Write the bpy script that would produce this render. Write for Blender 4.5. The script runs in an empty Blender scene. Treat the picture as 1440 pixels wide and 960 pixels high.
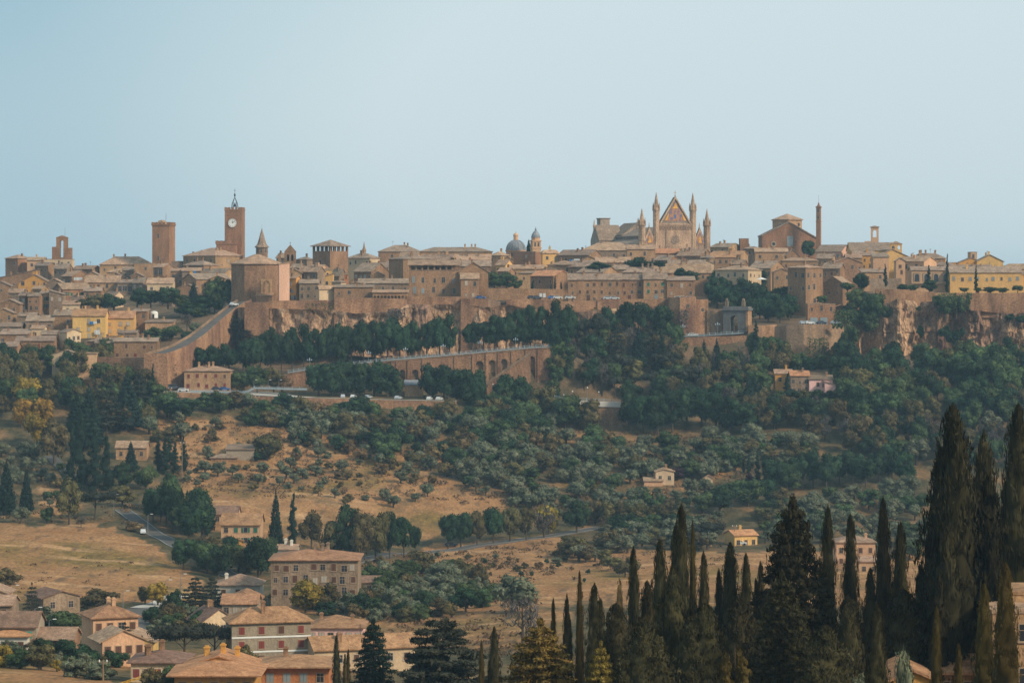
import bpy, bmesh, math, random
import numpy as np
from mathutils import Vector, noise
random.seed(7)
R = math.radians
F, HZ = 3900.0, 400.0            # focal length and horizon row, in pixels of a 1440 x 960 picture
sc = bpy.context.scene
col = sc.collection
# ---------------------------------------------------------------- camera, sky, sun, exposure
cam = bpy.data.cameras.new('camera'); cam.sensor_width = 36; cam.lens = 36 * F / 1440
cam.shift_y = (HZ - 480) / 1440; cam.clip_start = 1; cam.clip_end = 30000
co = bpy.data.objects.new('camera', cam); col.objects.link(co); co.rotation_euler = (R(90), 0, 0); sc.camera = co
SUN = Vector((0.86, -0.62, 0.66)).normalized()
SKYOFF = (-3.19, 1.61, -1.65)
w = bpy.data.worlds.new('World'); sc.world = w; w.use_nodes = True
nt = w.node_tree; N = nt.nodes; L = nt.links; bg = N['Background']; bg.inputs[1].default_value = 0.1
sky = N.new('ShaderNodeTexSky'); sky.sky_type = 'NISHITA'; sky.sun_disc = False
sky.sun_elevation = math.asin(SUN.z); sky.sun_rotation = math.atan2(SUN.x, SUN.y); sky.air_density = 1.2; sky.dust_density = 2.5
tc = N.new('ShaderNodeTexCoord'); mp = N.new('ShaderNodeMapping'); mp.inputs['Scale'].default_value = (2.6, 2.6, 3.6)
mp.inputs['Location'].default_value = SKYOFF
nz = N.new('ShaderNodeTexNoise'); nz.inputs['Scale'].default_value = 1.0; nz.inputs['Detail'].default_value = 2; nz.inputs['Roughness'].default_value = .4
rp = N.new('ShaderNodeValToRGB'); rp.color_ramp.elements[0].position = .34; rp.color_ramp.elements[1].position = .62
rp.color_ramp.elements[0].color = (2.1, 4.0, 5.2, 1); rp.color_ramp.elements[1].color = (6.0, 7.05, 7.4, 1)
sp = N.new('ShaderNodeSeparateXYZ'); hr = N.new('ShaderNodeMapRange'); hr.inputs[1].default_value = 0; hr.inputs[2].default_value = .22; hr.inputs[3].default_value = .62; hr.inputs[4].default_value = .0
hz = N.new('ShaderNodeMixRGB'); hz.inputs[2].default_value = (4.9, 6.1, 6.6, 1)          # the air pales evenly towards the horizon all round
mx = N.new('ShaderNodeMixRGB'); mx.inputs[0].default_value = .9
L.new(tc.outputs['Generated'], mp.inputs[0]); L.new(mp.outputs[0], nz.inputs[0]); L.new(nz.outputs[0], rp.inputs[0]); L.new(tc.outputs['Generated'], sp.inputs[0]); L.new(sp.outputs['Z'], hr.inputs[0])
L.new(hr.outputs[0], hz.inputs[0]); L.new(rp.outputs[0], hz.inputs[1])
L.new(sky.outputs[0], mx.inputs[1]); L.new(hz.outputs[0], mx.inputs[2]); L.new(mx.outputs[0], bg.inputs[0])
sl = bpy.data.lights.new('sun', 'SUN'); sl.energy = 3.1; sl.angle = R(9); sl.color = (1, .885, .69)
so = bpy.data.objects.new('sun', sl); col.objects.link(so); so.rotation_euler = SUN.to_track_quat('Z', 'Y').to_euler()
sc.view_settings.view_transform = 'Standard'; sc.view_settings.look = 'None'; sc.view_settings.exposure = 0.22; sc.view_settings.gamma = 1
sc.render.engine = 'CYCLES'; sc.cycles.use_denoising = True; sc.cycles.denoising_input_passes = 'RGB_ALBEDO_NORMAL'; sc.cycles.denoising_prefilter = 'NONE'; sc.cycles.max_bounces = 5; sc.cycles.diffuse_bounces = 2
sc.cycles.glossy_bounces = 2; sc.cycles.transmission_bounces = 2; sc.cycles.volume_bounces = 0; sc.cycles.transparent_max_bounces = 4

# ---------------------------------------------------------------- materials
M = {}
def mat(name, c1, c2=None, scale=.35, rough=.9, bump=0., rnd=.12, hue=.0, streak=None, detail=4, contrast=(.35, .68), island=0., spec=.15, bscale=None, fine=None):
    m = bpy.data.materials.new(name); m.use_nodes = True; t = m.node_tree; n = t.nodes; l = t.links
    b = n['Principled BSDF']; b.inputs['Roughness'].default_value = rough; b.inputs['Specular IOR Level'].default_value = spec
    c2 = c2 or tuple(v * .68 for v in c1)
    tco = n.new('ShaderNodeTexCoord'); g = n.new('ShaderNodeTexNoise'); g.inputs['Scale'].default_value = scale; g.inputs['Detail'].default_value = detail
    src = tco.outputs['Object']
    if streak:
        ma = n.new('ShaderNodeMapping'); ma.inputs['Scale'].default_value = streak; l.new(src, ma.inputs[0]); l.new(ma.outputs[0], g.inputs[0])
    else: l.new(src, g.inputs[0])
    cr = n.new('ShaderNodeValToRGB'); cr.color_ramp.elements[0].position, cr.color_ramp.elements[1].position = contrast
    cr.color_ramp.elements[0].color = (*c2, 1); cr.color_ramp.elements[1].color = (*c1, 1); l.new(g.outputs[0], cr.inputs[0])
    out = cr.outputs[0]
    for fs, amt, sk in (fine or ()):
        g3 = n.new('ShaderNodeTexNoise'); g3.inputs['Scale'].default_value = fs; g3.inputs['Detail'].default_value = 5; m4 = n.new('ShaderNodeMapping'); m4.inputs['Scale'].default_value = sk; l.new(src, m4.inputs[0]); l.new(m4.outputs[0], g3.inputs[0])
        m5 = n.new('ShaderNodeMapRange'); m5.inputs[1].default_value = .3; m5.inputs[2].default_value = .7; m5.inputs[3].default_value = 1 - amt; m5.inputs[4].default_value = 1 + amt * .6; l.new(g3.outputs[0], m5.inputs[0])
        h2 = n.new('ShaderNodeHueSaturation'); l.new(m5.outputs[0], h2.inputs['Value']); l.new(out, h2.inputs['Color']); out = h2.outputs[0]
    if rnd or hue or island:
        hs = n.new('ShaderNodeHueSaturation'); oi = n.new('ShaderNodeObjectInfo')
        mr = n.new('ShaderNodeMapRange'); mr.inputs[3].default_value = 1 - rnd; mr.inputs[4].default_value = 1 + rnd
        l.new(oi.outputs['Random'], mr.inputs[0]); val = mr.outputs[0]
        if island:
            ge = n.new('ShaderNodeNewGeometry'); m2 = n.new('ShaderNodeMapRange'); m2.inputs[3].default_value = 1 - island; m2.inputs[4].default_value = 1 + island
            l.new(ge.outputs['Random Per Island'], m2.inputs[0]); mu = n.new('ShaderNodeMath'); mu.operation = 'MULTIPLY'
            l.new(val, mu.inputs[0]); l.new(m2.outputs[0], mu.inputs[1]); val = mu.outputs[0]
        l.new(val, hs.inputs['Value'])
        if hue:
            wn = n.new('ShaderNodeTexWhiteNoise'); wn.noise_dimensions = '1D'; l.new(oi.outputs['Random'], wn.inputs['W'])
            m3 = n.new('ShaderNodeMapRange'); m3.inputs[3].default_value = .5 - hue; m3.inputs[4].default_value = .5 + hue
            l.new(wn.outputs[0], m3.inputs[0]); l.new(m3.outputs[0], hs.inputs['Hue'])
        l.new(out, hs.inputs['Color']); out = hs.outputs[0]
    l.new(out, b.inputs['Base Color'])
    if bump:
        g2 = n.new('ShaderNodeTexNoise'); g2.inputs['Scale'].default_value = bscale or scale * 3; g2.inputs['Detail'].default_value = 5; l.new(src, g2.inputs[0])
        bp = n.new('ShaderNodeBump'); bp.inputs['Strength'].default_value = bump; bp.inputs['Distance'].default_value = .3
        l.new(g2.outputs[0], bp.inputs['Height']); l.new(bp.outputs[0], b.inputs['Normal'])
    M[name] = m; return m
def wallmat(name, c, k=.72): mat(name, c, tuple(v * k for v in c), scale=.35, bump=.5, rnd=.14, hue=.004, detail=6, contrast=(.3, .62), streak=(1, 1, .45), bscale=2.5, fine=((1.6, .34 * (1 - k) / .28, (1, 1, .8)), (.22, .22 * (1 - k) / .28, (1, 1, .3))))
wallmat('stone', (.34, .19, .105)); wallmat('greystone', (.29, .195, .13)); wallmat('tan', (.47, .275, .145)); wallmat('brick', (.36, .18, .095))
wallmat('yellow', (.70, .41, .145), .85); wallmat('ochre', (.60, .29, .075), .86); wallmat('cream', (.64, .45, .28), .86); wallmat('pink', (.66, .38, .26), .88)
wallmat('rose', (.74, .43, .38), .88); wallmat('peach', (.60, .35, .20), .87); wallmat('white', (.68, .60, .50), .88); wallmat('grey', (.37, .285, .205), .86)
wallmat('orange', (.52, .2, .08), .85); wallmat('marble', (.50, .32, .205), .66); wallmat('marbledark', (.34, .255, .195), .7); wallmat('darkgrey', (.2, .18, .17), .8)
def roofmat(name, c, c2, rnd=.14): 
    m = mat(name, c, c2, scale=1.1, bump=.5, rnd=rnd, hue=.005, detail=6, contrast=(.32, .66), bscale=6, fine=((.35, .28, (1, 1, 1)), (3., .3, (1, 1, 1))))
roofmat('roof', (.39, .268, .19), (.235, .158, .112)); roofmat('rooflight', (.48, .305, .195), (.30, .18, .115)); roofmat('terracotta', (.47, .25, .128), (.31, .155, .082), .1)
roofmat('rooforange', (.60, .29, .14), (.42, .19, .095), .08); roofmat('roofbrown', (.29, .165, .11), (.18, .105, .072), .1); roofmat('rooflead', (.30, .31, .33), (.2, .2, .22), .05)
mat('glass', (.035, .04, .05), (.02, .022, .03), rough=.25, spec=.5, rnd=.3); mat('surround', (.40, .28, .19), rnd=.15); mat('white_paint', (.78, .75, .7), (.65, .62, .58), rnd=.05)
for nme, c in dict(green=(.035, .17, .11), brown=(.14, .065, .04), red=(.24, .055, .04), greyblue=(.28, .32, .34), pale=(.5, .42, .34), teal=(.08, .34, .27)).items(): mat('shutter_' + nme, c, rnd=.15)
mat('pale_trim', (.55, .46, .36), rnd=.1); mat('dark', (.025, .022, .022), rnd=.0); mat('metal', (.22, .23, .24), rough=.5, rnd=.05); mat('iron', (.06, .065, .075), rough=.5, rnd=0); mat('railing', (.36, .42, .46), (.28, .34, .38), rnd=.05)
mat('trunk', (.11, .08, .055), (.06, .045, .035), scale=2, rnd=.2); mat('wood', (.3, .2, .12), rnd=.1); mat('gold', (.8, .42, .06), (.5, .22, .03), scale=.8, rnd=0)
mat('mosaic', (.42, .2, .1), (.16, .13, .2), scale=.5, rnd=0, contrast=(.4, .55)); mat('clock_white', (.8, .78, .74), (.72, .7, .66), rnd=0)
mat('blue', (.03, .2, .5), rnd=0); mat('yellow_paint', (.85, .42, .02), rnd=0, rough=.5); mat('plaster_orange', (.66, .3, .08), rnd=0)
mat('asphalt', (.125, .112, .1), (.09, .082, .075), scale=.3, rnd=0); mat('paving', (.58, .53, .47), (.44, .40, .36), scale=.2, rnd=0); mat('roadline', (.4, .4, .39), (.3, .3, .29), rnd=0)
mat('rock', (.48, .29, .17), (.17, .088, .062), scale=.07, bump=1.0, rnd=0, streak=(1, 1, .4), detail=9, contrast=(.32, .6), bscale=.6, fine=((.5, .45, (1, 1, .35)), (1.8, .5, (1, 1, .8)), (.16, .35, (1, 1, .15))))
mat('masonry', (.38, .205, .11), (.19, .095, .062), scale=.12, bump=.8, rnd=.06, streak=(1, 1, .5), detail=9, contrast=(.3, .62), bscale=1.4, fine=((1.4, .38, (1, 1, .9)), (.3, .32, (1, 1, .22))))
mat('bastion', (.34, .21, .125), (.21, .125, .08), scale=.12, bump=.7, rnd=.06, streak=(1, 1, .5), detail=9, contrast=(.3, .62), bscale=1.2, fine=((1.6, .32, (1, 1, .9)), (.3, .3, (1, 1, .22))))
def leaf(name, c, k=.5, rnd=.22, hue=.02, island=.35): mat(name, c, tuple(v * k for v in c), scale=1.2, rough=.85, rnd=rnd, hue=hue, island=island, spec=.08, contrast=(.4, .6), detail=2)
leaf('leaf_dark', (.034, .062, .028)); leaf('leaf_mid', (.075, .108, .042)); leaf('leaf_olive', (.145, .152, .092), .72, .15); leaf('leaf_dry', (.17, .115, .05), .6, .2); leaf('leaf_scrub', (.19, .13, .062), .5, .2, .02, .45)
leaf('leaf_yellow', (.30, .195, .033), .55, .15); leaf('leaf_autumn', (.125, .10, .042), .55, .2); leaf('leaf_cypress', (.056, .047, .021), .4, .2, .012, .55); leaf('leaf_farcypress', (.02, .036, .021), .6, .15)
leaf('leaf_gold', (.10, .07, .02), .42, .1, .01, .4); leaf('leaf_cedar', (.05, .052, .035), .55, .1); leaf('leaf_purple', (.06, .028, .04), .6, .1, .01); leaf('leaf_bare', (.12, .10, .085), .7, .1); leaf('leaf_fir', (.02, .037, .027), .55, .15)
leaf('leaf_goldfir', (.28, .19, .045), .4, .1, .01, .45)
# ---------------------------------------------------------------- helpers
def P(x, y, Y): return Vector(((x - 720) / F * Y, Y, (HZ - y) / F * Y))
class MB:
    """collects faces; build() links them as ONE mesh object"""
    def __init__(s): s.v = []; s.f = []; s.m = []
    def face(s, pts, m=0):
        k = len(s.v); s.v += [tuple(p) for p in pts]; s.f.append(tuple(range(k, k + len(pts)))); s.m.append(m)
    def box(s, x0, x1, y0, y1, z0, z1, m=0):
        k = len(s.v); s.v += [(x0, y0, z0), (x1, y0, z0), (x1, y1, z0), (x0, y1, z0), (x0, y0, z1), (x1, y0, z1), (x1, y1, z1), (x0, y1, z1)]
        for q in ((0, 1, 5, 4), (1, 2, 6, 5), (2, 3, 7, 6), (3, 0, 4, 7), (4, 5, 6, 7), (3, 2, 1, 0)): s.f.append(tuple(k + i for i in q)); s.m.append(m)
    def prism(s, poly, axis, a, b, m=0):
        """poly of 2D points in the plane across axis ('x': (y,z), 'y': (x,z), 'z': (x,y)) swept from a to b"""
        def pt(p, t): return (t, p[0], p[1]) if axis == 'x' else ((p[0], t, p[1]) if axis == 'y' else (p[0], p[1], t))
        n = len(poly); k = len(s.v); s.v += [pt(p, a) for p in poly] + [pt(p, b) for p in poly]
        s.f += [tuple(range(k, k + n)), tuple(range(k + 2 * n - 1, k + n - 1, -1))]; s.m += [m, m]
        for i in range(n): j = (i + 1) % n; s.f.append((k + i, k + j, k + n + j, k + n + i)); s.m.append(m)
    def tube(s, p0, p1, r0, r1=None, n=6, m=0):
        r1 = r0 if r1 is None else r1; p0 = Vector(p0); p1 = Vector(p1); d = (p1 - p0).normalized()
        a = d.orthogonal().normalized(); b = d.cross(a); k = len(s.v)
        for p, r in ((p0, r0), (p1, r1)):
            for i in range(n): t = 2 * math.pi * i / n; s.v.append(tuple(p + a * math.cos(t) * r + b * math.sin(t) * r))
        for i in range(n): j = (i + 1) % n; s.f.append((k + i, k + j, k + n + j, k + n + i)); s.m.append(m)
        s.f += [tuple(range(k, k + n)), tuple(range(k + n, k + 2 * n))]; s.m += [m, m]
    def lathe(s, prof, cx=0, cy=0, n=12, m=0, rot=0):
        k = len(s.v)
        for r, z in prof:
            for i in range(n): t = 2 * math.pi * i / n + rot; s.v.append((cx + r * math.cos(t), cy + r * math.sin(t), z))
        for q in range(len(prof) - 1):
            for i in range(n):
                j = (i + 1) % n; s.f.append((k + q * n + i, k + q * n + j, k + (q + 1) * n + j, k + (q + 1) * n + i)); s.m.append(m)
        s.f += [tuple(range(k, k + n)), tuple(range(k + (len(prof) - 1) * n, k + len(prof) * n))]; s.m += [m, m]
    def arches(s, x0, x1, z0, z1, ops, y0, y1, m=0, n=8, pointed=False):
        """a wall slab from y0 to y1 with arched openings (cx, width, sill z, spring z)"""
        cur = x0
        for cx, wd, sill, spr in ops:
            a, b = cx - wd / 2, cx + wd / 2; s.box(cur, a, y0, y1, z0, z1, m)
            if sill > z0: s.box(a, b, y0, y1, z0, sill, m)
            if pointed: pts = [(a, spr), ((a * 1.6 + cx * .4) / 2, spr + wd * .5), (cx, spr + wd * .85), ((b * 1.6 + cx * .4) / 2, spr + wd * .5), (b, spr)]
            else: pts = [(cx - wd / 2 * math.cos(math.pi * i / n), spr + wd / 2 * math.sin(math.pi * i / n)) for i in range(n + 1)]
            for (xa, za), (xb, zb) in zip(pts, pts[1:]):
                for y in (y0, y1): s.face([(xa, y, za), (xb, y, zb), (xb, y, z1), (xa, y, z1)], m)
                s.face([(xa, y0, za), (xb, y0, zb), (xb, y1, zb), (xa, y1, za)], m)
            s.face([(a, y0, z1), (b, y0, z1), (b, y1, z1), (a, y1, z1)], m); cur = b
        s.box(cur, x1, y0, y1, z0, z1, m)
    def mesh(s, name, mats):
        me = bpy.data.meshes.new(name); me.from_pydata(s.v, [], s.f)
        for q in ([mats] if isinstance(mats, str) else mats): me.materials.append(M[q])
        if any(s.m): me.polygons.foreach_set('material_index', s.m)
        return me
    def build(s, name, mats, parent=None, loc=(0, 0, 0)): return ob(name, s.mesh(name, mats), parent, loc)
def ob(name, data, parent=None, loc=(0, 0, 0), rz=0, scale=None):
    o = bpy.data.objects.new(name, data); col.objects.link(o); o.location = loc
    if rz: o.rotation_euler = (0, 0, rz)
    if scale is not None: o.scale = scale
    if parent: o.parent = parent
    return o
def tag(o, label, cat, group=None, kind=None):
    o['label'] = label
    if cat: o['category'] = cat
    if group: o['group'] = group
    if kind: o['kind'] = kind
    return o
def struct(o, kind='structure', label=None):
    o['kind'] = kind
    if label: o['label'] = label
    return o
ORD = ['leftmost', 'second from left', 'third from left', 'fourth from left', 'fifth from left', 'sixth from left', 'seventh from left', 'eighth from left', 'ninth from left', 'tenth from left', 'eleventh from left', 'twelfth from left', 'thirteenth from left', 'fourteenth from left', 'fifteenth from left', 'sixteenth from left', 'seventeenth from left', 'eighteenth from left', 'nineteenth from left', 'twentieth from left']
def ordw(i, n): return 'rightmost' if i == n - 1 and n > 1 else ORD[i] if i < len(ORD) else 'near the right end'
# ---------------------------------------------------------------- terrain: picture row at which the ground of a given depth is seen
COLS = [-300, 0, 150, 215, 260, 310, 345, 400, 450, 600, 770, 900, 950, 1010, 1060, 1120, 1185, 1210, 1440, 1740]
TAB = {
 300: [1030] * 20,
 450: [960, 965, 972, 975, 978, 980, 982, 985, 985, 990, 995, 1000, 1000, 1000, 1000, 1000, 1000, 1000, 1000, 1000],
 550: [918, 925, 930, 935, 940, 944, 946, 948, 950, 955, 955, 955, 955, 955, 955, 955, 955, 955, 960, 960],
 620: [880, 885, 895, 900, 903, 905, 905, 905, 905, 900, 890, 882, 880, 880, 880, 880, 880, 880, 890, 890],
 700: [840, 845, 850, 852, 854, 856, 857, 858, 858, 855, 850, 846, 845, 842, 840, 840, 840, 840, 850, 850],
 780: [785, 790, 800, 806, 810, 815, 817, 819, 820, 820, 818, 814, 812, 811, 810, 810, 810, 810, 815, 815],
 850: [740, 745, 755, 762, 768, 775, 780, 786, 790, 793, 790, 786, 785, 785, 786, 788, 790, 790, 790, 790],
 900: [715, 720, 725, 728, 731, 736, 740, 746, 750, 772, 768, 763, 762, 764, 763, 760, 757, 755, 755, 755],
 950: [688, 690, 690, 691, 692, 696, 698, 702, 705, 720, 735, 735, 735, 738, 735, 730, 726, 725, 720, 720],
 1000: [640, 640, 640, 643, 646, 651, 653, 657, 660, 665, 675, 680, 682, 688, 688, 685, 682, 680, 660, 660],
 1040: [598, 598, 600, 601, 602, 604, 608, 616, 618, 625, 632, 636, 636, 634, 630, 625, 620, 618, 600, 600],
 1072: [565, 565, 565, 566, 568, 575, 583, 586, 586, 588, 600, 604, 600, 595, 588, 580, 572, 570, 555, 555],
 1080: [556, 556, 556, 553, 552, 552, 555, 558, 559, 562, 566, 590, 588, 585, 578, 570, 563, 560, 545, 545],
 1102: [535, 530, 528, 545, 548, 548, 550, 553, 553, 554, 555, 568, 562, 560, 552, 545, 540, 537, 520, 520],
 1108: [530, 520, 510, 538, 542, 542, 540, 527, 521, 508, 493, 555, 550, 545, 545, 540, 534, 530, 515, 515],
 1138: [500, 487, 483, 500, 500, 510, 515, 522, 516, 503, 489, 515, 508, 506, 512, 512, 512, 510, 497, 497],
 1150: [495, 478, 475, 478, 480, 500, 512, 520, 514, 501, 488, 500, 476, 474, 460, 459, 470, 505, 490, 490],
 1164: [485, 470, 470, 468, 468, 480, 510, 517, 512, 499, 486, 490, 472, 469, 457, 457, 466, 500, 488, 488],
 1176: [478, 466, 466, 462, 462, 462, 434, 432, 428, 427, 424, 426, 470, 466, 456, 455, 456, 418, 418, 418],
 1250: [445, 440, 438, 436, 434, 424, 416, 414, 414, 414, 414, 414, 425, 425, 430, 425, 418, 410, 410, 410],
 1350: [420, 415, 412, 408, 405, 404, 404, 402, 402, 402, 402, 402, 402, 402, 402, 402, 402, 402, 402, 402],
 1500: [395, 390, 388, 386, 386, 386, 387, 387, 387, 387, 387, 387, 387, 387, 387, 387, 387, 387, 390, 390],
 1700: [400] * 20, 2600: [450] * 20, 9000: [440] * 20}
TY = np.array(sorted(TAB), float); TV = np.array([TAB[k] for k in sorted(TAB)], float); TX = np.array(COLS, float)
def gz_raw(X, Y):
    if Y < 300: return -1.7 - .156 * Y
    u = min(max(720 + X * F / Y, TX[0]), TX[-1]); i = min(max(int(np.searchsorted(TX, u)) - 1, 0), len(TX) - 2); j = min(max(int(np.searchsorted(TY, Y)) - 1, 0), len(TY) - 2)
    a = (u - TX[i]) / (TX[i + 1] - TX[i]); b = (Y - TY[j]) / (TY[j + 1] - TY[j]); a = a * a * (3 - 2 * a)
    z = lambda q: (HZ - (TV[q][i] * (1 - a) + TV[q][i + 1] * a)) / F * TY[q]
    return z(j) * (1 - b) + z(j + 1) * b
def gz(X, Y):
    n = noise.noise(Vector((X * .02, Y * .02, 0))) * 1.2 + noise.noise(Vector((X * .08, Y * .08, 3))) * .35
    return gz_raw(X, Y) + n * min(1, max(0, (Y - 350) / 200)) * (1 if Y < 1065 else .25)
def hit(x, y, y0=430, y1=1640):
    """the ground point seen at picture position (x, y)"""
    Y = y0
    while Y < y1:
        X = (x - 720) / F * Y
        if HZ - gz(X, Y) * F / Y <= y: break
        Y += 1.5
    X = (x - 720) / F * Y
    return Vector((X, Y, gz(X, Y)))
us = list(range(-2400, -120, 120)) + list(range(-120, 1561, 10)) + list(range(1680, 4000, 120))
ys = [-60, 0, 60, 120, 180, 240] + [300 + 10 * i for i in range(20)] + [500 + 4 * i for i in range(142)] + [1068 + 1.5 * i for i in range(80)] + [1190 + 20 * i for i in range(26)] + [1750, 1900, 2200, 2600, 3500, 5000, 9000]
vs = []
for Y in ys:
    W = max(Y, 300)
    for u in us:
        X = (u - 720) / F * W; vs.append((X, Y, gz(X, Y)))
nu = len(us); fs = [(r * nu + c, r * nu + c + 1, (r + 1) * nu + c + 1, (r + 1) * nu + c) for r in range(len(ys) - 1) for c in range(nu - 1)]
me = bpy.data.meshes.new('hillside_ground'); me.from_pydata(vs, [], fs); me.polygons.foreach_set('use_smooth', [True] * len(fs))
DRY = [(1.0, [(-400, 735), (60, 738), (170, 740), (262, 800), (285, 845), (-400, 850)]), (.68, [(205, 590), (330, 588), (470, 612), (600, 660), (640, 672), (705, 705), (720, 722), (600, 760), (420, 770), (262, 735), (250, 660)]), (.35, [(420, 590), (1020, 600), (1010, 700), (930, 745), (760, 745), (700, 700), (560, 640)]),
       (.85, [(600, 765), (800, 752), (830, 790), (900, 815), (900, 850), (740, 840), (560, 800)]), (.95, [(820, 778), (1300, 772), (1300, 850), (930, 850), (860, 800)]), (.6, [(500, 840), (800, 840), (800, 910), (500, 910)]), (1., [(-400, 930), (140, 938), (160, 990), (-400, 990)]), (.5, [(60, 655), (110, 655), (110, 730), (40, 730)])]
def dryness(u, y):
    u += noise.noise(Vector((u * .03, y * .05, 1))) * 22; y += noise.noise(Vector((u * .03, y * .05, 7))) * 9; v = .22
    for d, poly in DRY:
        c = False; j = len(poly) - 1
        for i in range(len(poly)):
            if (poly[i][1] > y) != (poly[j][1] > y) and u < (poly[j][0] - poly[i][0]) * (y - poly[i][1]) / (poly[j][1] - poly[i][1]) + poly[i][0]: c = not c
            j = i
        if c: v = d
    return v
at = me.attributes.new('dry', 'FLOAT', 'POINT'); at.data.foreach_set('value', [dryness(720 + v[0] * F / max(v[1], 300), HZ - v[2] * F / max(v[1], 300)) if 400 < v[1] < 1110 else .3 for v in vs])
def groundmat():
    m = bpy.data.materials.new('ground'); m.use_nodes = True; t = m.node_tree; n = t.nodes; l = t.links; b = n['Principled BSDF']
    b.inputs['Roughness'].default_value = .95; b.inputs['Specular IOR Level'].default_value = .05
    g = n.new('ShaderNodeNewGeometry')
    def nz(scale, detail, s=(1, 1, 1), lo=.4, hi=.6):
        ma = n.new('ShaderNodeMapping'); ma.inputs['Scale'].default_value = s; q = n.new('ShaderNodeTexNoise'); q.inputs['Scale'].default_value = scale; q.inputs['Detail'].default_value = detail
        l.new(g.outputs['Position'], ma.inputs[0]); l.new(ma.outputs[0], q.inputs[0]); r = n.new('ShaderNodeMapRange'); r.inputs[1].default_value = lo; r.inputs[2].default_value = hi
        l.new(q.outputs[0], r.inputs[0]); return r.outputs[0]
    def mix(f, a, c):
        q = n.new('ShaderNodeMixRGB')
        if isinstance(f, float): q.inputs[0].default_value = f
        else: l.new(f, q.inputs[0])
        for i, s in ((1, a), (2, c)):
            if isinstance(s, tuple): q.inputs[i].default_value = (*s, 1)
            else: l.new(s, q.inputs[i])
        return q.outputs[0]
    dry = mix(nz(.12, 6, (1, .5, 1), .35, .65), (.33, .155, .062), (.44, .228, .095))
    dry = mix(nz(.9, 5, (1, .3, 1), .38, .7), dry, (.27, .145, .07))
    grn = mix(nz(.4, 5, (1, .6, 1), .35, .65), (.13, .09, .032), (.27, .165, .05))
    scr = mix(nz(.25, 6, (1, .5, 1), .35, .65), (.06, .055, .028), (.15, .105, .055))
    an = n.new('ShaderNodeAttribute'); an.attribute_name = 'dry'; ad = n.new('ShaderNodeMath'); ad.operation = 'ADD'; l.new(an.outputs['Fac'], ad.inputs[0]); l.new(nz(.07, 7, (1, .6, 1), .2, .8), ad.inputs[1]); rr = n.new('ShaderNodeMapRange'); rr.inputs[1].default_value = .75; rr.inputs[2].default_value = 1.15; l.new(ad.outputs[0], rr.inputs[0])
    dry = mix(nz(.03, 6, (1, .6, 1), .52, .66), dry, grn)
    dry = mix(nz(.035, 3, (1, 2.2, 1), .56, .72), dry, (.50, .285, .14))
    dry = mix(nz(.3, 7, (1, .22, 1), .56, .7), dry, (.18, .105, .055))
    c = mix(rr.outputs[0], scr, dry)
    # the town's hill is trodden earth and stone, not meadow
    sx = n.new('ShaderNodeSeparateXYZ'); l.new(g.outputs['Position'], sx.inputs[0]); r = n.new('ShaderNodeMapRange'); r.inputs[1].default_value = 1096; r.inputs[2].default_value = 1108
    l.new(sx.outputs['Y'], r.inputs[0]); c = mix(r.outputs[0], c, mix(nz(.1, 6, (1, 1, 1), .4, .6), (.10, .075, .045), (.2, .125, .075)))
    hv = n.new('ShaderNodeHueSaturation'); m6 = n.new('ShaderNodeMapRange'); m6.inputs[3].default_value = .72; m6.inputs[4].default_value = 1.18; l.new(nz(1.3, 6, (1, .35, 1), .3, .7), m6.inputs[0]); l.new(m6.outputs[0], hv.inputs['Value']); l.new(c, hv.inputs['Color']); c = hv.outputs[0]
    l.new(c, b.inputs['Base Color'])
    q = n.new('ShaderNodeTexNoise'); q.inputs['Scale'].default_value = 1.2; q.inputs['Detail'].default_value = 6; l.new(g.outputs['Position'], q.inputs[0])
    bp = n.new('ShaderNodeBump'); bp.inputs['Strength'].default_value = .7; bp.inputs['Distance'].default_value = .5; l.new(q.outputs[0], bp.inputs['Height']); l.new(bp.outputs[0], b.inputs['Normal'])
    M['ground'] = m
groundmat(); me.materials.append(M['ground'])
struct(ob('hillside_ground', me))
# ---------------------------------------------------------------- roads: ribbons laid on the ground
def ribbon(name, pts, width, mt='asphalt', lift=.12, ground=True, lines=False, group=None):
    """pts: (x, y[, Y]) picture points of the centre line, or with Y given exact points"""
    c = [hit(p[0], p[1]) if len(p) == 2 else P(*p) for p in pts]
    fine = []
    for a, b in zip(c, c[1:]):
        k = max(2, int((b - a).length / 4))
        for i in range(k): fine.append(a.lerp(b, i / k))
    fine.append(c[-1])
    for _ in range(6): fine = [fine[0]] + [(fine[i - 1] + fine[i] * 2 + fine[i + 1]) / 4 for i in range(1, len(fine) - 1)] + [fine[-1]]
    def strip(off0, off1, up, nm, mt, parent=None):
        mb = MB(); rows = []
        for i, p in enumerate(fine):
            d = fine[min(i + 1, len(fine) - 1)] - fine[max(i - 1, 0)]; d.z = 0; d.normalize(); s = Vector((d.y, -d.x, 0)); rw = []
            zc = max(gz(p.x + s.x * o, p.y + s.y * o) for o in (-width / 2, 0, width / 2)) if ground else p.z
            for o in (off0, off1):
                q = p + s * o; rw.append((q.x, q.y, zc + up))
            rows.append(rw)
        for a, b in zip(rows, rows[1:]):
            mb.face([a[0], a[1], b[1], b[0]]); mb.face([a[0], b[0], (b[0][0], b[0][1], b[0][2] - .8), (a[0][0], a[0][1], a[0][2] - .8)]); mb.face([a[1], b[1], (b[1][0], b[1][1], b[1][2] - .8), (a[1][0], a[1][1], a[1][2] - .8)])
        return mb.build(nm, mt, parent)
    o = struct(strip(-width / 2, width / 2, lift, name, mt))
    if lines:
        for s in (-1, 1): strip(s * (width / 2 - .35) - .09, s * (width / 2 - .35) + .09, lift + .02, 'edge_line', 'roadline', o)
    return o
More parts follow.
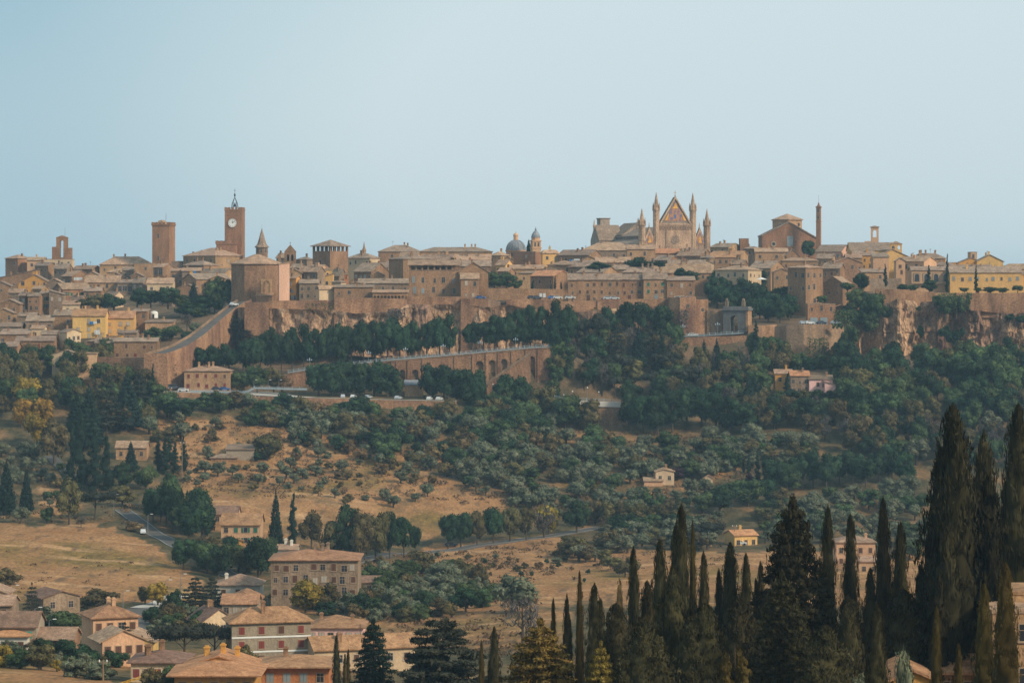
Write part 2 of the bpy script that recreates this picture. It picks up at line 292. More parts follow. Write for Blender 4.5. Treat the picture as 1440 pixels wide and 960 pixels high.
# ---------------------------------------------------------------- cliffs and ramparts
def rampart(name, pts, mt, rough=.2, back=7, step=2.2, seed=0, cap=0., flat=0.):
    """a solid rough wall; pts: (x, top y, bottom y, Y) in picture rows; rough = relief in metres, cap = height below the top kept smooth"""
    xs = []
    for a, b in zip(pts, pts[1:]):
        k = max(1, int(math.hypot(b[0] - a[0], (b[3] - a[3]) * 3) / (step * (.55 if rough > 1 else 1))))
        for i in range(k): xs.append([a[j] + (b[j] - a[j]) * i / k for j in range(4)])
    xs.append(list(pts[-1])); mb = MB(); rk = rough > 1; nz = 64 if rk else 26; nx = len(xs)
    for x, yt, yb, Y in xs:
        T = P(x, yt, Y); B = P(x, yb, Y)
        for i in range(nz + 1):
            z = B.z + (T.z - B.z) * i / nz; q = Vector((T.x * .09, seed * 7.1, z * .045)); ed = min(1, (T.z - z) / 2 if cap == 0 else max(0, (T.z - z - cap) / 2))
            n = noise.fractal(q, 1.0, 2.0, 4) * 1.2 + abs(noise.noise(Vector((T.x * .16, seed, z * .02)))) * 1.6 - .3 + noise.noise(Vector((T.x * .5, seed, z * .4))) * .25
            if rk: n += noise.fractal(Vector((T.x * .35, seed, z * .16)), .8, 2.1, 5) * .55 + abs(noise.noise(Vector((T.x * .09, seed + 4, z * .03)))) * -1.8 + noise.cell(Vector((T.x * .22, seed, z * .10))) * .3
            mb.v.append((T.x + noise.noise(Vector((z * .3, T.x * .3, 9))) * rough * .25 * ed, Y - n * rough * (flat + (1 - flat) * ed) - (T.z - z) * .06, z))
        mb.v.append((T.x * (1 + back / Y), Y + back, T.z)); mb.v.append((T.x * (1 + back / Y), Y + back, B.z))
    c = nz + 3
    for i in range(nx - 1):
        for j in range(c - 1): mb.f.append((i * c + j, (i + 1) * c + j, (i + 1) * c + j + 1, i * c + j + 1)); mb.m.append(0)
    mb.f += [tuple(range(c)), tuple(range((nx - 1) * c, nx * c))]; mb.m += [0, 0]
    return mb.build(name, mt)
struct(rampart('tufa_cliff', [(335, 432, 490, 1164), (400, 434, 495, 1161), (470, 436, 500, 1163), (500, 441, 500, 1161), (560, 436, 505, 1160), (572, 428, 505, 1162), (640, 428, 505, 1163), (690, 432, 505, 1161), (715, 428, 500, 1162), (740, 434, 500, 1161), (800, 440, 500, 1162), (860, 434, 500, 1162), (945, 430, 495, 1162)], 'rock', 2.0, seed=1), label='rough brown tufa cliff under the ramparts of the old town')
struct(rampart('tufa_cliff', [(1180, 470, 520, 1166), (1198, 440, 520, 1162), (1212, 425, 520, 1166), (1250, 426, 520, 1158), (1262, 420, 520, 1155), (1290, 424, 520, 1164), (1318, 424, 520, 1158), (1345, 430, 520, 1166), (1365, 436, 515, 1158), (1405, 440, 515, 1161), (1440, 440, 510, 1157), (1560, 440, 510, 1158)], 'rock', 3.2, seed=5), label='tall weathered orange cliff with clefts below the yellow convent')
def wl(o, label, cat='wall', group=None): return tag(o, label, cat, group)
wl(rampart('rampart_wall', [(344, 425, 490, 1160), (378, 425, 490, 1160)], 'masonry', .25, seed=2), 'smooth reddish rampart panel beside the top of the ramp')
wl(rampart('rampart_wall', [(378, 423, 437, 1165.5), (470, 422, 436, 1166)], 'masonry', .3, seed=3), 'low rampart wall below the orange house and the cream house')
wl(rampart('rampart_wall', [(470, 418, 462, 1164), (572, 420, 462, 1165)], 'masonry', .3, seed=4), 'tall rampart base with small square windows under the arcaded convent')
wl(rampart('rampart_wall', [(572, 417, 440, 1166), (648, 417, 436, 1166.5)], 'masonry', .35, seed=6), 'rampart wall under the palace with the rooftop loggia')
wl(rampart('rampart_wall', [(648, 420, 500, 1162.5), (686, 420, 500, 1162)], 'masonry', .25, seed=8), 'broad flat bastion face below the large gabled house')
wl(rampart('rampart_wall', [(686, 420, 490, 1162.5), (704, 424, 490, 1163.5)], 'bastion', .4, seed=9), 'buttress-like rampart piece right of the flat bastion')
wl(rampart('rampart_wall', [(712, 421, 438, 1166), (745, 421, 438, 1165.5), (810, 424, 446, 1165), (840, 422, 446, 1166)], 'masonry', .25, seed=10), 'long rampart wall under the small car park with banners')
wl(rampart('rampart_wall', [(840, 421, 445, 1165.5), (945, 420, 460, 1164)], 'masonry', .3, seed=11), 'rampart wall below the stone terrace with green shutters')
wl(rampart('bastion', [(940, 418, 476, 1158), (956, 418, 476, 1154), (978, 417, 476, 1155), (979, 421, 476, 1157), (996, 421, 476, 1158)], 'masonry', .3, back=22, seed=12), 'high square bastion left of the town gate', 'bastion')
wl(rampart('rampart_wall', [(994, 436, 476, 1157), (1018, 436, 476, 1157)], 'bastion', .2, seed=13), 'lower crenel-topped wall joining the bastion to the town gate')
wl(rampart('retaining_wall', [(946, 475.5, 515, 1147), (990, 473.5, 515, 1146), (1054, 471.5, 512, 1146)], 'masonry', .2, back=2.5, seed=14), 'retaining wall holding the road in front of the town gate')
wl(rampart('retaining_wall', [(1052, 457, 512, 1146), (1072, 457.5, 512, 1145), (1092, 456, 512, 1147)], 'masonry', .25, back=3, seed=15), 'curved retaining wall just right of the town gate')
wl(rampart('bastion', [(1088, 459, 515, 1147), (1106, 457, 515, 1143), (1130, 456, 516, 1140), (1160, 456, 516, 1141), (1187, 457, 516, 1146)], 'bastion', .35, back=6, seed=16), 'round-fronted bastion with ivy below the building with two garage doors', 'bastion')
wl(rampart('rampart_wall', [(1230, 406, 432, 1166), (1270, 407, 432, 1163), (1312, 411, 428, 1163)], 'masonry', .3, seed=17), 'garden wall on the cliff top left of the tallest cliff-top cypress')
wl(rampart('rampart_wall', [(1312, 411.5, 430, 1164), (1362, 412, 432, 1163), (1362.5, 412, 446, 1162), (1440, 412.5, 448, 1162), (1560, 412, 448, 1162)], 'masonry', .4, back=9, seed=18), 'long brown rampart below the yellow convent at the right edge')
wl(rampart('retaining_wall', [(338, 556, 588, 1077), (400, 558.5, 592, 1076.5), (470, 560.5, 594, 1076), (560, 563, 594, 1076), (642, 564.5, 596, 1075)], 'masonry', .25, back=4, seed=19), 'long brown retaining wall under the terrace car park')
wl(rampart('retaining_wall', [(205, 551, 572, 1077), (262, 552, 575, 1077), (338, 555, 585, 1077)], 'masonry', .3, back=4, seed=20), 'low retaining wall in front of the lone stone house by the ramp')
wl(rampart('retaining_wall', [(776, 571, 610, 1074.5), (876, 572, 612, 1074)], 'bastion', .25, back=3, seed=21), 'tufa retaining wall under the white road barrier among trees')
wl(rampart('road_barrier', [(803, 562.5, 571, 1074), (874, 565, 572.3, 1073.6)], 'paving', .02, back=.5, seed=22), 'white concrete road barrier on the retaining wall among trees', 'barrier')
wl(rampart('garden_wall', [(686, 405, 422, 1172), (738, 405.5, 422, 1172)], 'stone', .15, back=1, seed=23), 'plain stone garden wall below the trees right of the large gabled house')
wl(rampart('garden_wall', [(738, 406, 422, 1174), (792, 406.5, 422, 1174)], 'stone', .12, back=.8, seed=24), 'garden wall with pale coping behind the two banners')
wl(rampart('garden_wall', [(125, 501, 520, 1100), (170, 503, 530, 1096), (205, 502, 552, 1089)], 'masonry', .3, back=8, seed=25), 'wall along the foot of the ramp below the stone house with two window rows')
wl(rampart('garden_wall', [(1224, 392, 412, 1185), (1268, 391, 412, 1185)], 'greystone', .1, back=1, seed=26), 'terrace wall behind the small cypress on the cliff top')
# ---------------------------------------------------------------- the ramp climbing to the town
RAMP = [(198, 233, 500, 1088), (214, 248, 495, 1094), (236, 264, 488, 1102), (262, 286, 474, 1118), (288, 307, 455, 1145), (311, 329, 437, 1168), (324, 344, 427.5, 1182), (330, 352, 424, 1196)]
RAMP = [(a + (b - a) * .22, b, y, Y) for a, b, y, Y in RAMP]
mb = MB(); wr = MB(); wl_ = MB()
for a, b in zip(RAMP, RAMP[1:]):
    for k in range(5):
        t0, t1 = k / 5, (k + 1) / 5; A = [a[i] + (b[i] - a[i]) * t0 for i in range(4)]; B = [a[i] + (b[i] - a[i]) * t1 for i in range(4)]
        la, ra, lb, rb = P(A[0], A[2], A[3]), P(A[1], A[2], A[3]), P(B[0], B[2], B[3]), P(B[1], B[2], B[3]); mb.face([la, ra, rb, lb])
        for q, pa, pb, sg in ((wr, ra, rb, 1), (wl_, la, lb, -1)):
            o = Vector((sg * .5, 0, 0)); up = Vector((0, 0, .95)); dn = Vector((0, 0, -24))
            q.face([pa, pb, pb + up, pa + up]); q.face([pa + up, pb + up, pb + up + o, pa + up + o]); q.face([pa + up + o, pb + up + o, pb + dn + o * 2.5, pa + dn + o * 2.5])
a, b = P(RAMP[0][0], 500, 1088), P(233, 500, 1088); wr.face([a + Vector((-1, 0, .95)), b + Vector((.5, 0, .95)), b + Vector((1.2, 0, -24)), a + Vector((-1.2, 0, -24))])
struct(mb.build('ramp_road', 'asphalt'))
wl(wr.build('ramp_wall', 'masonry'), 'tall masonry wall carrying the ramp up to the town', 'wall'); wl(wl_.build('ramp_parapet', 'bastion'), 'low parapet on the left side of the climbing ramp', 'wall')
# ---------------------------------------------------------------- terrace, viaduct and its stair
mb = MB(); pts = [(205, 1078.5), (262, 1078.5), (345, 1078.5), (400, 1078), (470, 1077.5), (560, 1077.5), (642, 1076.5)]; yt = [551.5, 552, 555, 558, 560, 562.5, 564]
for i in range(len(pts) - 1):
    a, b = P(pts[i][0], yt[i], pts[i][1]), P(pts[i + 1][0], yt[i + 1], pts[i + 1][1]); mb.face([a, b, b + Vector((0, 26, .5)), a + Vector((0, 26, .5))])
for v in (mb,): v.v = [(x, y, z + .06) for x, y, z in v.v]
struct(mb.build('terrace_pavement', 'paving'))
VT = [(405, 526), (450, 519), (545, 508.5), (640, 500.5), (745, 491), (780, 489)]; VY = 1104.0
vx = lambda x: (x - 720) / F * VY
vz = lambda y: (HZ - y) / F * VY
def vtop(X):
    x = 720 + X * F / VY
    return vz(float(np.interp(x, [p[0] for p in VT], [p[1] for p in VT])))
via = tag(ob('viaduct', None, None, (vx(590), VY, vz(556))), 'long brick viaduct with arched niches and a rising road', 'viaduct'); V0 = Vector(via.location)
def vbuild(mb, name, mt, par=via):
    o = V0; mb.v = [(x - o.x, y - o.y, z - o.z) for x, y, z in mb.v]; return mb.build(name, mt, par)
bays = [(405, 470, None), (470, 545, None), (545, 558, None), (558, 574, (566, 7, 548, 523)), (574, 595, (584, 9, 548, 524)), (595, 640, None), (640, 665, None), (665, 684, (674.5, 11, 538, 513)), (684, 701, (692, 10, 534, 511)), (701, 720, (709, 9, 523, 509)),
        (720, 740, (731, 11, 546, 509)), (740, 757, (748, 9, 546, 505)), (757, 780, None)]
for xa, xb, op in bays:
    mb = MB(); a, b = vx(xa), vx(xb); zl = min(vtop(a), vtop(b)) - .01
    mb.arches(a, b, vz(558), zl, [(vx(op[0]), op[1] * VY / F, vz(op[2]), vz(op[3]))] if op else [], VY, VY + 1.4)
    mb.prism([(a, zl), (b, zl), (b, vtop(b)), (a, vtop(a))], 'y', VY + .001, VY + 1.4); mb.box(a - .35, a + .35, VY - .35, VY, vz(558), zl - .2)
    vbuild(mb, 'arched_bay' if op else 'wall_bay', 'masonry')
mb = MB(); mb.prism([(vx(405), vz(558)), (vx(780), vz(558))] + [(vx(x), vz(y) - .1) for x, y in reversed(VT)], 'y', VY + 1.41, VY + 3); vbuild(mb, 'back_wall', 'bastion')
mb = MB()
for (xa, ya), (xb, yb) in zip(VT, VT[1:]): mb.prism([(vx(xa), vz(ya) + .02), (vx(xb), vz(yb) + .02), (vx(xb), vz(yb) + .4), (vx(xa), vz(ya) + .4)], 'y', VY - .25, VY + .4)
vbuild(mb, 'coping', 'bastion')
st = tag(ob('stair', None, None, (vx(714), VY - 6, vz(556))), 'steep straight stair climbing across the viaduct niches', 'stair'); V0 = Vector(st.location)
mb = MB(); sx0, sx1 = vx(680), vx(746); zt = lambda X: vz(543) + (X - sx0) / (sx1 - sx0) * (vz(497) - vz(543))
for xa, xb, op in ((680, 691, None), (691, 704, (698, 8, 556, 538)), (704, 721, (714, 11, 556, 525)), (721, 746, None)):
    a, b = vx(xa), vx(xb); z1 = zt(a) - .02; mb.arches(a, b, vz(558), max(z1, vz(557)), [(vx(op[0]), op[1] * VY / F, vz(556.5), vz(op[3] + 5))] if op and vz(op[3] + 5) + op[1] * VY / F / 2 < z1 else [], VY - 6, VY - 3)
    mb.prism([(a, z1), (b, z1), (b, zt(b)), (a, zt(a))], 'y', VY - 5.999, VY - 3)
vbuild(mb, 'stair_wall', 'masonry', st); mb = MB()
mb.prism([(sx0, zt(sx0) + .02), (sx1, zt(sx1) + .02), (sx1, zt(sx1) + 1.1), (sx0, zt(sx0) + 1.1)], 'y', VY - 6.3, VY - 5.9); vbuild(mb, 'parapet', 'greystone', st)
mb = MB()
for i in range(40):
    X = sx0 + (sx1 - sx0) * i / 40; mb.box(X, X + (sx1 - sx0) / 40 + .01, VY - 5.9, VY - 3, zt(X) - .3, zt(X) + .3)
vbuild(mb, 'steps', 'greystone', st)
mb = MB()
for (xa, ya), (xb, yb) in zip(VT, VT[1:]):
    a, b = Vector((vx(xa), VY + .4, vz(ya) + .15)), Vector((vx(xb), VY + .4, vz(yb) + .15)); mb.face([a, b, b + Vector((0, 8, .1)), a + Vector((0, 8, .1))])
struct(mb.build('viaduct_road', 'asphalt'))
def railing(label, pts, h=1.1, gap=2.1, mt='railing', solid=.0):
    """pts: world points; posts one by one, two rails"""
    r = tag(ob('railing', None, None, pts[0]), label, 'railing'); o = Vector(pts[0]); pm = MB(); pm.box(-.09, .09, -.09, .09, 0, h + .25); pm = pm.mesh('post', mt); rl = MB()
    for a, b in zip(pts, pts[1:]):
        a, b = Vector(a), Vector(b)
        for z in (h * .35, h * .95): rl.tube(a - o + Vector((0, 0, z)), b - o + Vector((0, 0, z)), .07, n=4)
        if solid: rl.face([a - o + Vector((0, .05, .1)), b - o + Vector((0, .05, .1)), b - o + Vector((0, .05, solid)), a - o + Vector((0, .05, solid))])
        k = max(1, int((b - a).length / gap))
        for i in range(k): ob('post', pm, r, a.lerp(b, i / k) - o)
    rl.build('rail', mt, r)
railing('pale blue railing along the viaduct road', [(vx(x), VY, vz(y) + .4) for x, y in VT], solid=.5)
railing('grey railing along the terrace road beside the lone stone house', [P(x, y, 1078) for x, y in ((268, 551.5), (345, 553.5), (358, 547), (432, 549))], solid=.7, gap=2.6)
railing('railing on the road in front of the town gate', [P(x, y, 1146.5) for x, y in ((950, 474), (990, 472.5), (1046, 469))], solid=.45)
railing('railing above the white road barrier', [P(x, y, 1073.8) for x, y in ((780, 559), (800, 562), (874, 564.7))], h=.8, gap=3)
# ---------------------------------------------------------------- roads
ribbon('valley_road', [(470, 797), (520, 787), (580, 779), (640, 772), (700, 765), (760, 756), (815, 748), (850, 741)], 5.6, lines=True)
ribbon('side_road', [(330, 812), (275, 782), (240, 764), (205, 742), (185, 727), (172, 717)], 5.5, lines=True)
ribbon('upper_lane', [(100, 672), (84, 655), (70, 643)], 4.5, 'asphalt')
ribbon('village_road', [(190, 893), (206, 880), (212, 868), (208, 858), (196, 856)], 10)
ribbon('village_street', [(196, 856), (222, 851), (252, 838)], 5, 'paving')
ribbon('gate_road', [(946, 473.5, 1151), (990, 471, 1151), (1054, 468, 1152), (1090, 458, 1152), (1140, 456.4, 1150), (1185, 458, 1152)], 7.5, ground=False, lift=.25)
# ---------------------------------------------------------------- landmarks
def root(name, x, yb, Y, label, cat, rz=0, drop=12):
    p = P(x, yb, Y); r = ob(name, None, None, p, rz); tag(r, label, cat); r['s'] = Y / F; return r, Y / F
for k in ('s',): pass
def finish(r):
    if 's' in r: del r['s']
# cathedral
r, s = root('cathedral', 949.5, 352, 1480, 'pale Gothic cathedral with mosaic gable, rose window and spired turrets', 'cathedral', R(17)); C = math.cos(R(17))
def pinnacle(par, x, y, wd, z0, zs, zt, n=8, mt='marble', crown=True):
    mb = MB(); mb.lathe([(wd / 2, z0), (wd / 2, zs)], x, y, n, rot=R(22.5)); mb.lathe([(wd * .6, zs - .4), (wd * .6, zs + .25)], x, y, n, rot=R(22.5))
    mb.lathe([(wd / 2 * .9, zs + .25), (wd * .32, zs + (zt - zs) * .35), (.12, zt)], x, y, n, rot=R(22.5))
    if crown:
        for i in range(4): t = R(45 + 90 * i); mb.lathe([(wd * .13, zs - .1), (wd * .13, zs + (zt - zs) * .2), (.03, zs + (zt - zs) * .45)], x + wd * .5 * math.cos(t), y + wd * .5 * math.sin(t), 5)
    return mb.build('turret', mt, par)
mb = MB(); mb.box(-10.4, 10.4, 0, 5, -9, 14.2); mb.box(-10.7, 10.7, -.3, 5.2, 13.5, 14.4); fc = mb.build('facade', 'marble', r)
mb = MB(); g = [(-8.8, 14.42), (8.8, 14.42), (0, 28.4)]; mb.prism(g, 'y', -.1, 3.2); gb = mb.build('gable', 'marbledark', r)
mb = MB(); mb.prism([(-6.6, 15.6), (6.6, 15.6), (0, 25.9)], 'y', -.3, -.12); mb.build('mosaic_panel', 'mosaic', gb)
for pg in ([(-1.5, 22.3), (1.5, 22.3), (0, 25.2)], [(-6, 15.9), (-4.6, 15.9), (-3.4, 20.6)], [(6, 15.9), (4.6, 15.9), (3.4, 20.6)]): mb = MB(); mb.prism(pg, 'y', -.42, -.31); mb.build('gold_mosaic', 'gold', gb)
mb = MB(); mb.box(-.4, .4, -.42, -.31, 17, 19); mb.build('blue_mosaic', 'blue', gb)
mb = MB()
for sg in (-1, 1): mb.prism([(sg * 8.9, 14.45), (sg * 8.1, 14.45), (0, 27.4), (0, 28.8)], 'y', -.7, -.1)
mb.box(-.12, .12, 0, .3, 28.8, 31.8); mb.box(-.7, .7, 0, .3, 30.6, 30.9); mb.lathe([(.45, 28.6), (.45, 29.2)], 0, 0, 6); mb.build('gable_moulding', 'marble', gb)
for sx in (-1, 1): pinnacle(r, sx * 10.4, 1, 3.5, -9, 21.5, 30.8); pinnacle(r, sx * 18.5, 1, 3.7, -9, 13.4, 22.3)
mb = MB(); mb.box(-5.2, 5.2, -.5, -.02, 1, 10.6); mb.box(-4.4, 4.4, -.62, -.51, 1.8, 9.8); fr = mb.build('rose_frame', 'marble', fc)
rw = MB(); n = 24
for ra, rb, y, z in ((2.5, 2.1, -.85, 0), (1.0, .75, -.8, 0)): 
    for i in range(n):
        a, b = 2 * math.pi * i / n, 2 * math.pi * (i + 1) / n; q = [(math.cos(a) * ra, -.85, 5.7 + math.sin(a) * ra), (math.cos(b) * ra, -.85, 5.7 + math.sin(b) * ra), (math.cos(b) * rb, -.85, 5.7 + math.sin(b) * rb), (math.cos(a) * rb, -.85, 5.7 + math.sin(a) * rb)]
        rw.face(q); rw.face([q[2], q[3], (q[3][0], -.62, q[3][2]), (q[2][0], -.62, q[2][2])]); rw.face([q[0], q[1], (q[1][0], -.62, q[1][2]), (q[0][0], -.62, q[0][2])])
for i in range(12): a = math.pi * i / 6; rw.tube((math.cos(a) * .8, -.8, 5.7 + math.sin(a) * .8), (math.cos(a) * 2.2, -.8, 5.7 + math.sin(a) * 2.2), .09, n=4)
mb = MB(); mb.prism([(2.1 * math.cos(math.pi * i / 12), 5.7 + 2.1 * math.sin(math.pi * i / 12)) for i in range(24)], 'y', -.7, -.63); rw.build('rose_tracery', 'marble', fc); mb.build('rose_glass', 'marbledark', fc)
for k in range(14):
    x = -9.4 + k * 1.45
    mb = MB(); mb.arches(-.5, .5, 0, 2.2, [(0, .75, .1, 1.3)], -.35, -.02); mb.build('blind_arch', 'marble', fc, (x, 0, 11))
for sx in (-1, 1):
    x = sx * 14.3; mb = MB(); mb.box(x - 4, x + 4, .6, 4, -9, 3); mb.prism([(x - 3.9, 3.02), (x + 3.9, 3.02), (x, 12.2)], 'y', .5, 2.5); o = mb.build('side_bay', 'marble', r)
    mb = MB(); mb.prism([(x - 2.6, 3.6), (x + 2.6, 3.6), (x, 9.8)], 'y', .32, .48); mb.build('side_mosaic', 'mosaic', o); mb = MB(); mb.prism([(x - 1, 4), (x + 1, 4), (x, 8.2)], 'y', .22, .31); mb.build('gold_mosaic', 'gold', o)
    mb = MB(); mb.lathe([(.4, 12.1), (.3, 13), (.04, 15)], x, 1.4, 6); mb.build('finial', 'marble', o)
mb = MB(); mb.box(-9, 9, 5.01, 78, -9, 8.2); mb.prism([(-9, 8.2), (9, 8.2), (0, 12.6)], 'y', 5.01, 78); mb.box(-17.5, 17.5, 5.02, 70, -9, 3.4); mb.build('nave', 'marbledark', r)
mb = MB(); mb.prism([(-9.8, 8.0), (-9.6, 8.4), (0, 13.1), (9.6, 8.4), (9.8, 8.0), (0, 12.7)], 'y', 5.03, 78.4); mb.prism([(-18.2, 3.3), (-9, 6.2), (-9, 6.6), (-18.2, 3.7)], 'y', 5.03, 70.5); mb.build('nave_roof', 'roof', r)
mb = MB(); mb.prism([(68, -9), (82, -9), (82, 6.5), (75, 14.6), (68, 6.5)], 'x', -20, -6); mb.box(-13.5, -8, 84, 90, 4, 18.6); mb.prism([(-9, 6), (9, 6), (9, 9), (0, 15.6), (-9, 9)], 'y', 60, 82.5); mb.lathe([(8.5, -9), (8.5, 8), (.1, 11)], 0, 90, 8); mb.build('transept', 'marbledark', r)
mb = MB(); mb.prism([(67.6, 6.4), (75, 15.0), (82.4, 6.4), (82.4, 6.0), (75, 14.65), (67.6, 6.0)], 'x', -19.9, -5.9); mb.box(-13.9, -7.6, 83.6, 90.4, 18.62, 19.1); mb.prism([(-9.4, 8.8), (0, 15.7), (9.4, 8.8), (9.4, 9.2), (0, 16.1), (-9.4, 9.2)], 'y', 59.6, 82.9); mb.build('transept_roof', 'roof', r)
pinnacle(r, -20.2, 75, 1.2, 12, 14.6, 18, crown=False); pinnacle(r, 0, 60, 1.0, 13, 15.6, 18.4, crown=False)
for k in range(5): mb = MB(); mb.lathe([(2.4, -9), (2.4, 2.6), (.1, 4.2)], -17.6, 12 + k * 12, 10); mb.build('chapel', 'marble', r)
for k in range(6): mb = MB(); mb.arches(-1.1, 1.1, 2.9, 4.7, [(0, 1.0, 3.0, 3.5)], 0, .3, pointed=True); o = mb.build('nave_window', 'marble', r, (-9.05, 14 + k * 8, 3.4)); o.rotation_euler = (0, 0, -math.pi / 2)
finish(r)
# square tower with crenels (left)
def tower(name, x0, x1, yt, yb, Y, label, mt, th=0, merlon=True, cat='tower', crown=.35):
    s = Y / F; wd = (x1 - x0) * s; r, _ = root(name, (x0 + x1) / 2, yb, Y, label, cat, R(th)); h = (yb - yt) * s; k = wd / (math.cos(R(th)) + abs(math.sin(R(th)))) / 2
    mb = MB(); mb.box(-k, k, 0, 2 * k, -10, h - (1.6 if merlon else 0)); mb.build('shaft', mt, r)
    if merlon:
        c = crown; mb = MB(); mb.box(-k - c, k + c, -c, 2 * k + c, h - 1.59, h - .8); n = 5; st = 2 * (k + c) / n
        for i in range(n):
            for (a, b) in ((-k - c + i * st, -c), (-k - c + i * st, 2 * k + c - .5)): mb.box(a + st * .12, a + st * .72, b + .001, b + .499, h - .81, h + .25)
            for (a, b) in ((-k - c, -c + i * st), (k + c - .5, -c + i * st)): mb.box(a + .002, a + .498, b + st * .15, b + st * .7, h - .812, h + .24)
        mb.build('battlement', mt, r)
    return r, s, h, k
r, s, h, k = tower('tower', 211, 241, 313, 374, 1440, 'plain square brick tower with jagged top left of the clock tower', 'brick', -12)
mb = MB(); mb.prism([(-2.8, h - .8), (2, h - .8), (.2, h + 1.4), (-1.4, h + 1.1)], 'y', 1, 6); mb.build('roof', 'rooflight', r); mb = MB(); mb.tube((1.5, 4, h), (1.5, 4, h + 5), .08, n=4); mb.build('mast', 'iron', r)
WIN = {}
def winmesh(wd, hh, style, sur='surround'):
    key = (round(wd, 2), round(hh, 2), style, sur)
    if key in WIN: return WIN[key]
    mb = MB(); f = .12; mb.box(-wd / 2, wd / 2, -.03, .0, 0, hh, 1)
    for a, b, c, d in ((-wd / 2 - f, -wd / 2, -f, hh + f), (wd / 2, wd / 2 + f, -f, hh + f), (-wd / 2, wd / 2, hh, hh + f)): mb.box(a, b, -.07, .001, c, d)
    mb.box(-wd / 2 - f - .08, wd / 2 + f + .08, -.16, .002, -f - .06, 0)
    if style == 'o': mb.box(-.035, .035, -.055, -.03, 0, hh, 0); mb.box(-wd / 2, wd / 2, -.05, -.03, hh * .62, hh * .62 + .06, 0)
    shm = 'surround'
    if style != 'o':
        shm = 'shutter_' + style.rstrip('2')
        if style.endswith('2'):
            for sg in (-1, 1): mb.box(sg * (wd / 2 + .14), sg * (wd / 2 + .14 + wd * .5), -.1, -.03, -.02, hh, 2)
        else: mb.box(-wd / 2 + .02, wd / 2 - .02, -.06, -.02, .02, hh - .02, 2); mb.box(-.02, .02, -.075, -.06, .02, hh - .02, 1)
    WIN[key] = mb.mesh('window', [sur, 'glass', shm]); return WIN[key]
for x, y in ((-1.3, h - 8), (-1.3, 3)): ob('window', winmesh(.9, 2.2, 'o'), r, (x, -.02, y))
finish(r)
# clock tower
r, s, h, k = tower('clock_tower', 314.5, 341, 292, 366, 1430, 'tall brick clock tower with white clock face and iron bell frame', 'brick', -6, crown=.12)
mb = MB(); mb.prism([(2.15 * math.cos(R(i * 15)), 2.15 * math.sin(R(i * 15))) for i in range(24)], 'y', -.35, .01); cf = mb.build('clock_face', 'clock_white', r, (-.3, -.02, h - 7.9))
mb = MB(); rr = 2.3
for i in range(24):
    a, b = R(i * 15), R(i * 15 + 15); mb.face([(math.cos(a) * 2.15, -.4, math.sin(a) * 2.15), (math.cos(b) * 2.15, -.4, math.sin(b) * 2.15), (math.cos(b) * 2.45, -.4, math.sin(b) * 2.45), (math.cos(a) * 2.45, -.4, math.sin(a) * 2.45)])
mb.build('clock_rim', 'surround', cf)
mb = MB(); mb.box(-.12, .12, -.5, -.42, -.1, 1.1); mb.prism([(-.1, .1), (.1, -.15), (1.5, .95), (1.35, 1.1)], 'y', -.52, -.44); mb.build('clock_hands', 'iron', cf)
for i in range(12): a = R(i * 30); mb = MB(); mb.box(-.09, .09, -.41, -.36, 1.55, 1.95); o = mb.build('hour_mark', 'iron', cf); o.rotation_euler = (0, a, 0)
mb = MB()
for sx in (-1, 1):
    for sy in (-1, 1): mb.tube((sx * 1.6, k + sy * 1.6, h - .8), (sx * 1.1, k + sy * 1.1, h + 2.6), .16, n=5); mb.tube((sx * 1.1, k + sy * 1.1, h + 2.6), (0, k, h + 5.6), .14, n=5)
mb.tube((-1.2, k, h + 2.4), (1.2, k, h + 2.4), .14, n=5); mb.tube((0, k, h + 5.4), (0, k, h + 10.2), .13, .05, n=5); mb.lathe([(.1, h + 5.6), (.55, h + 6.6), (.1, h + 7.6)], 0, k, 6); mb.box(-.6, .6, k - .05, k + .05, h + 8.9, h + 9.1); mb.build('bell_frame', 'iron', r)
mb = MB(); mb.lathe([(.95, h + .5), (.8, h + 1), (.55, h + 1.9), (.1, h + 2.2)], 0, k, 8); mb.build('bell', 'iron', r); finish(r)
r, s, h, k = tower('battlemented_block', 304, 332, 339, 362, 1424, 'low battlemented block at the foot of the clock tower', 'brick', 0, cat='tower'); finish(r)
# ruined bell gable on the left skyline
r, s = root('bell_gable', 87, 366, 1480, 'ruined stepped bell gable with a tall slit on the left skyline', 'bell gable'); px = lambda x: (x - 87) * s
mb = MB(); mb.box(px(73), px(84.6), 0, 2.4, -6, 19 * s); mb.box(px(89), px(101), 0, 2.4, -6, 17.5 * s); mb.box(px(84.6), px(89), 0, 2.4, -6, 4 * s); mb.build('wall', 'brick', r)
mb = MB(); mb.arches(px(79), px(95), 17 * s, 32 * s, [(px(87), 4.2 * s, 17 * s, 26 * s)], -.01, 2.39); mb.prism([(px(78.4), 32 * s), (px(95.6), 32 * s), (px(87), 35 * s)], 'y', -.2, 2.6); mb.build('arched_top', 'brick', r); mb = MB(); mb.tube((1.5, 1, 34 * s), (1.5, 1, 46 * s), .07, n=4); mb.build('mast', 'iron', r); finish(r)
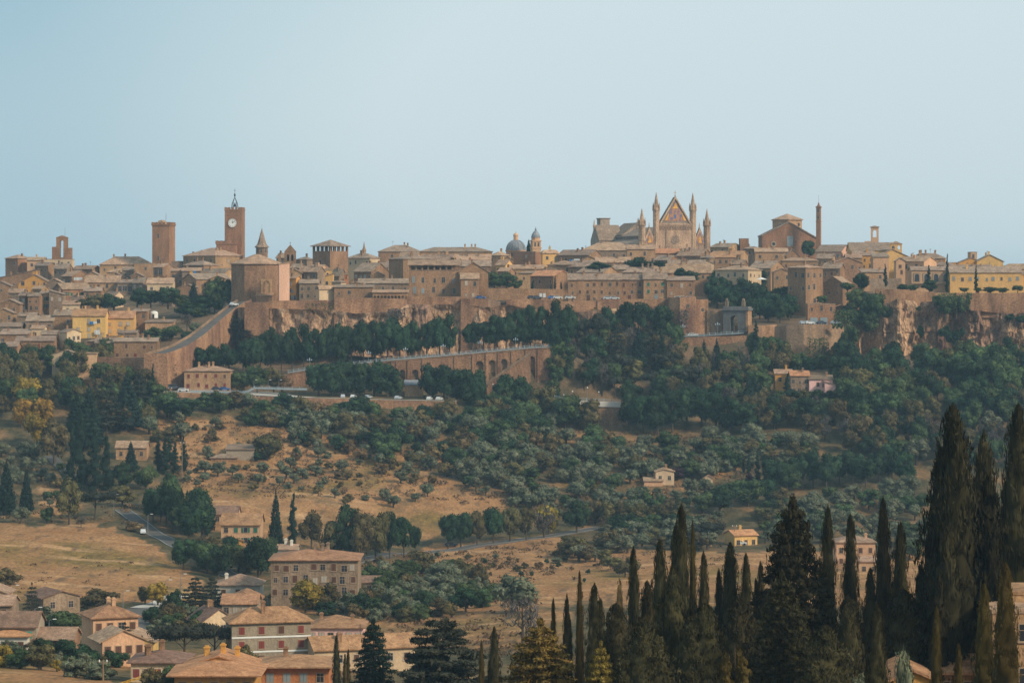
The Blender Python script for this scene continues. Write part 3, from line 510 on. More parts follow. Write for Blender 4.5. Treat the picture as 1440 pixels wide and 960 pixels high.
# spired bell tower
r, s = root('spired_tower', 367.5, 362, 1400, 'small octagonal bell tower with a pointed stone spire', 'bell tower'); mb = MB(); mb.lathe([(3.1, -4), (3.1, 5.4)], 0, 3, 8, rot=R(22.5)); mb.build('drum', 'stone', r)
mb = MB(); mb.lathe([(3.8, 5.0), (3.8, 5.5), (2.9, 6.2), (2.3, 7.2), (.15, 14.6)], 0, 3, 8, rot=R(22.5)); mb.tube((0, 3, 14.4), (0, 3, 16.6), .08, n=4); mb.build('spire', 'roof', r)
for i in range(8):
    a = R(i * 45); o = ob('belfry_opening', winmesh(1.0, 2.1, 'o'), r, (2.9 * math.sin(a), 3 - 2.9 * math.cos(a), 2.4)); o.rotation_euler = (0, 0, a)
finish(r)
# twin-arched bell gable
r, s = root('bell_gable', 408, 378, 1370, 'twin-arched stone bell gable right of the spired tower', 'bell gable'); px = lambda x: (x - 408) * s
mb = MB(); mb.arches(px(400), px(416), -5, 24 * s, [(px(405), 3.4 * s, 11 * s, 18.5 * s), (px(411), 3.4 * s, 11 * s, 18.5 * s)], 0, 1.8); mb.prism([(px(399.5), 24.05 * s), (px(416.5), 24.05 * s), (px(408), 34 * s)], 'y', -.1, 1.9); mb.build('wall', 'stone', r); mb = MB(); mb.box(px(391), px(394.5), 0, 1.2, -4, 20 * s); mb.build('pier', 'stone', r)
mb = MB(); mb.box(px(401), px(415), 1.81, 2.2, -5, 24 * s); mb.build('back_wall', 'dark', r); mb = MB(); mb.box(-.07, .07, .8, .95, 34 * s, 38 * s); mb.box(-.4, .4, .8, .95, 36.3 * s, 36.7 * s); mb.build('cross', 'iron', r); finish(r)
# tower house with open loggia under a hip roof
r, s = root('tower_house', 464, 380, 1330, 'square brown tower house with open loggia under a hip roof', 'tower house', R(-40)); a, b = 26 * s / math.cos(R(40)), 24 * s / math.sin(R(40)); h = 27 * s
mb = MB(); mb.box(-a, 0, 0, b, -8, h); mb.build('wall', 'stone', r); 
for i in range(5):
    for q_, (X, Yy) in enumerate(((-a + (a - .9) * i / 4, 0), (-.9, (b - .9) * i / 4), (-a, (b - .9) * i / 4), (-a + (a - .9) * i / 4, b - .9))):
        if q_ in (1, 2) and i in (0, 4): continue
        mb = MB(); mb.box(0, .9, 0, .9, 0, 2.2); mb.build('loggia_pier', 'stone', r, (X, Yy, h + .001))
mb = MB(); mb.box(-a - .9, .9, -.9, b + .9, h + 2.21, h + 2.5); k = len(mb.v); mb.v += [(-a - 1, -1, h + 2.5), (1, -1, h + 2.5), (1, b + 1, h + 2.5), (-a - 1, b + 1, h + 2.5), (-a / 2, b / 2, h + 5.6)]; mb.f += [(k, k + 1, k + 4), (k + 1, k + 2, k + 4), (k + 2, k + 3, k + 4), (k + 3, k, k + 4)]; mb.m += [0] * 4; mb.build('roof', 'roof', r)
ob('window', winmesh(1.1, 1.6, 'brown'), r, (-a * .55, -.02, h * .35)); finish(r)
# domed church and its bell tower
r, s = root('domed_church', 725.5, 364, 1450, 'domed church with grey ribbed dome and lantern', 'church'); mb = MB(); mb.lathe([(5.2, -8), (5.2, 4.4)], 0, 6, 16); mb.lathe([(5.6, 4.0), (5.6, 4.6)], 0, 6, 16); mb.build('drum', 'peach', r)
mb = MB(); mb.lathe([(5.2, 4.61)] + [(5.15 * math.cos(R(t)), 4.61 + 5.4 * math.sin(R(t))) for t in range(10, 86, 10)] + [(.5, 10.05)], 0, 6, 20); d = mb.build('dome', 'rooflead', r)
mb = MB()
for i in range(10):
    a = R(i * 36); q = [(5.2 * math.cos(R(t)), 4.65 + 5.45 * math.sin(R(t))) for t in range(0, 86, 12)]
    for (ra, za), (rb, zb) in zip(q, q[1:]): mb.tube((ra * math.cos(a), 6 + ra * math.sin(a), za), (rb * math.cos(a), 6 + rb * math.sin(a), zb), .14, n=4)
mb.build('rib', 'rooflead', d); mb = MB(); mb.lathe([(1.25, 9.7), (1.25, 12.2), (1.5, 12.2), (1.4, 12.7), (.9, 13.3), (.15, 13.8), (.08, 14.8)], 0, 6, 8); mb.build('lantern', 'peach', r)
mb = MB(); mb.box(-10, -3, 0, 14, -8, 1); mb.prism([(-10.4, 1.02), (-2.6, 1.02), (-6.5, 3)], 'y', -.4, 14); mb.build('nave', 'tan', r)
for i in range(8): a = R(i * 45 + 22); o = ob('window', winmesh(.9, 1.7, 'o'), r, (5.2 * math.sin(a), 6 - 5.2 * math.cos(a), 1.4)); o.rotation_euler = (0, 0, a)
finish(r)
r, s = root('campanile', 755, 356, 1440, 'baroque bell tower with a little grey cupola beside the dome', 'bell tower', R(15)); mb = MB(); mb.box(-2.3, 2.3, 0, 4.6, -8, 2.5)
for z in (2.5, 6.2): mb.box(-2.6, 2.6, -.3, 4.9, z, z + .5)
mb.box(-2.2, 2.2, .1, 4.5, 3, 6.2); mb.lathe([(2.3, 6.7), (2.3, 8.2)], 0, 2.3, 8, rot=R(22.5)); mb.build('shaft', 'peach', r); mb = MB(); mb.lathe([(2.5, 8.2), (2.4, 8.6), (2.1, 9.7), (1.3, 11), (.5, 11.7), (.5, 12.4), (.15, 13), (.05, 14)], 0, 2.3, 10); mb.build('cupola', 'rooflead', r)
for x in (-.9, .9): ob('window', winmesh(.8, 1.9, 'o'), r, (x, .08, 3.6))
finish(r)
# big gabled church with polygonal drum on the right skyline
r, s = root('gabled_church', 1110, 354, 1480, 'large brown church with plain gabled front and polygonal drum behind', 'church'); px = lambda x: (x - 1110) * s
mb = MB(); mb.prism([(px(1072), -6), (px(1148), -6), (px(1148), 19 * s), (px(1110), 41 * s), (px(1072), 22 * s)], 'y', 0, 24); mb.build('wall', 'brick', r)
mb = MB(); mb.prism([(px(1071), 21.6 * s), (px(1110), 41.1 * s), (px(1149), 18.6 * s), (px(1149), 20.2 * s), (px(1110), 42.6 * s), (px(1071), 23.2 * s)], 'y', -.5, 24.3); mb.build('roof', 'roof', r)
mb = MB(); mb.lathe([(8.7, 2), (8.7, 46 * s)], 1.0, 22, 6, rot=R(30)); mb.build('drum', 'tan', r); mb = MB(); mb.lathe([(9.6, 45.6 * s), (9.6, 46.6 * s), (.1, 55 * s)], 1.0, 22, 6, rot=R(30)); mb.build('drum_roof', 'rooflight', r)
ob('window', winmesh(3, 5.2, 'greyblue'), r, (px(1111), -.02, 8 * s)); mb = MB(); mb.prism([(1.5 * math.cos(R(i * 20)), 1.5 * math.sin(R(i * 20))) for i in range(18)], 'y', -.3, 0); o = mb.build('oculus', 'surround', r, (px(1088), -.01, 11 * s)); mb = MB(); mb.prism([(.85 * math.cos(R(i * 20)), .85 * math.sin(R(i * 20))) for i in range(18)], 'y', -.35, -.31); mb.build('pane', 'glass', o)
for x in (-4.5, 5.5): ob('window', winmesh(1, 1.6, 'o'), r, (x + 1, 14.4, 37 * s))
finish(r)
r, s = root('slim_tower', 1150.5, 352, 1470, 'slim tall brick bell tower right of the large gabled church', 'bell tower', R(-20)); mb = MB(); mb.box(-1.15, 1.15, 0, 2.3, -6, 40 * s); mb.box(-1.3, 1.3, -.15, 2.45, 40 * s, 40 * s + .4); mb.box(-1.1, 1.1, .05, 2.25, 40 * s + .4, 60 * s); mb.box(-1.4, 1.4, -.25, 2.55, 60 * s, 61.5 * s); mb.build('shaft', 'brick', r)
mb = MB(); mb.lathe([(1.3, 61.6 * s), (.5, 64 * s), (.45, 66 * s), (.1, 67.5 * s)], 0, 1.15, 6); mb.tube((0, 1.15, 67 * s), (0, 1.15, 78 * s), .06, n=4); mb.build('cap', 'brick', r)
for z in (44, 53): ob('window', winmesh(.9, 1.8, 'o'), r, (0, .03, z * s))
finish(r)
# open belfry on the convent roof
r, s = root('open_belfry', 1230, 346, 1440, 'slender square belfry with see-through arch on the long convent roof', 'bell tower', R(-8)); mb = MB(); mb.box(-2.0, 2.0, 0, 3.6, -6, 12 * s); mb.build('shaft', 'peach', r)
mb = MB(); mb.arches(-2.0, 2.0, 12.05 * s, 26 * s, [(0, 1.9, 12.4 * s, 20 * s)], 0, .8); mb.arches(-2.0, 2.0, 12.05 * s, 26 * s, [(0, 1.9, 12.4 * s, 20 * s)], 2.8, 3.6); mb.box(-2.35, 2.35, -.35, 3.95, 26.02 * s, 27 * s); mb.box(-5.2, -2.05, 0, 3.2, -6, 7 * s); mb.build('arched_top', 'peach', r)
mb = MB(); k = 0; mb.v += [(-2.5, -.5, 27.02 * s), (2.5, -.5, 27.02 * s), (2.5, 4.1, 27.02 * s), (-2.5, 4.1, 27.02 * s), (0, 1.8, 29 * s)]; mb.f += [(0, 1, 4), (1, 2, 4), (2, 3, 4), (3, 0, 4)]; mb.m += [0] * 4; mb.build('roof', 'roof', r); finish(r)
# yellow bell gables
def bellgable(x0, x1, yt, yb, Y, label, mt, n=2):
    r, s = root('bell_gable', (x0 + x1) / 2, yb, Y, label, 'bell gable'); w2 = (x1 - x0) / 2 * s; h = (yb - yt) * s; hs = h * .72; aw = w2 * 2 / (n + (.9 if n > 1 else 1.2))
    mb = MB(); mb.arches(-w2, w2, -4, hs, [((-w2 + (i + .5) * 2 * w2 / n), aw * .8, hs * .3, hs - aw * .75) for i in range(n)], 0, 1.4); mb.build('wall', mt, r)
    mb = MB(); mb.prism([(-w2 - .4, hs + .02), (w2 + .4, hs + .02), (0, h)], 'y', -.3, 1.7); mb.build('roof', 'rooflight', r); finish(r)
    mb = MB(); mb.lathe([(aw * .3, hs * .45), (aw * .2, hs * .7)], 0 if n == 1 else -w2 / 2, .7, 6); mb.build('bell', 'iron', r)
bellgable(1252, 1268.5, 339, 354, 1420, 'yellow bell gable with two arches on the convent church', 'yellow'); bellgable(454, 467, 375, 392, 1290, 'bright yellow bell gable with one arch above the cream house', 'yellow', 1); bellgable(483.5, 490, 383, 396, 1240, 'tiny orange bell gable with one arch left of the arcaded convent', 'orange', 1)
mb = MB(); r, s = root('small_spire', 512, 358, 1480, 'tiny distant spire on the skyline right of the tower house', 'spire'); mb.lathe([(1.0, -2), (1.0, 2), (1.3, 2), (.5, 4), (.06, 7)], 0, 0, 8); mb.build('spire_body', 'stone', r); finish(r)
# town gate
r, s = root('town_gate', 1035, 473, 1150, 'dark-fronted stone town gate with tall arch and two stone posts on top', 'gate', R(-22)); mb = MB(); mb.arches(-5.6, 4.2, -3, 10.8, [(-.9, 3.4, -2.9, 7)], 0, 5); mb.build('front', 'darkgrey', r)
mb = MB(); mb.box(4.21, 5.2, -.1, 5.2, -3, 10.8); mb.build('side', 'tan', r); mb = MB(); mb.box(-6, 5.6, -.5, 5.5, 10.81, 11.7); mb.box(-5.6, 5.2, 0, 5, 11.7, 12.4); mb.build('cornice', 'darkgrey', r)  # the right side's sunlit tone is put into a paler wall colour
for x in (-4.3, 3): mb = MB(); mb.box(x - .65, x + .65, .2, 1.5, 12.41, 14.6); mb.lathe([(.5, 14.6), (.7, 15.1), (.3, 15.8)], x, .85, 8); mb.build('post', 'greystone', r)
mb = MB(); mb.box(-2.3, .5, 5.2, 5.5, -3, 4.5); mb.build('inner_wall', 'tan', r); finish(r)
# ---------------------------------------------------------------- houses
CH = {}
def chimney_mesh(mt):
    if mt not in CH: mb = MB(); mb.box(-.4, .4, -.4, .4, -1.2, 1.3); mb.box(-.52, .52, -.52, .52, 1.3, 1.5); mb.box(-.3, .3, -.3, .3, 1.5, 1.75); CH[mt] = mb.mesh('chimney', mt)
    return CH[mt]
STY = {'o': ('o',), 'g': ('green', 'green2', 'o'), 'b': ('brown', 'brown', 'o'), 'r': ('red', 'red', 'brown'), 'w': ('pale', 'o', 'pale'), 't': ('teal', 'teal2'), 'B': ('brown2', 'brown', 'brown2'), 'G': ('greyblue', 'greyblue', 'o'), 'm': ('o', 'brown', 'o', 'brown', 'pale', 'o')}
def H(label, x0, x1, ye, yb, roof='s', rh=6, wall='stone', rf='roof', win='', Y=None, xs=None, th=30, d=9, ch=1, name='house', cat='house', near=False, wsize=None, oh=.5, first=1.5, gap=3.2, door=None):
    """x0..x1, eave row ye and base row yb of the front in the picture; xs = row of the near corner when a right flank shows (turned by th degrees)"""
    rnd = random.Random(label)
    if not near and Y is not None and Y > 1190 and x1 - x0 > 14 and name == 'house':
        q = rnd.random()
        if wall == 'stone' and not any(w_ in label for w_ in ('stone', 'brown', 'grey', 'dark')): wall = 'stone' if q < .45 else 'tan' if q < .66 else 'greystone' if q < .8 else 'cream' if q < .9 else 'peach' if q < .96 else 'yellow'
        if rf == 'roof' and rnd.random() < .2: rf = 'rooflight'
        ye += rnd.uniform(-1.2, 1.2)
        if xs is None and roof == 's' and x1 - x0 < 62 and rnd.random() < .6: xs = x0 + (x1 - x0) * rnd.uniform(.5, .8); th = rnd.uniform(22, 42); rh *= rnd.uniform(.85, 1.2)
        if roof == 's' and rnd.random() < .22: roof = 'h'
    if near and Y > 300: Y = hit(xs if xs is not None else (x0 + x1) / 2, yb).y
    if Y is None: Y = 1115 + (490 - ye) * 2.5 if x0 < 335 else 1180 + (415 - ye) * 4
    s = Y / F; t = R(th) if xs is not None else 0; xc = xs if xs is not None else x1
    wd = (xc - x0) * s / math.cos(t)
    if xs is not None: d = max(2.5, (x1 - xs) * s / math.sin(t))
    c = P(xc, yb, Y); zg = min(c.z, gz(c.x, Y), gz(c.x - wd, Y), gz(c.x - wd / 2, Y + d)) - .6; zb = c.z - zg; c.z = zg
    r = tag(ob(name, None, None, c, -t), label, cat); ze = P(xc, ye, Y).z - zg; h = rh * s; mw = MB(); mr = MB(); o = oh; T = .24; e = .03
    if roof in 'sd':
        pk = d / 2 if roof == 's' else d
        mw.prism([(0, 0), (d, 0), (d, ze if roof == 's' else ze + h), (pk, ze + h), (0, ze)] if roof == 's' else [(0, 0), (d, 0), (d, ze + h), (0, ze)], 'x', -wd, 0)
        k = h / pk; lo = [(-o, ze - o * k + e), (pk, ze + h + e)] + ([(d + o, ze - o * k + e)] if roof == 's' else [(d + o, ze + h + o * k + e)][:1]); 
        if roof == 'd': lo = [(-o, ze - o * k + e), (d + o, ze + h + o * k + e)]
        mr.prism(lo + [(a, b + T) for a, b in reversed(lo)], 'x', -wd - .4, .4)
    elif roof in 'glr':
        px = {'g': -wd / 2, 'l': 0, 'r': -wd}[roof]; prof = [(-wd, 0), (0, 0)] + ([(0, ze)] if roof != 'l' else []) + [(px, ze + h)] + ([(-wd, ze)] if roof != 'r' else []); mw.prism(prof, 'y', 0, d)
        k = h / (wd / 2 if roof == 'g' else wd); lo = ([(-wd - o, ze - o * k + e)] if roof != 'r' else [(-wd - o, ze + h + o * k + e)]) + ([(px, ze + h + e)] if roof == 'g' else []) + ([(o, ze - o * k + e)] if roof != 'l' else [(o, ze + h + o * k + e)])
        mr.prism(lo + [(a, b + T) for a, b in reversed(lo)], 'y', -.4, d + .4)
    elif roof == 'h':
        mw.box(-wd, 0, 0, d, 0, ze); mr.box(-wd - o, o, -o, d + o, ze + .01, ze + .2); a, b = -wd - o - .06, o + .06; p, q = -o - .06, d + o + .06; z = ze + .2; k = min(wd, d) / 2
        if wd >= d: tp = [(-wd + k, d / 2), (-k, d / 2)]
        else: tp = [(-wd / 2, k), (-wd / 2, d - k)]
        A, B = [(x, y, ze + h) for x, y in tp]; c4 = [(a, p, z), (b, p, z), (b, q, z), (a, q, z)]
        if wd >= d: fs = [[c4[0], c4[1], B, A], [c4[1], c4[2], B], [c4[2], c4[3], A, B], [c4[3], c4[0], A]]
        else: fs = [[c4[0], c4[1], A], [c4[1], c4[2], B, A], [c4[2], c4[3], B], [c4[3], c4[0], A, B]]
        for f in fs: mr.face(f)
        mr.face(c4)
    else:
        mw.box(-wd, 0, 0, d, 0, ze); mr.box(-wd - .1, .1, -.1, d + .1, ze + .005, ze + .3); mr.box(-wd + .3, -.3, .3, d - .3, ze + .3, ze + .34)
    wo = mw.build('wall', wall, r); ro = mr.build('roof', rf, r)
    sz = wsize or (1.0, 1.5)
    for spec in win.split():
        face, spec = spec[0], spec[1:]; face = 'r' if xs is not None and th > 50 else face; st = spec[-1]; rows, cols = spec[:-1].split('x'); rows, cols = int(rows), int(cols); span = wd if face == 'f' else d
        for i in range(rows):
            for j in range(cols):
                if rnd.random() < (.0 if near else .15): continue
                q = span * (j + .5) / cols + (0 if near else rnd.uniform(-.12, .12) * span / cols); z = ze - first - sz[1] - i * gap + (0 if near else rnd.uniform(-.3, .25)); wz = sz if near else rnd.choice((sz, sz, (sz[0] * 1.2, sz[1]), (sz[0] * .75, sz[1] * .8), (sz[0] * 1.05, sz[1] * 1.25)))
                if z < zb * .0 + .4: continue
                style = rnd.choice(STY[st]); m = winmesh(wz[0], wz[1], style, 'pale_trim' if wall in ('white', 'cream', 'pink') else 'surround')
                w_ = ob('window', m, wo, (-wd + q, -.01, z) if face == 'f' else (.01, q, z))
                if face == 'r': w_.rotation_euler = (0, 0, math.pi / 2)
    for k in range(ch + (1 if ch and not near and wd > 14 else 0)):
        u, v = rnd.uniform(.2, .8), rnd.uniform(.25, .6)
        if roof == 's': z = ze + h * (1 - abs(v - .5) * 2)
        elif roof == 'g': z = ze + h * (1 - abs(u - .5) * 2)
        elif roof == 'h': z = ze + h * min(1, 2 * min(u, 1 - u, v, 1 - v) * max(wd, d) / min(wd, d)) * .9
        else: z = ze + h * v * .9
        ob('chimney', chimney_mesh(wall if wall in ('stone', 'tan', 'yellow', 'peach', 'greystone', 'white', 'ochre') else 'stone'), ro, (-wd + u * wd, v * d, z + .2))
    if ch and rnd.random() < .35:
        mb = MB(); mb.tube((0, 0, -.5), (0, 0, 2.6), .05, n=4); mb.box(-.7, .7, -.03, .03, 2.2, 2.28); mb.box(-.45, .45, -.03, .03, 1.8, 1.88); mb.build('aerial', 'iron', ro, (-wd * rnd.uniform(.25, .75), d * .5, ze + h * .9))
    if door:
        m = winmesh(1.5, 2.5, door); ob('door', m, wo, (-wd * rnd.uniform(.3, .7), -.02, max(zb, .3)))
    return r, wo, ro, wd, d, ze, h
# --- left quarter of the town, front to back
H('low stone house with two window rows at the foot of the ramp', 160, 221, 480, 501, 's', 4.5, 'stone', 'roof', 'f2x5r', d=8, Y=1106)
H('narrow grey house with two small windows beside the lowest stone house', 134, 160, 482, 501, 's', 6, 'greystone', 'roof', 'f1x2o', d=9, Y=1108)
H('small brown house with hip roof under the yellow houses', 122, 148, 480, 500, 'h', 4, 'stone', 'roof', 'f1x2o', d=8, Y=1116)
H('flat peach garage wall at the edge of the wood', 108, 136, 497, 503, 'd', 1.2, 'peach', 'rooflight', '', d=6, Y=1098, ch=0)
H('wide pale gable with one dark window low on the left', 73, 112, 499, 506, 'g', 7, 'cream', 'roof', 'f1x1o', d=10, Y=1101, ch=0)
H('cream house with shuttered windows and balcony below the yellow house', 80, 112, 467, 488, 's', 4, 'cream', 'roof', 'f2x3b', Y=1128, xs=94, th=58)
H('long yellow house with washing hung below its windows', 102, 148, 444, 484, 's', 9, 'yellow', 'terracotta', 'f3x3w', Y=1150, d=10)
H('yellow house with a round balcony right of the house with washing', 148, 188, 447, 478, 's', 9, 'yellow', 'terracotta', 'f2x3w', Y=1158, d=10)
H('small ochre lean-to wall below the yellow houses', 152, 171, 476, 484, 'l', 5, 'ochre', 'roof', '', Y=1132, d=6, ch=0)
H('stone block with three rows of tiny windows right of the yellow houses', 187, 206, 438, 474, 'd', 3, 'stone', 'roof', 'f3x2o', Y=1166, d=10)
H('low tan house below the white water tank', 204, 243, 453, 468, 'd', 2.5, 'tan', 'roof', 'f1x2o', Y=1160, d=9)
H('brown house with small dark window left of the long yellow house', 76, 102, 443, 468, 's', 7, 'stone', 'roof', 'f1x2o', Y=1162)
H('stone house with wide grey roof and a drainpipe', 37, 75, 451, 480, 's', 7, 'greystone', 'roof', 'f2x3o', Y=1160)
H('house with flat sloping roof on the far left below the stone terraces', 0, 40, 470, 492, 'd', 6, 'stone', 'roof', 'f1x4m', Y=1140)
H('long low house with red shutters at the left edge above the wood', 22, 76, 479, 500, 's', 6, 'stone', 'roof', 'f1x4r', Y=1124)
H('low house with pale wall at the bottom left corner of the town', -14, 24, 487, 506, 's', 6, 'stone', 'roof', 'f1x3m', Y=1115)
H('stone house at the left edge with a sloping lane wall', -22, 30, 459, 476, 's', 5, 'greystone', 'roof', 'f1x4m', Y=1158)
H('gabled stone house with bright windows at the left edge', 0, 27, 427, 458, 'g', 6, 'stone', 'roof', 'f3x2w', Y=1205)
H('stone house with white window frames under the ochre gable', 26, 42, 416, 446, 's', 5, 'stone', 'roof', 'f3x2w', Y=1222)
H('brown house with a dark roof terrace opening', 39, 55, 416, 450, 's', 4, 'stone', 'roof', 'f3x2o', Y=1218)
H('house with green shutter between the roof terrace and the brick house', 55, 70, 412, 446, 'd', 3, 'tan', 'roof', 'f2x2g', Y=1230)
H('low house with pale lean-to roof in front of the brick house', 69, 88, 414, 434, 'r', 5, 'stone', 'roof', 'f1x2w', Y=1226)
H('reddish brick house with four tall windows and dark eaves', 70, 125, 406, 432, 'g', 8, 'brick', 'roof', 'f1x5g', Y=1262, xs=88, th=62)
H('long stone house beside the leftmost dark garden tree', 118, 142, 410, 428, 's', 5, 'stone', 'roof', 'f1x2o', Y=1258)
H('ochre gabled house with two dark windows on the left', 26, 71, 398, 415, 'g', 12, 'ochre', 'roof', 'f1x3o', Y=1330, first=-.8, wsize=(1.2, 1.7))
H('house with broad grey-brown roof at the upper left edge', -10, 52, 392, 408, 'l', 13, 'stone', 'roof', 'f1x3o', Y=1352)
H('small dark-eaved house on the left edge below the broad roof', -12, 14, 401, 420, 'g', 6, 'stone', 'roof', 'f1x1o', Y=1300)
H('stone house with lean-to roof left of the ochre gable', 12, 34, 411, 424, 's', 5, 'greystone', 'roof', 'f1x2o', Y=1262)
H('house on the left skyline with a chimney on its ridge', 5, 40, 363, 378, 's', 6, 'brick', 'rooflight', 'f1x2o', Y=1480, xs=25, th=35)
H('low skyline house between the left chimney house and the bell gable', 38, 62, 366, 380, 's', 4, 'stone', 'rooflight', 'f1x2o', Y=1475)
H('flat-roofed pale building under the ruined bell gable', 62, 101, 365, 380, 'f', 1, 'cream', 'roof', 'f1x4o', Y=1468, ch=0)
H('brown house with shaded porch below the flat pale building', 46, 76, 373, 388, 's', 5, 'stone', 'roof', 'f1x3o', Y=1440)
H('roof below the ruined bell gable with a small terrace', 74, 100, 377, 392, 's', 6, 'greystone', 'roof', 'f1x3m', Y=1430)
H('long low roof between the bell gable and the square tower', 98, 141, 378, 392, 's', 5, 'stone', 'rooflight', 'f1x4o', Y=1450)
H('stone house with gable facing left and white awning', 85, 122, 389, 404, 's', 8, 'stone', 'roof', 'f1x2w', Y=1390, xs=101, th=35)
H('wide roof right of the white awning with tan wall', 120, 168, 397, 412, 's', 9, 'tan', 'rooflight', 'f1x4m', Y=1340)
H('small gabled house behind the wide roof', 118, 142, 388, 398, 'g', 6, 'stone', 'roof', 'f1x1o', Y=1380)
H('round-shouldered brown house with dark doorway', 150, 176, 389, 402, 'g', 6, 'stone', 'roof', 'f1x2o', Y=1395)
H('broad pale hip-roofed house left of the square brick tower', 140, 212, 372, 390, 'h', 12, 'tan', 'rooflight', 'f1x5o', Y=1450, d=14)
H('grey house with dark balcony left of the tan block', 172, 192, 379, 396, 's', 4, 'greystone', 'roof', 'f2x2o', Y=1400)
H('square tan block just below the plain brick tower', 189, 216, 372, 396, 'f', 1, 'tan', 'rooflight', 'f1x1o', Y=1390, ch=0)
H('house with two wide dark windows beneath the plain brick tower', 215, 242, 376, 396, 's', 5, 'stone', 'rooflight', 'f1x2o', Y=1370, wsize=(1.9, 2))
H('house with dark three-bay loggia above the garden trees', 165, 186, 398, 416, 'd', 4, 'greystone', 'roof', 'f1x3o', Y=1335, wsize=(1.6, 2.6))
H('pale stone house with turquoise awning window', 185, 208, 397, 418, 's', 6, 'greystone', 'roof', 'f1x2w', Y=1330)
H('long roofed house with drain and small door behind the garden trees', 207, 243, 398, 416, 's', 7, 'stone', 'roof', 'f1x3o', Y=1322)
H('narrow grey house in the gap right of the plain tower', 241, 256, 367, 390, 'f', 1, 'greystone', 'roof', 'f1x1o', Y=1410, ch=0)
H('stone house with washing beneath the big hip-roofed house', 240, 257, 382, 402, 's', 3, 'stone', 'roof', 'f2x2o', Y=1360)
H('big hip-roofed house left of the clock tower base', 253, 337, 360, 382, 'h', 12, 'stone', 'rooflight', 'f1x4o r1x3w', Y=1395, xs=303, th=38)
H('front annex with lean-to roof under the big hip-roofed house', 255, 304, 373, 390, 's', 6, 'stone', 'roof', 'f1x4o', Y=1375)
H('grey annex with washing line and low roof', 256, 282, 382, 394, 's', 4, 'greystone', 'roof', 'f1x3m', Y=1356)
H('long low roof with white skylight left of the octagonal church', 278, 328, 384, 396, 's', 5, 'tan', 'roof', 'f1x3o', Y=1350)
H('brown gabled house above the ramp trees', 251, 322, 393, 416, 'g', 8, 'stone', 'roof', 'f1x2o', Y=1320, xs=276, th=62)
H('small brown house with two low roofs under the gabled house', 252, 276, 405, 418, 'g', 4, 'stone', 'roof', 'f1x1o', Y=1296)
H('tiny pale pink house at the top of the ramp', 334, 349, 400, 420, 's', 6, 'pink', 'roof', 'f1x1b', Y=1215)
H('plain skyline roof left of the clock tower', 256, 305, 362, 372, 's', 5, 'stone', 'roof', '', Y=1425)
# --- between the ramp and the large gabled house
r, wo, ro, wd, d, ze, h = H('pink plaster house end beside the octagonal church', 391, 406.5, 371, 428, 'd', 2, 'pink', 'roof', '', Y=1193, xs=392.5, th=60, ch=0)
H('orange house with pale shutters and ground-floor doors', 406, 421.5, 392, 426, 's', 3, 'plaster_orange', 'rooflight', 'f3x3G', Y=1206, d=8)
H('grey stone house with iron balconies right of the orange house', 421, 448, 398, 426, 's', 5, 'greystone', 'roof', 'f2x3o', Y=1204)
H('stone house with dark eaves behind the balcony house', 419, 456, 382, 402, 's', 8, 'greystone', 'roof', 'f1x3o', Y=1250)
H('tan house with small gable above the orange house', 404, 424, 384, 396, 'g', 5, 'tan', 'rooflight', 'f1x1o', Y=1252)
H('long skyline roof between twin bell gable and tower house', 415, 442, 366, 386, 's', 5, 'greystone', 'roof', '', Y=1385)
H('cream blank-walled house with tiled lean-to roof on the rampart', 447, 471, 405, 426, 'g', 3, 'cream', 'rooflight', '', Y=1176, ch=0, xs=449, th=62)
H('yellow wall with low pitched roof under the yellow bell gable', 448, 468, 391, 408, 'l', 6, 'yellow', 'rooflight', 'f1x1o', Y=1270, ch=0)
H('grey house with dark door right of the yellow bell gable', 466, 486, 386, 400, 's', 7, 'greystone', 'roof', 'f1x2o', Y=1282)
H('roof with shaded porch below the tower house', 434, 462, 378, 390, 's', 6, 'stone', 'rooflight', 'f1x2o', Y=1310)
H('convent wing with gable end and two stacked windows', 470, 524, 404, 424, 'd', 3, 'stone', 'roof', 'f2x4o', Y=1176, d=12)
H('small gabled house front left of the arcade', 486, 516, 401, 412, 'g', 5, 'stone', 'roof', '', Y=1192)
H('upper convent wing with long roof above the arcade', 504, 576, 398, 416, 's', 6, 'greystone', 'roof', 'f1x5o', Y=1212)
H('two-storey house with grey windows above the convent roof', 497, 545, 381, 400, 's', 10, 'stone', 'roof', 'f1x4G', Y=1272)
H('long house with deep eaves left of the gabled stone house', 512, 546, 377, 392, 's', 6, 'stone', 'roof', 'f1x3o', Y=1296)
H('skyline houses with jumbled roofs right of the tower house', 487, 533, 363, 384, 's', 7, 'stone', 'roof', 'f1x4m', Y=1400)
H('tall stone house with gable wall facing right', 545, 611, 365, 400, 's', 7, 'stone', 'roof', 'f2x2r', Y=1232, xs=567, th=62)
H('long skyline palace roof with dark eaves left of centre', 532, 592, 354, 376, 'h', 10, 'stone', 'roof', 'f1x5o', Y=1440, d=16)
H('light terrace house in front of the skyline palace', 560, 592, 365, 378, 's', 10, 'cream', 'rooflight', '', Y=1385, ch=0)
H('second skyline palace with flat ridge left of the dome', 588, 692, 354.5, 374, 'h', 7, 'stone', 'roof', 'f1x8o', Y=1445, d=16, ch=2)
H('roofs with light lane wall below the second skyline palace', 585, 645, 366, 382, 's', 6, 'tan', 'rooflight', 'f1x5o', Y=1380)
H('house with twin chimneys right of the loggia palace', 640, 690, 366, 384, 's', 7, 'stone', 'rooflight', 'f1x4o', Y=1375, ch=2)
r, wo, ro, wd, d, ze, h = H('palace with a long dark rooftop loggia and tall windows', 575, 646, 380.5, 422, 'f', 1, 'stone', 'roof', 'f3x5G', Y=1178, d=12, ch=0, wsize=(1.1, 2.2), first=3, gap=4.2)
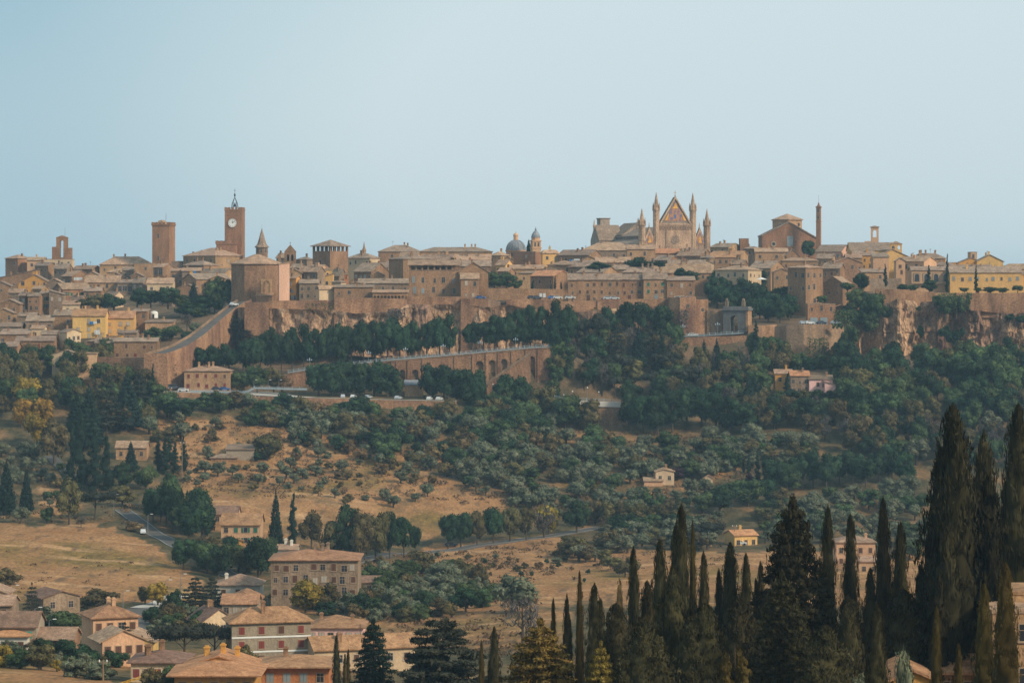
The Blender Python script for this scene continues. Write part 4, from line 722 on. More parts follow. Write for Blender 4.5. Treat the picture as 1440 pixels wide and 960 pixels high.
for i in range(9): x = -wd + .5 + i * (wd - .5) / 8.15; mb = MB(); mb.box(x - .35, x + .35, .05, .75, ze + .35, ze + 2.2); mb.build('loggia_pier', 'stone', r)
mb = MB(); mb.box(-wd, 0, 5, 5.5, ze + .35, ze + 2.2); mb.build('loggia_back', 'stone', r); mb = MB(); mb.prism([(-1, ze + 2.21), (6, ze + 4.4), (13, ze + 2.21), (13, ze + 2.5), (6, ze + 4.7), (-1, ze + 2.5)], 'x', -wd - .6, .6); mb.build('loggia_roof', 'rooflight', r)
H('large stone house with broad gable facing the valley', 645, 686.5, 382, 424, 'g', 13, 'stone', 'roof', 'f1x1o', Y=1177, d=16, first=8)
H('lean-to annex with shuttered window on the large gabled house', 648, 673, 392, 421, 'd', 7, 'stone', 'rooflight', 'f2x2w', Y=1170, d=6, ch=0, gap=4.5)
# arcade wing on the rampart
r, s = root('arcade', 549, 424, 1171, 'row of small arched loggia openings on the rampart', 'loggia'); px = lambda x: (x - 549) * s; q = 49 / 10
mb = MB(); mb.arches(px(524), px(574), 0, 13 * s, [(px(527 + q * i), 3.4 * s, 1.6 * s, 6.8 * s) for i in range(10)], 0, .6); mb.build('arched_wall', 'stone', r); mb = MB(); mb.box(px(524), px(574), 2.6, 3, 0, 13 * s); mb.build('back_wall', 'greystone', r)
mb = MB(); mb.prism([(-.6, 12.6 * s), (4, 16 * s), (4, 16.8 * s), (-.6, 13.4 * s)], 'x', px(523), px(575)); mb.build('roof', 'rooflight', r); finish(r)
# --- right of centre
H('pale skyline house left of the dome drum', 690, 716, 360, 378, 's', 6, 'tan', 'rooflight', 'f1x3o', Y=1425)
H('dark brown windowless block in front of the dome', 722, 766, 355, 380, 'f', 1, 'brick', 'roof', 'f1x1w', Y=1410, xs=753, th=35, ch=0)
H('yellow gabled house right of the baroque bell tower', 761, 786, 355.5, 374, 's', 5.5, 'yellow', 'rooflight', 'f1x2w', Y=1400, xs=763, th=68)
H('stone row house with blue awning right of the yellow gable', 785, 846, 358, 380, 's', 8, 'stone', 'roof', 'f2x6m', Y=1390)
H('house with orange roof edge and tan wall above the garden', 746, 804, 387, 410, 's', 7, 'stone', 'rooforange', 'f1x4b', Y=1230)
H('low tan house behind the garden trees', 729, 770, 384, 402, 's', 3.5, 'tan', 'roof', 'f1x3o', Y=1262)
H('narrow house with shuttered windows left of the garden trees top', 697, 722, 373, 392, 's', 7, 'stone', 'rooflight', 'f1x2o', Y=1330)
H('jumble of low roofs in front of the brown block', 718, 765, 379, 392, 's', 5, 'tan', 'rooflight', 'f1x4m', Y=1320)
H('house with two long dark slits left of centre roofs', 700, 724, 381, 396, 's', 4, 'stone', 'roof', 'f1x2o', Y=1310, wsize=(1.8, .9))
H('long stone house with brown shutters at the left of the rampart terrace', 799, 874, 393, 423, 's', 8, 'stone', 'roof', 'f3x7b', Y=1180, door='brown')
H('terrace house with red-brown shutters and dark arches', 873, 905, 393, 423, 's', 7, 'stone', 'roof', 'f2x3b', Y=1182, door='brown')
H('terrace house with bright green shutters', 905, 938, 392, 423, 's', 9, 'tan', 'roof', 'f2x3g', Y=1180, door='greyblue', ch=2)
H('plain end house of the rampart terrace', 938, 977, 394, 423, 's', 5, 'stone', 'roof', 'f2x3m', Y=1179, d=12)
H('house with stacked roofs behind the brown-shuttered house', 812, 872, 384, 398, 's', 7, 'tan', 'roof', 'f1x5o', Y=1240)
H('house with white skylights behind the green-shuttered house', 876, 932, 384, 397, 's', 8, 'stone', 'roof', 'f1x5m', Y=1235, ch=2)
H('low stone roof left of the round garden tree', 800, 846, 374, 388, 's', 7, 'stone', 'roof', 'f1x4o', Y=1305)
H('house with green awning and pale wall below the cathedral', 838, 886, 368, 384, 's', 7, 'greystone', 'roof', 'f1x4m', Y=1330)
H('broad house with big tan roof in front of the cathedral flank', 817, 897, 353, 374, 'h', 12, 'stone', 'rooflight', 'f1x6o', Y=1400, d=18)
H('pale stone house at the corner below the cathedral', 882, 921.5, 350, 376, 's', 6, 'tan', 'rooflight', 'f2x4o', Y=1385)
H('low orange-tiled roof under the rose window', 920, 957, 357, 372, 's', 6, 'stone', 'rooforange', 'f1x3o', Y=1420)
H('house with brown roof and two dark windows below the rose window', 921, 956, 366, 384, 's', 7, 'stone', 'roof', 'f1x3o', Y=1350)
H('long stone house with pale gable right of the cathedral front', 953, 1004, 360, 378, 's', 8, 'stone', 'roof', 'f1x5b', Y=1395)
H('wide low roof in front of the long stone house', 940, 992, 372, 386, 's', 7, 'stone', 'roof', 'f1x3o', Y=1330)
H('small lit gable among the roofs below the cathedral', 980, 1004, 370, 384, 'g', 5, 'cream', 'rooflight', 'f1x1o', Y=1335)
H('large plain roof with chimneys above the wooded gap', 918, 1000, 382, 396, 's', 12, 'stone', 'roof', 'f1x4o', Y=1285)
H('stone house with balcony right of the large plain roof', 1000, 1035, 362, 386, 's', 5, 'stone', 'terracotta', 'f2x4o', Y=1365)
H('skyline roof right of the right-hand cathedral turret', 1000, 1046, 347, 364, 's', 6, 'stone', 'roof', 'f1x5o', Y=1450, ch=2)
H('square brown chimney-like tower block on the skyline', 1041, 1053, 336, 352, 'f', 1, 'brick', 'roof', '', Y=1455, ch=0)
H('skyline house with roof terrace left of the gabled church', 1046, 1074, 349, 364, 's', 4, 'stone', 'roof', 'f1x3o', Y=1440)
H('long red-tiled house with small windows below the skyline', 1000, 1055, 358, 376, 's', 5, 'stone', 'terracotta', 'f1x5g', Y=1405)
H('long pale roof in front of the gabled church', 1062, 1108, 355, 376, 's', 5, 'tan', 'rooflight', 'f1x4o', Y=1420)
H('small brown gable right of the long pale roof', 1106, 1124, 360, 378, 'g', 9, 'stone', 'roof', 'f1x1o', Y=1405)
H('broad roof with dark eaves above the cream house', 1055, 1108, 376, 392, 's', 10, 'tan', 'roof', 'f1x5o', Y=1310)
H('dark-windowed houses behind the tall corner house', 1100, 1150, 367, 384, 's', 5, 'stone', 'rooflight', 'f1x4m', Y=1330)
H('cream house with orange end wall above the wooded gap', 1008, 1074, 381, 398, 's', 7, 'cream', 'rooflight', 'f1x4o r1x3b', Y=1268, xs=1052, th=32, d=8)
H('tall corner house of brown stone above the cliff wood', 1110, 1160, 376, 436, 'h', 5, 'stone', 'rooflight', 'f2x3o r3x3o', Y=1200, xs=1133, th=45, first=2, gap=5.5, wsize=(1.3, 2))
H('gabled stone house right of the tall corner house', 1160, 1199, 398, 440, 'g', 9, 'stone', 'rooflight', 'f1x2o', Y=1205, xs=1185, th=32, first=3.5)
H('stone house with shuttered windows above the gabled stone house', 1158, 1190, 378, 400, 's', 6, 'stone', 'roof', 'f1x3b', Y=1245)
H('wide gabled stone house with four dark windows', 1172, 1213, 370, 394, 'g', 8, 'stone', 'roof', 'f1x4b', Y=1290)
H('low pink house with round window below the yellow church', 1212, 1245, 382, 398, 'd', 4, 'tan', 'roof', 'f1x2b', Y=1250)
H('long pale convent with small square windows on the skyline', 1149, 1202, 353, 368, 's', 9, 'pink', 'roof', 'f1x5G', Y=1440, d=12, ch=0)
H('big-roofed convent church under the open belfry', 1196, 1262, 352, 372, 's', 11, 'yellow', 'roof', 'f1x4o', Y=1425, d=16, ch=0)
H('yellow church flank with narrow window', 1200, 1230, 358.5, 384, 's', 6, 'ochre', 'roof', 'f2x3b', Y=1370)
H('peach lean-to in front of the yellow church', 1228, 1250, 361, 386, 'd', 5, 'peach', 'roof', '', Y=1352, ch=0)  # stands for the lit wall of the church; its light is in the colour
H('yellow gabled church with bell gable', 1226, 1284, 365, 384, 'g', 13, 'yellow', 'roof', '', Y=1385, ch=0)
H('convent wing with gable end and five small windows', 1261, 1322, 366.5, 408, 's', 6, 'peach', 'rooflight', 'f1x6o', Y=1282, xs=None, d=10)
H('tall peach gable end of the convent wing', 1260, 1273, 367, 410, 'g', 4, 'peach', 'rooflight', 'f2x1b', Y=1277, d=4, ch=0)
r, wo, ro, wd, d, ze, h = H('projecting convent front with four big arched windows', 1282, 1337, 380, 415, 's', 5, 'peach', 'roof', '', Y=1235, d=10, ch=0)
for i in range(4):
    mb = MB(); mb.arches(-1.5, 1.5, 0, 3.9, [(0, 1.9, .05, 2.4)], -.25, 0); q = mb.build('arched_window', 'surround', wo, (-wd + wd * (i + .55) / 4.1, -.01, ze - 5)); mb = MB(); mb.box(-1, 1, -.06, -.02, .05, 3.5); mb.build('pane', 'glass', q)
mb = MB(); mb.box(-wd, 0, -1.6, -.02, ze - 6, ze - 5.6); mb.build('balcony', 'surround', wo)
H('long yellow convent with a row of shuttered windows', 1336, 1437, 383, 416, 's', 8, 'yellow', 'roof', 'f1x9G', Y=1230, d=12, first=2, door='red')
H('skyline house with dark chimneys right of the yellow church', 1282, 1330, 364, 380, 's', 8, 'stone', 'roof', 'f1x4o', Y=1370, ch=3)
H('low yellow house behind the tallest cliff-top cypress', 1318, 1352, 374, 388, 's', 4, 'ochre', 'roof', 'f1x3o', Y=1340)
H('yellow gabled house on the skyline at right', 1374, 1411, 367, 386, 'g', 9, 'yellow', 'roof', '', Y=1345, ch=2)
H('brown house with square stair tower on the right skyline', 1348, 1384, 370, 386, 'g', 7, 'ochre', 'roof', '', Y=1350, ch=0)
H('square ochre stair turret on the right skyline', 1365, 1374, 355, 376, 'f', 1, 'peach', 'roof', 'f1x1o', Y=1356, ch=0)
H('low roof at the right edge of the skyline', 1408, 1470, 378, 396, 's', 8, 'tan', 'roof', 'f1x5o', Y=1320)
H('yellow convent extension at the right edge', 1437, 1500, 385, 416, 's', 8, 'yellow', 'roof', 'f1x5G', Y=1236, d=12)
# second rows seen only as roofs
H('plain brown roof behind the yellow convent', 1330, 1400, 381, 396, 's', 8, 'tan', 'roof', '', Y=1290, ch=2)
H('low roofs behind the loggia palace', 600, 690, 374, 390, 's', 7, 'stone', 'roof', 'f1x6o', Y=1330, ch=2)
H('shaded house below the long skyline palace', 540, 590, 372, 390, 's', 6, 'stone', 'roof', 'f1x3o', Y=1340)
H('brown house left of the large plain roof behind the terrace', 852, 900, 378, 392, 's', 6, 'stone', 'roof', 'f1x4m', Y=1290, ch=2)
H('house with light roof above the stone house with brown shutters', 770, 820, 372, 392, 's', 7, 'stone', 'rooflight', 'f1x4m', Y=1310)
# octagonal church
r, s = root('octagonal_church', 358, 428, 1205, 'massive octagonal brown church with blind arch and low tiled roof', 'church'); mb = MB(); q = 38 * s; mb.lathe([(q, -4), (q, 57 * s)], 0, q, 8, rot=R(22.5)); mb.build('wall', 'stone', r)
mb = MB(); mb.lathe([(q * 1.06, 56.6 * s), (q * 1.06, 57.6 * s), (1, 71 * s)], 0, q, 8, rot=R(22.5)); mb.build('roof', 'rooflight', r)
mb = MB(); mb.arches(-2.4, 2.4, 0, 7, [(0, 3, .1, 4.8)], -.5, 0); o = mb.build('blind_arch', 'tan', r, (5.0, .9 + q * .08 - .6, 13 * s)); mb = MB(); mb.box(-1.5, 1.5, -.2, -.05, .1, 6.4); mb.build('niche', 'tan', o)
mb = MB(); mb.box(1, 8, -3, 2, -2, 3.6); mb.prism([(-3.5, 3.62), (2, 4.9), (2, 5.2), (-3.5, 3.9)], 'x', .6, 8.4); mb.build('annex', 'stone', r); finish(r)
# --- the lone houses on the slope
H('lone two-storey stone house with red shutters by the ramp', 259, 323, 522, 553, 'h', 7, 'tan', 'rooflight', 'f2x5r', Y=1086, d=11, ch=2, first=1.2, gap=3.6)
H('building with two large grey garage doors beside the gate road', 1136, 1175, 428, 457, 'f', 1, 'brick', 'roof', 'f1x3o', Y=1158, d=8, ch=0, first=1.0, wsize=(.9, 1.8))
for x in (1144.5, 1158.5): mb = MB(); mb.box(-1.5, 1.5, -.2, 0, 0, 3); tag(mb.build('garage_door', 'shutter_greyblue', None, P(x, 456.5, 1157.9)), ('left' if x < 1150 else 'right') + ' pale grey garage door of the building on the gate road', 'garage door')
H('hut with orange tiled roof half hidden right of the garage doors', 1175, 1192, 432, 442, 'g', 3, 'stone', 'rooforange', '', Y=1165, d=6, ch=0)
H('stone house with bright orange roof beside the pink house', 1112, 1138, 528, 552, 's', 6, 'greystone', 'rooforange', 'f2x3o', Y=1085, d=8)
H('pink house with grey roof among the wood', 1138, 1171, 533, 556, 's', 5, 'rose', 'greystone', 'f2x4b', Y=1084, d=8)
H('small yellow house left of the orange-roofed house', 1090, 1114, 525, 545, 's', 5, 'ochre', 'rooflight', 'f1x2o', Y=1092, d=7)
H('low pink annex right of the pink house', 1160, 1175, 541, 556, 'r', 4, 'rose', 'greystone', '', Y=1080, d=6, ch=0)
H('tan cottage hidden by a conifer on the left slope', 163, 206, 629, 648, 's', 8, 'tan', 'rooflight', 'f1x3o', Y=1002, d=8, near=True, ch=0)
H('grey shed with sheet roof on the dry slope', 318, 357, 632, 648, 'd', 5, 'grey', 'greystone', '', Y=1002, d=8, ch=0, near=True)
H('low tiled shed in front of the grey shed', 296, 333, 644, 650, 'h', 6, 'stone', 'roof', '', Y=996, d=7, ch=0, near=True)
H('flat-roofed villa with white chimney in the olive grove', 922, 948, 663, 682, 'g', 3, 'cream', 'rooflight', 'f1x2o', Y=1010, d=9, near=True)
H('low wing of the villa in the olive grove', 906, 932, 676, 684, 's', 4, 'peach', 'rooflight', 'f1x2o', Y=1004, d=8, near=True)
H('pale cottage half hidden by the purple-leaved trees', 990, 1002, 672, 684, 'g', 4, 'cream', 'rooflight', 'f1x1o', Y=1010, d=6, near=True)
H('ochre bungalow with light tiled roof near the dry field', 1021, 1066, 753, 768, 'g', 6, 'yellow', 'rooforange', 'f1x3b', Y=898, d=9, xs=1033, th=70, near=True)
H('pale two-storey villa seen between the cypresses', 1176, 1231, 763, 795, 'h', 9, 'peach', 'rooflight', 'f2x4b', Y=880, d=11, near=True, ch=1)
H('low wing with pale roof beside the pale villa', 1208, 1236, 789, 803, 's', 5, 'peach', 'rooflight', 'f1x2o', Y=868, d=6, near=True, ch=0)

# --- small houses wedged between the larger ones
for i, (lb, x0, x1, ye, yb, rf, rh, wl_c, win, Y) in enumerate((
 ('small house wedged below the ochre gable', 44, 66, 405, 420, 's', 4, 'tan', 'f1x2o', 1300), ('narrow house above the reddish brick house', 66, 86, 397, 410, 'g', 5, 'greystone', 'f1x1o', 1322), ('low stone house left of the garden trees above the yellow houses', 98, 120, 420, 434, 's', 5, 'tan', 'f1x3m', 1236),
 ('small house with orange roof left of the leftmost garden tree', 88, 112, 428, 444, 's', 5, 'stone', 'f1x2b', 1202), ('gabled house at the left edge above the sloping lane', -8, 18, 440, 458, 'g', 6, 'tan', 'f1x2o', 1188), ('low shed roof right of the gabled house at the left edge', 26, 50, 444, 456, 's', 4, 'greystone', 'f1x2o', 1186),
 ('little cream house below the stone house with the drainpipe', 44, 62, 462, 478, 's', 4, 'cream', 'f1x2b', 1146), ('small brown house left of the cream balcony house', 58, 80, 470, 488, 's', 5, 'stone', 'f1x2o', 1134), ('long shed below the yellow house with round balcony', 166, 192, 468, 480, 's', 3, 'greystone', 'f1x3o', 1140),
 ('terrace wall house right of the tan block', 214, 240, 396, 408, 'd', 3, 'tan', 'f1x3m', 1345), ('low house on the garden terrace behind the ramp trees', 222, 250, 420, 432, 's', 4, 'stone', 'f1x2o', 1262), ('pale house behind the garden trees left of the ramp', 146, 172, 416, 428, 's', 5, 'cream', 'f1x3m', 1268),
 ('house with a lean-to under the broad pale hip roof', 150, 182, 384, 396, 's', 5, 'tan', 'f1x3o', 1415), ('brown house between square tan block and grey house', 184, 200, 388, 402, 'g', 4, 'stone', 'f1x1o', 1362), ('tiny house in front of the long roof with skylight', 296, 316, 392, 404, 'g', 4, 'tan', 'f1x1o', 1318),
 ('stone house behind the octagonal church roof', 388, 408, 362, 380, 's', 5, 'greystone', 'f1x2o', 1385), ('little house between orange house and twin bell gable', 408, 428, 376, 390, 's', 5, 'tan', 'f1x2o', 1300), ('small roofed terrace left of the tan convent wing', 466, 486, 398, 410, 's', 4, 'cream', 'f1x2o', 1230),
 ('narrow gabled house above the convent roof', 522, 540, 386, 402, 'g', 5, 'tan', 'f1x1b', 1245), ('small tower-like house among the central roofs', 612, 622, 358, 376, 'f', 1, 'tan', 'f1x1o', 1400), ('gabled roof in front of the second skyline palace', 648, 672, 362, 376, 'g', 5, 'cream', 'f1x1o', 1405),
 ('low house left of the dark brown block', 704, 722, 366, 380, 'g', 5, 'tan', 'f1x1o', 1370), ('small house above the orange-edged roof', 764, 788, 378, 392, 'g', 5, 'greystone', 'f1x2o', 1285), ('shaded house with dormer left of the green awning', 818, 840, 366, 380, 'g', 5, 'tan', 'f1x1o', 1345),
 ('tiny gable above the green-shuttered house', 904, 922, 380, 394, 'g', 5, 'tan', 'f1x1o', 1262), ('small hip-roofed house under the cathedral steps', 958, 980, 352, 368, 'h', 4, 'tan', 'f1x2o', 1412), ('narrow brown house left of the red-tiled row', 986, 1004, 364, 380, 's', 4, 'greystone', 'f2x2o', 1352),
 ('low stone house behind the cream house', 1028, 1052, 371, 384, 's', 5, 'stone', 'f1x3o', 1320), ('gabled house between broad roof and tall corner house', 1088, 1112, 384, 404, 'g', 5, 'tan', 'f1x2o', 1262), ('low roof left of the pale convent', 1150, 1176, 362, 376, 's', 5, 'tan', 'f1x3o', 1360),
 ('brown house with flat roof below the open belfry', 1190, 1212, 362, 378, 's', 5, 'stone', 'f1x2o', 1335), ('small ochre house right of the arched convent front', 1336, 1352, 378, 392, 'g', 4, 'ochre', 'f1x1o', 1300))): H(lb, x0, x1, ye, yb, rf, rh, wl_c, 'rooflight' if i % 3 == 0 else 'roof', win, Y=Y, d=8)
# ---------------------------------------------------------------- the village in the lower left
def HV(label, *a, **k):
    k.setdefault('near', True); k.setdefault('first', 1.0); k.setdefault('gap', 3.1); k.setdefault('wsize', (1.15, 1.5)); k.setdefault('oh', .7); return H(label, *a, **k)
HV('large brown stone farmhouse with long hip roof and many windows', 381, 503, 788, 836, 'h', 12, 'greystone', 'terracotta', 'f3x9m', Y=705, d=17, ch=2, near=False)
HV('low pale annex with brown roof right of the stone farmhouse', 503, 535, 818, 832, 's', 6, 'cream', 'roofbrown', 'f1x3o', Y=700, d=8, ch=0)
HV('small tiled-roof house behind the left end of the stone farmhouse', 388, 418, 772, 790, 's', 5, 'white', 'rooflight', '', Y=728, d=8, ch=2)
HV('orange plaster house with green shutters among dark trees', 311, 366, 737, 776, 's', 13, 'peach', 'terracotta', 'f2x4g', Y=770, d=12, ch=1)
HV('brown roof peeping out behind the orange plaster house', 300, 334, 722, 736, 's', 9, 'peach', 'roofbrown', 'f1x3o', Y=800, d=9, ch=0)
HV('small white-walled outhouse below the orange house', 322, 340, 760, 776, 'r', 6, 'ochre', 'terracotta', '', Y=762, d=6, ch=0)
HV('white house with tan hip roof above the village', 304, 365, 823, 846, 'h', 14, 'white', 'rooflight', 'f1x3b', Y=668, d=11, ch=1)
HV('terraced house with brown roof below the white house', 312, 362, 848, 866, 's', 10, 'grey', 'terracotta', 'f1x4w', Y=640, d=9, ch=0)
HV('second brown-roofed terraced house just behind', 320, 365, 842, 860, 'g', 9, 'grey', 'terracotta', 'f1x2o', Y=650, d=9, ch=0)
HV('cream gabled house with brown roof left of the grey apartment block', 259, 329, 874, 892, 's', 16, 'cream', 'roofbrown', 'f1x4o', Y=625, xs=285, th=62, ch=2)
AP = HV('grey three-storey apartment block with red shutters and white bands', 311, 435, 877, 940, 'h', 20, 'grey', 'terracotta', 'f3x4r', Y=610, xs=326, th=76, first=.7, gap=2.9)
HV('pink house with red-brown hip roof right of the apartment block', 433, 510, 883, 902, 'h', 15, 'rose', 'terracotta', 'f1x6w', Y=628, d=12, ch=2)
HV('cream house with gable end and long red roof below the pink house', 425, 582, 913, 945, 'g', 14, 'cream', 'terracotta', 'f2x6b', Y=588, xs=442, th=72, ch=1, first=1.3)
HV('house with white fascia and balconies at the bottom', 368, 462, 938, 975, 'h', 13, 'orange', 'terracotta', 'f1x4G', Y=560, d=11, ch=1, oh=1.3)
HV('low brick corner house beside the apartment block', 360, 382, 933, 960, 'f', 1, 'orange', 'terracotta', 'f1x1G', Y=580, d=8, ch=0)
HV('ochre house with a row of chimneys on a yellow gable', 259, 355, 938, 975, 'g', 15, 'ochre', 'rooforange', '', Y=566, d=10, ch=4)
HV('broad front roof of the ochre house with dark veranda', 245, 358, 950, 980, 'h', 15, 'ochre', 'rooforange', 'f1x5b', Y=548, d=12, ch=0, oh=1.2)
HV('low house with arched red doors and brown roof', 184, 259, 932, 960, 'h', 13, 'cream', 'roofbrown', 'f1x5r', Y=570, d=11, ch=3)
HV('tall peach house with hip roof and long side wall', 105, 191, 870, 915, 'h', 17, 'peach', 'terracotta', 'f2x4b', Y=622, xs=131, th=68, ch=2)
HV('peach extension with two stepped roofs and balcony', 119, 200, 902, 936, 's', 14, 'peach', 'rooflight', 'f2x4b', Y=600, xs=144, th=66, ch=0)
HV('yellow low wing right of the peach extension', 190, 215, 902, 925, 'r', 10, 'yellow', 'rooflight', '', Y=606, d=9, ch=0)
HV('low stone house with three windows and orange roof', 51, 103, 898, 920, 's', 12, 'stone', 'rooflight', 'f1x3b', Y=606, d=9, ch=0)
HV('grey stone farm building with dark doorway below the dry field', 29, 108, 841, 868, 's', 8, 'greystone', 'roofbrown', 'f1x2o', Y=672, xs=61, th=58, ch=0, door='o')
HV('grey house with turquoise shutters and brown roof at the left', -10, 51, 880, 915, 's', 16, 'grey', 'roofbrown', 'f2x3t', Y=604, d=10, ch=0)
HV('white house with orange roof in the bottom left corner', -16, 38, 895, 918, 'h', 10, 'white', 'rooforange', 'f1x3b', Y=592, d=9, ch=0)
HV('tan house cut by the left edge above the grey house', -30, 9, 834, 860, 'g', 8, 'peach', 'rooflight', 'f1x2o', Y=640, d=9, ch=0)
HV('stepped house with orange roof edge at the left edge', -30, 17, 850, 868, 's', 10, 'greystone', 'rooflight', 'f1x2b', Y=632, d=9, ch=0)
HV('small yellow hut beside the village road conifers', 234, 258, 855, 866, 'g', 6, 'yellow', 'roofbrown', '', Y=650, d=7, ch=0)
# details on the apartment block
for z in (1.9, 4.8, 7.7): mb = MB(); mb.box(.005, .12, 0, AP[4], -.16, .16); mb.build('string_course', 'white_paint', AP[1], (0, 0, AP[5] - z - .9))
# buildings in front, lower right
HV('flat-roofed tan building among the front cypresses', 1284, 1336, 902, 960, 'f', 1, 'tan', 'tan', '', Y=262, d=7, ch=0)
mb = MB(); mb.box(-1.55, 1.35, -.06, 0, -.16, .16); tag(mb.build('ribbon_window', 'glass', None, P(1310, 920, 261.98)), 'narrow ribbon window in the flat-roofed tan building', 'window')
HV('orange-tiled gabled chapel roof in front of the tan building', 1256, 1312, 956, 1000, 'g', 12, 'ochre', 'terracotta', '', Y=248, d=9, ch=0)
HV('small tiled lodge between the two right-hand front cypresses', 1322, 1378, 943, 985, 's', 16, 'tan', 'terracotta', 'f1x2o', Y=256, d=5, ch=0)
HV('ochre two-storey building at the right edge behind cypresses', 1396, 1520, 862, 985, 'f', 1, 'tan', 'rooflight', 'f2x4o', Y=252, d=8, ch=0, gap=4)
HV('set-back upper storey with parapet at the right edge', 1412, 1530, 836, 900, 'f', 1, 'tan', 'tan', '', Y=258, d=8, ch=0)
HV('chapel tip poking up at the bottom edge', 1160, 1172, 962, 1000, 'h', 18, 'pink', 'rooflight', '', Y=240, d=.8, ch=0, oh=.1)
# ---------------------------------------------------------------- trees
rng = np.random.default_rng(11)
def ico(sub=1):
    b = bmesh.new(); bmesh.ops.create_icosphere(b, subdivisions=sub, radius=1); b.verts.ensure_lookup_table()
    v = np.array([x.co[:] for x in b.verts]); f = np.array([[q.index for q in x.verts] for x in b.faces]); b.free(); return v, f
IV, IF = ico(1)
def np_mesh(name, quads, tv, tf, mt):
    """quads: (n,4,3) leaf faces; tv, tf: core triangles"""
    n = len(quads); v = np.concatenate([quads.reshape(-1, 3), tv]) if len(tv) else quads.reshape(-1, 3)
    me = bpy.data.meshes.new(name); me.vertices.add(len(v)); me.vertices.foreach_set('co', v.ravel().astype(np.float32)); nl = 4 * n + 3 * len(tf); me.loops.add(nl)
    li = np.concatenate([np.arange(4 * n), (tf + 4 * n).ravel() if len(tf) else np.zeros(0, int)]); me.loops.foreach_set('vertex_index', li.astype(np.int32))
    me.polygons.add(n + len(tf)); me.polygons.foreach_set('loop_start', np.concatenate([np.arange(n) * 4, 4 * n + 3 * np.arange(len(tf))]).astype(np.int32))
    me.update(calc_edges=True); me.materials.append(M[mt]); return me
def unit(a): return a / (np.linalg.norm(a, axis=1, keepdims=True) + 1e-9)
def cards(c, nrm, size, elong=1.5, axis=None, jit=.6):
    n = len(c); nn = unit(nrm + rng.normal(0, jit, (n, 3))); ax = rng.normal(0, 1, (n, 3)) if axis is None else axis + rng.normal(0, .35, (n, 3))
    u = unit(ax - (ax * nn).sum(1, keepdims=True) * nn); v = np.cross(nn, u); s = size * rng.uniform(.6, 1.35, (n, 1))
    return np.stack([c + u * s * elong, c + v * s * .55, c - u * s * elong, c - v * s * .55], 1)
def lobes_mesh(name, lobes, n, size, mt, core=.8, elong=1.4, up=None, jit=.6, rin=.78):
    L_ = np.array(lobes); c, r = L_[:, :3], L_[:, 3:6]; wgt = (r[:, 0] * r[:, 2]); k = rng.choice(len(L_), n, p=wgt / wgt.sum()); d = unit(rng.normal(0, 1, (n, 3)))
    p = c[k] + d * r[k] * rng.uniform(rin, 1.08, (n, 1)); nr = unit(d / r[k]); ax = None if up is None else np.tile(np.array(up, float), (n, 1)) + d * .6
    q = cards(p, nr, size, elong, ax, jit); tv = []; tf = []
    if core:
        for i in range(len(L_)): tf.append(IF + len(IV) * i); tv.append(IV * (1 + rng.uniform(-.18, .18, (len(IV), 1))) * r[i] * core + c[i])
        return np_mesh(name, q, np.concatenate(tv), np.concatenate(tf), mt)
    return np_mesh(name, q, np.zeros((0, 3)), np.zeros((0, 3), int), mt)
def ell_lobes(n, cz, rx, rz, lr, flat=.85):
    out = []
    for _ in range(n):
        d = unit(rng.normal(0, 1, (1, 3)))[0]; t = rng.uniform(.35, 1) ** .6; q = lr * rng.uniform(.55, 1.35); t *= 1.18 if rng.random() < .15 else 1; out.append((d[0] * rx * t, d[1] * rx * t, cz + d[2] * rz * t, q, q, q * flat))
    return out
def spin(n, fn):
    out = []
    for i in range(n): out += fn(i)
    return out
def trunk_mesh(hh=.6, r=.028, limbs=5, lean=0.):
    mb = MB(); p = Vector((0, 0, -.08)); q = Vector((lean, 0, hh * .6)); mb.tube(p, q, r * 1.3, r * .85, 7); mb.tube(q, (lean * 1.3, .01, hh * 1.25), r * .85, r * .3, 6)
    for i in range(limbs): a = i * 2.4 + .5; z = hh * (.45 + .1 * i); mb.tube((lean * .8, 0, z), (lean + .22 * math.cos(a), .22 * math.sin(a), z + .22), r * .5, r * .15, 5)
    return mb.mesh('trunk', 'trunk')
KIND = {}
def kind(name, fn, nvar, trunk, mt=None): KIND[name] = ([fn() for _ in range(nvar)], trunk)
TRUNK = trunk_mesh(); TSLIM = trunk_mesh(.8, .02, 3); TPINE = trunk_mesh(.75, .022, 6, .03); TOL = trunk_mesh(.4, .05, 5)
def f_round(mt, n=1900, core=.82): return lambda: lobes_mesh('crown', ell_lobes(20, .52, .36, .33, .17), n, .034, mt, core)
for nm, mt in (('oak', 'leaf_dark'), ('broad', 'leaf_mid'), ('autumn', 'leaf_autumn'), ('yellow', 'leaf_yellow'), ('purple', 'leaf_purple')): kind(nm, f_round(mt), 6, TRUNK)
kind('street', lambda: lobes_mesh('crown', ell_lobes(20, .57, .34, .30, .17), 2000, .03, 'leaf_dark', .86), 4, TRUNK)
kind('street_mid', lambda: lobes_mesh('crown', ell_lobes(20, .58, .35, .29, .17), 2000, .03, 'leaf_autumn', .84), 3, TRUNK)
kind('poplar', lambda: lobes_mesh('crown', [(rng.uniform(-.16, .16), rng.uniform(-.16, .16), .2 + .75 * t, .3 * (1 - abs(t - .45) * .9), .3 * (1 - abs(t - .45) * .9), .17) for t in np.linspace(0, .95, 12)], 2200, .026, 'leaf_yellow', .8, up=(0, 0, 1)), 3, TSLIM)
kind('bare', lambda: lobes_mesh('crown', ell_lobes(10, .62, .33, .3, .14), 700, .022, 'leaf_bare', 0, elong=3, up=(0, 0, 1)), 3, TRUNK)
kind('olive', lambda: lobes_mesh('crown', ell_lobes(13, .52, .34, .27, .18, .85), 1100, .04, 'leaf_olive', .74), 6, TOL)
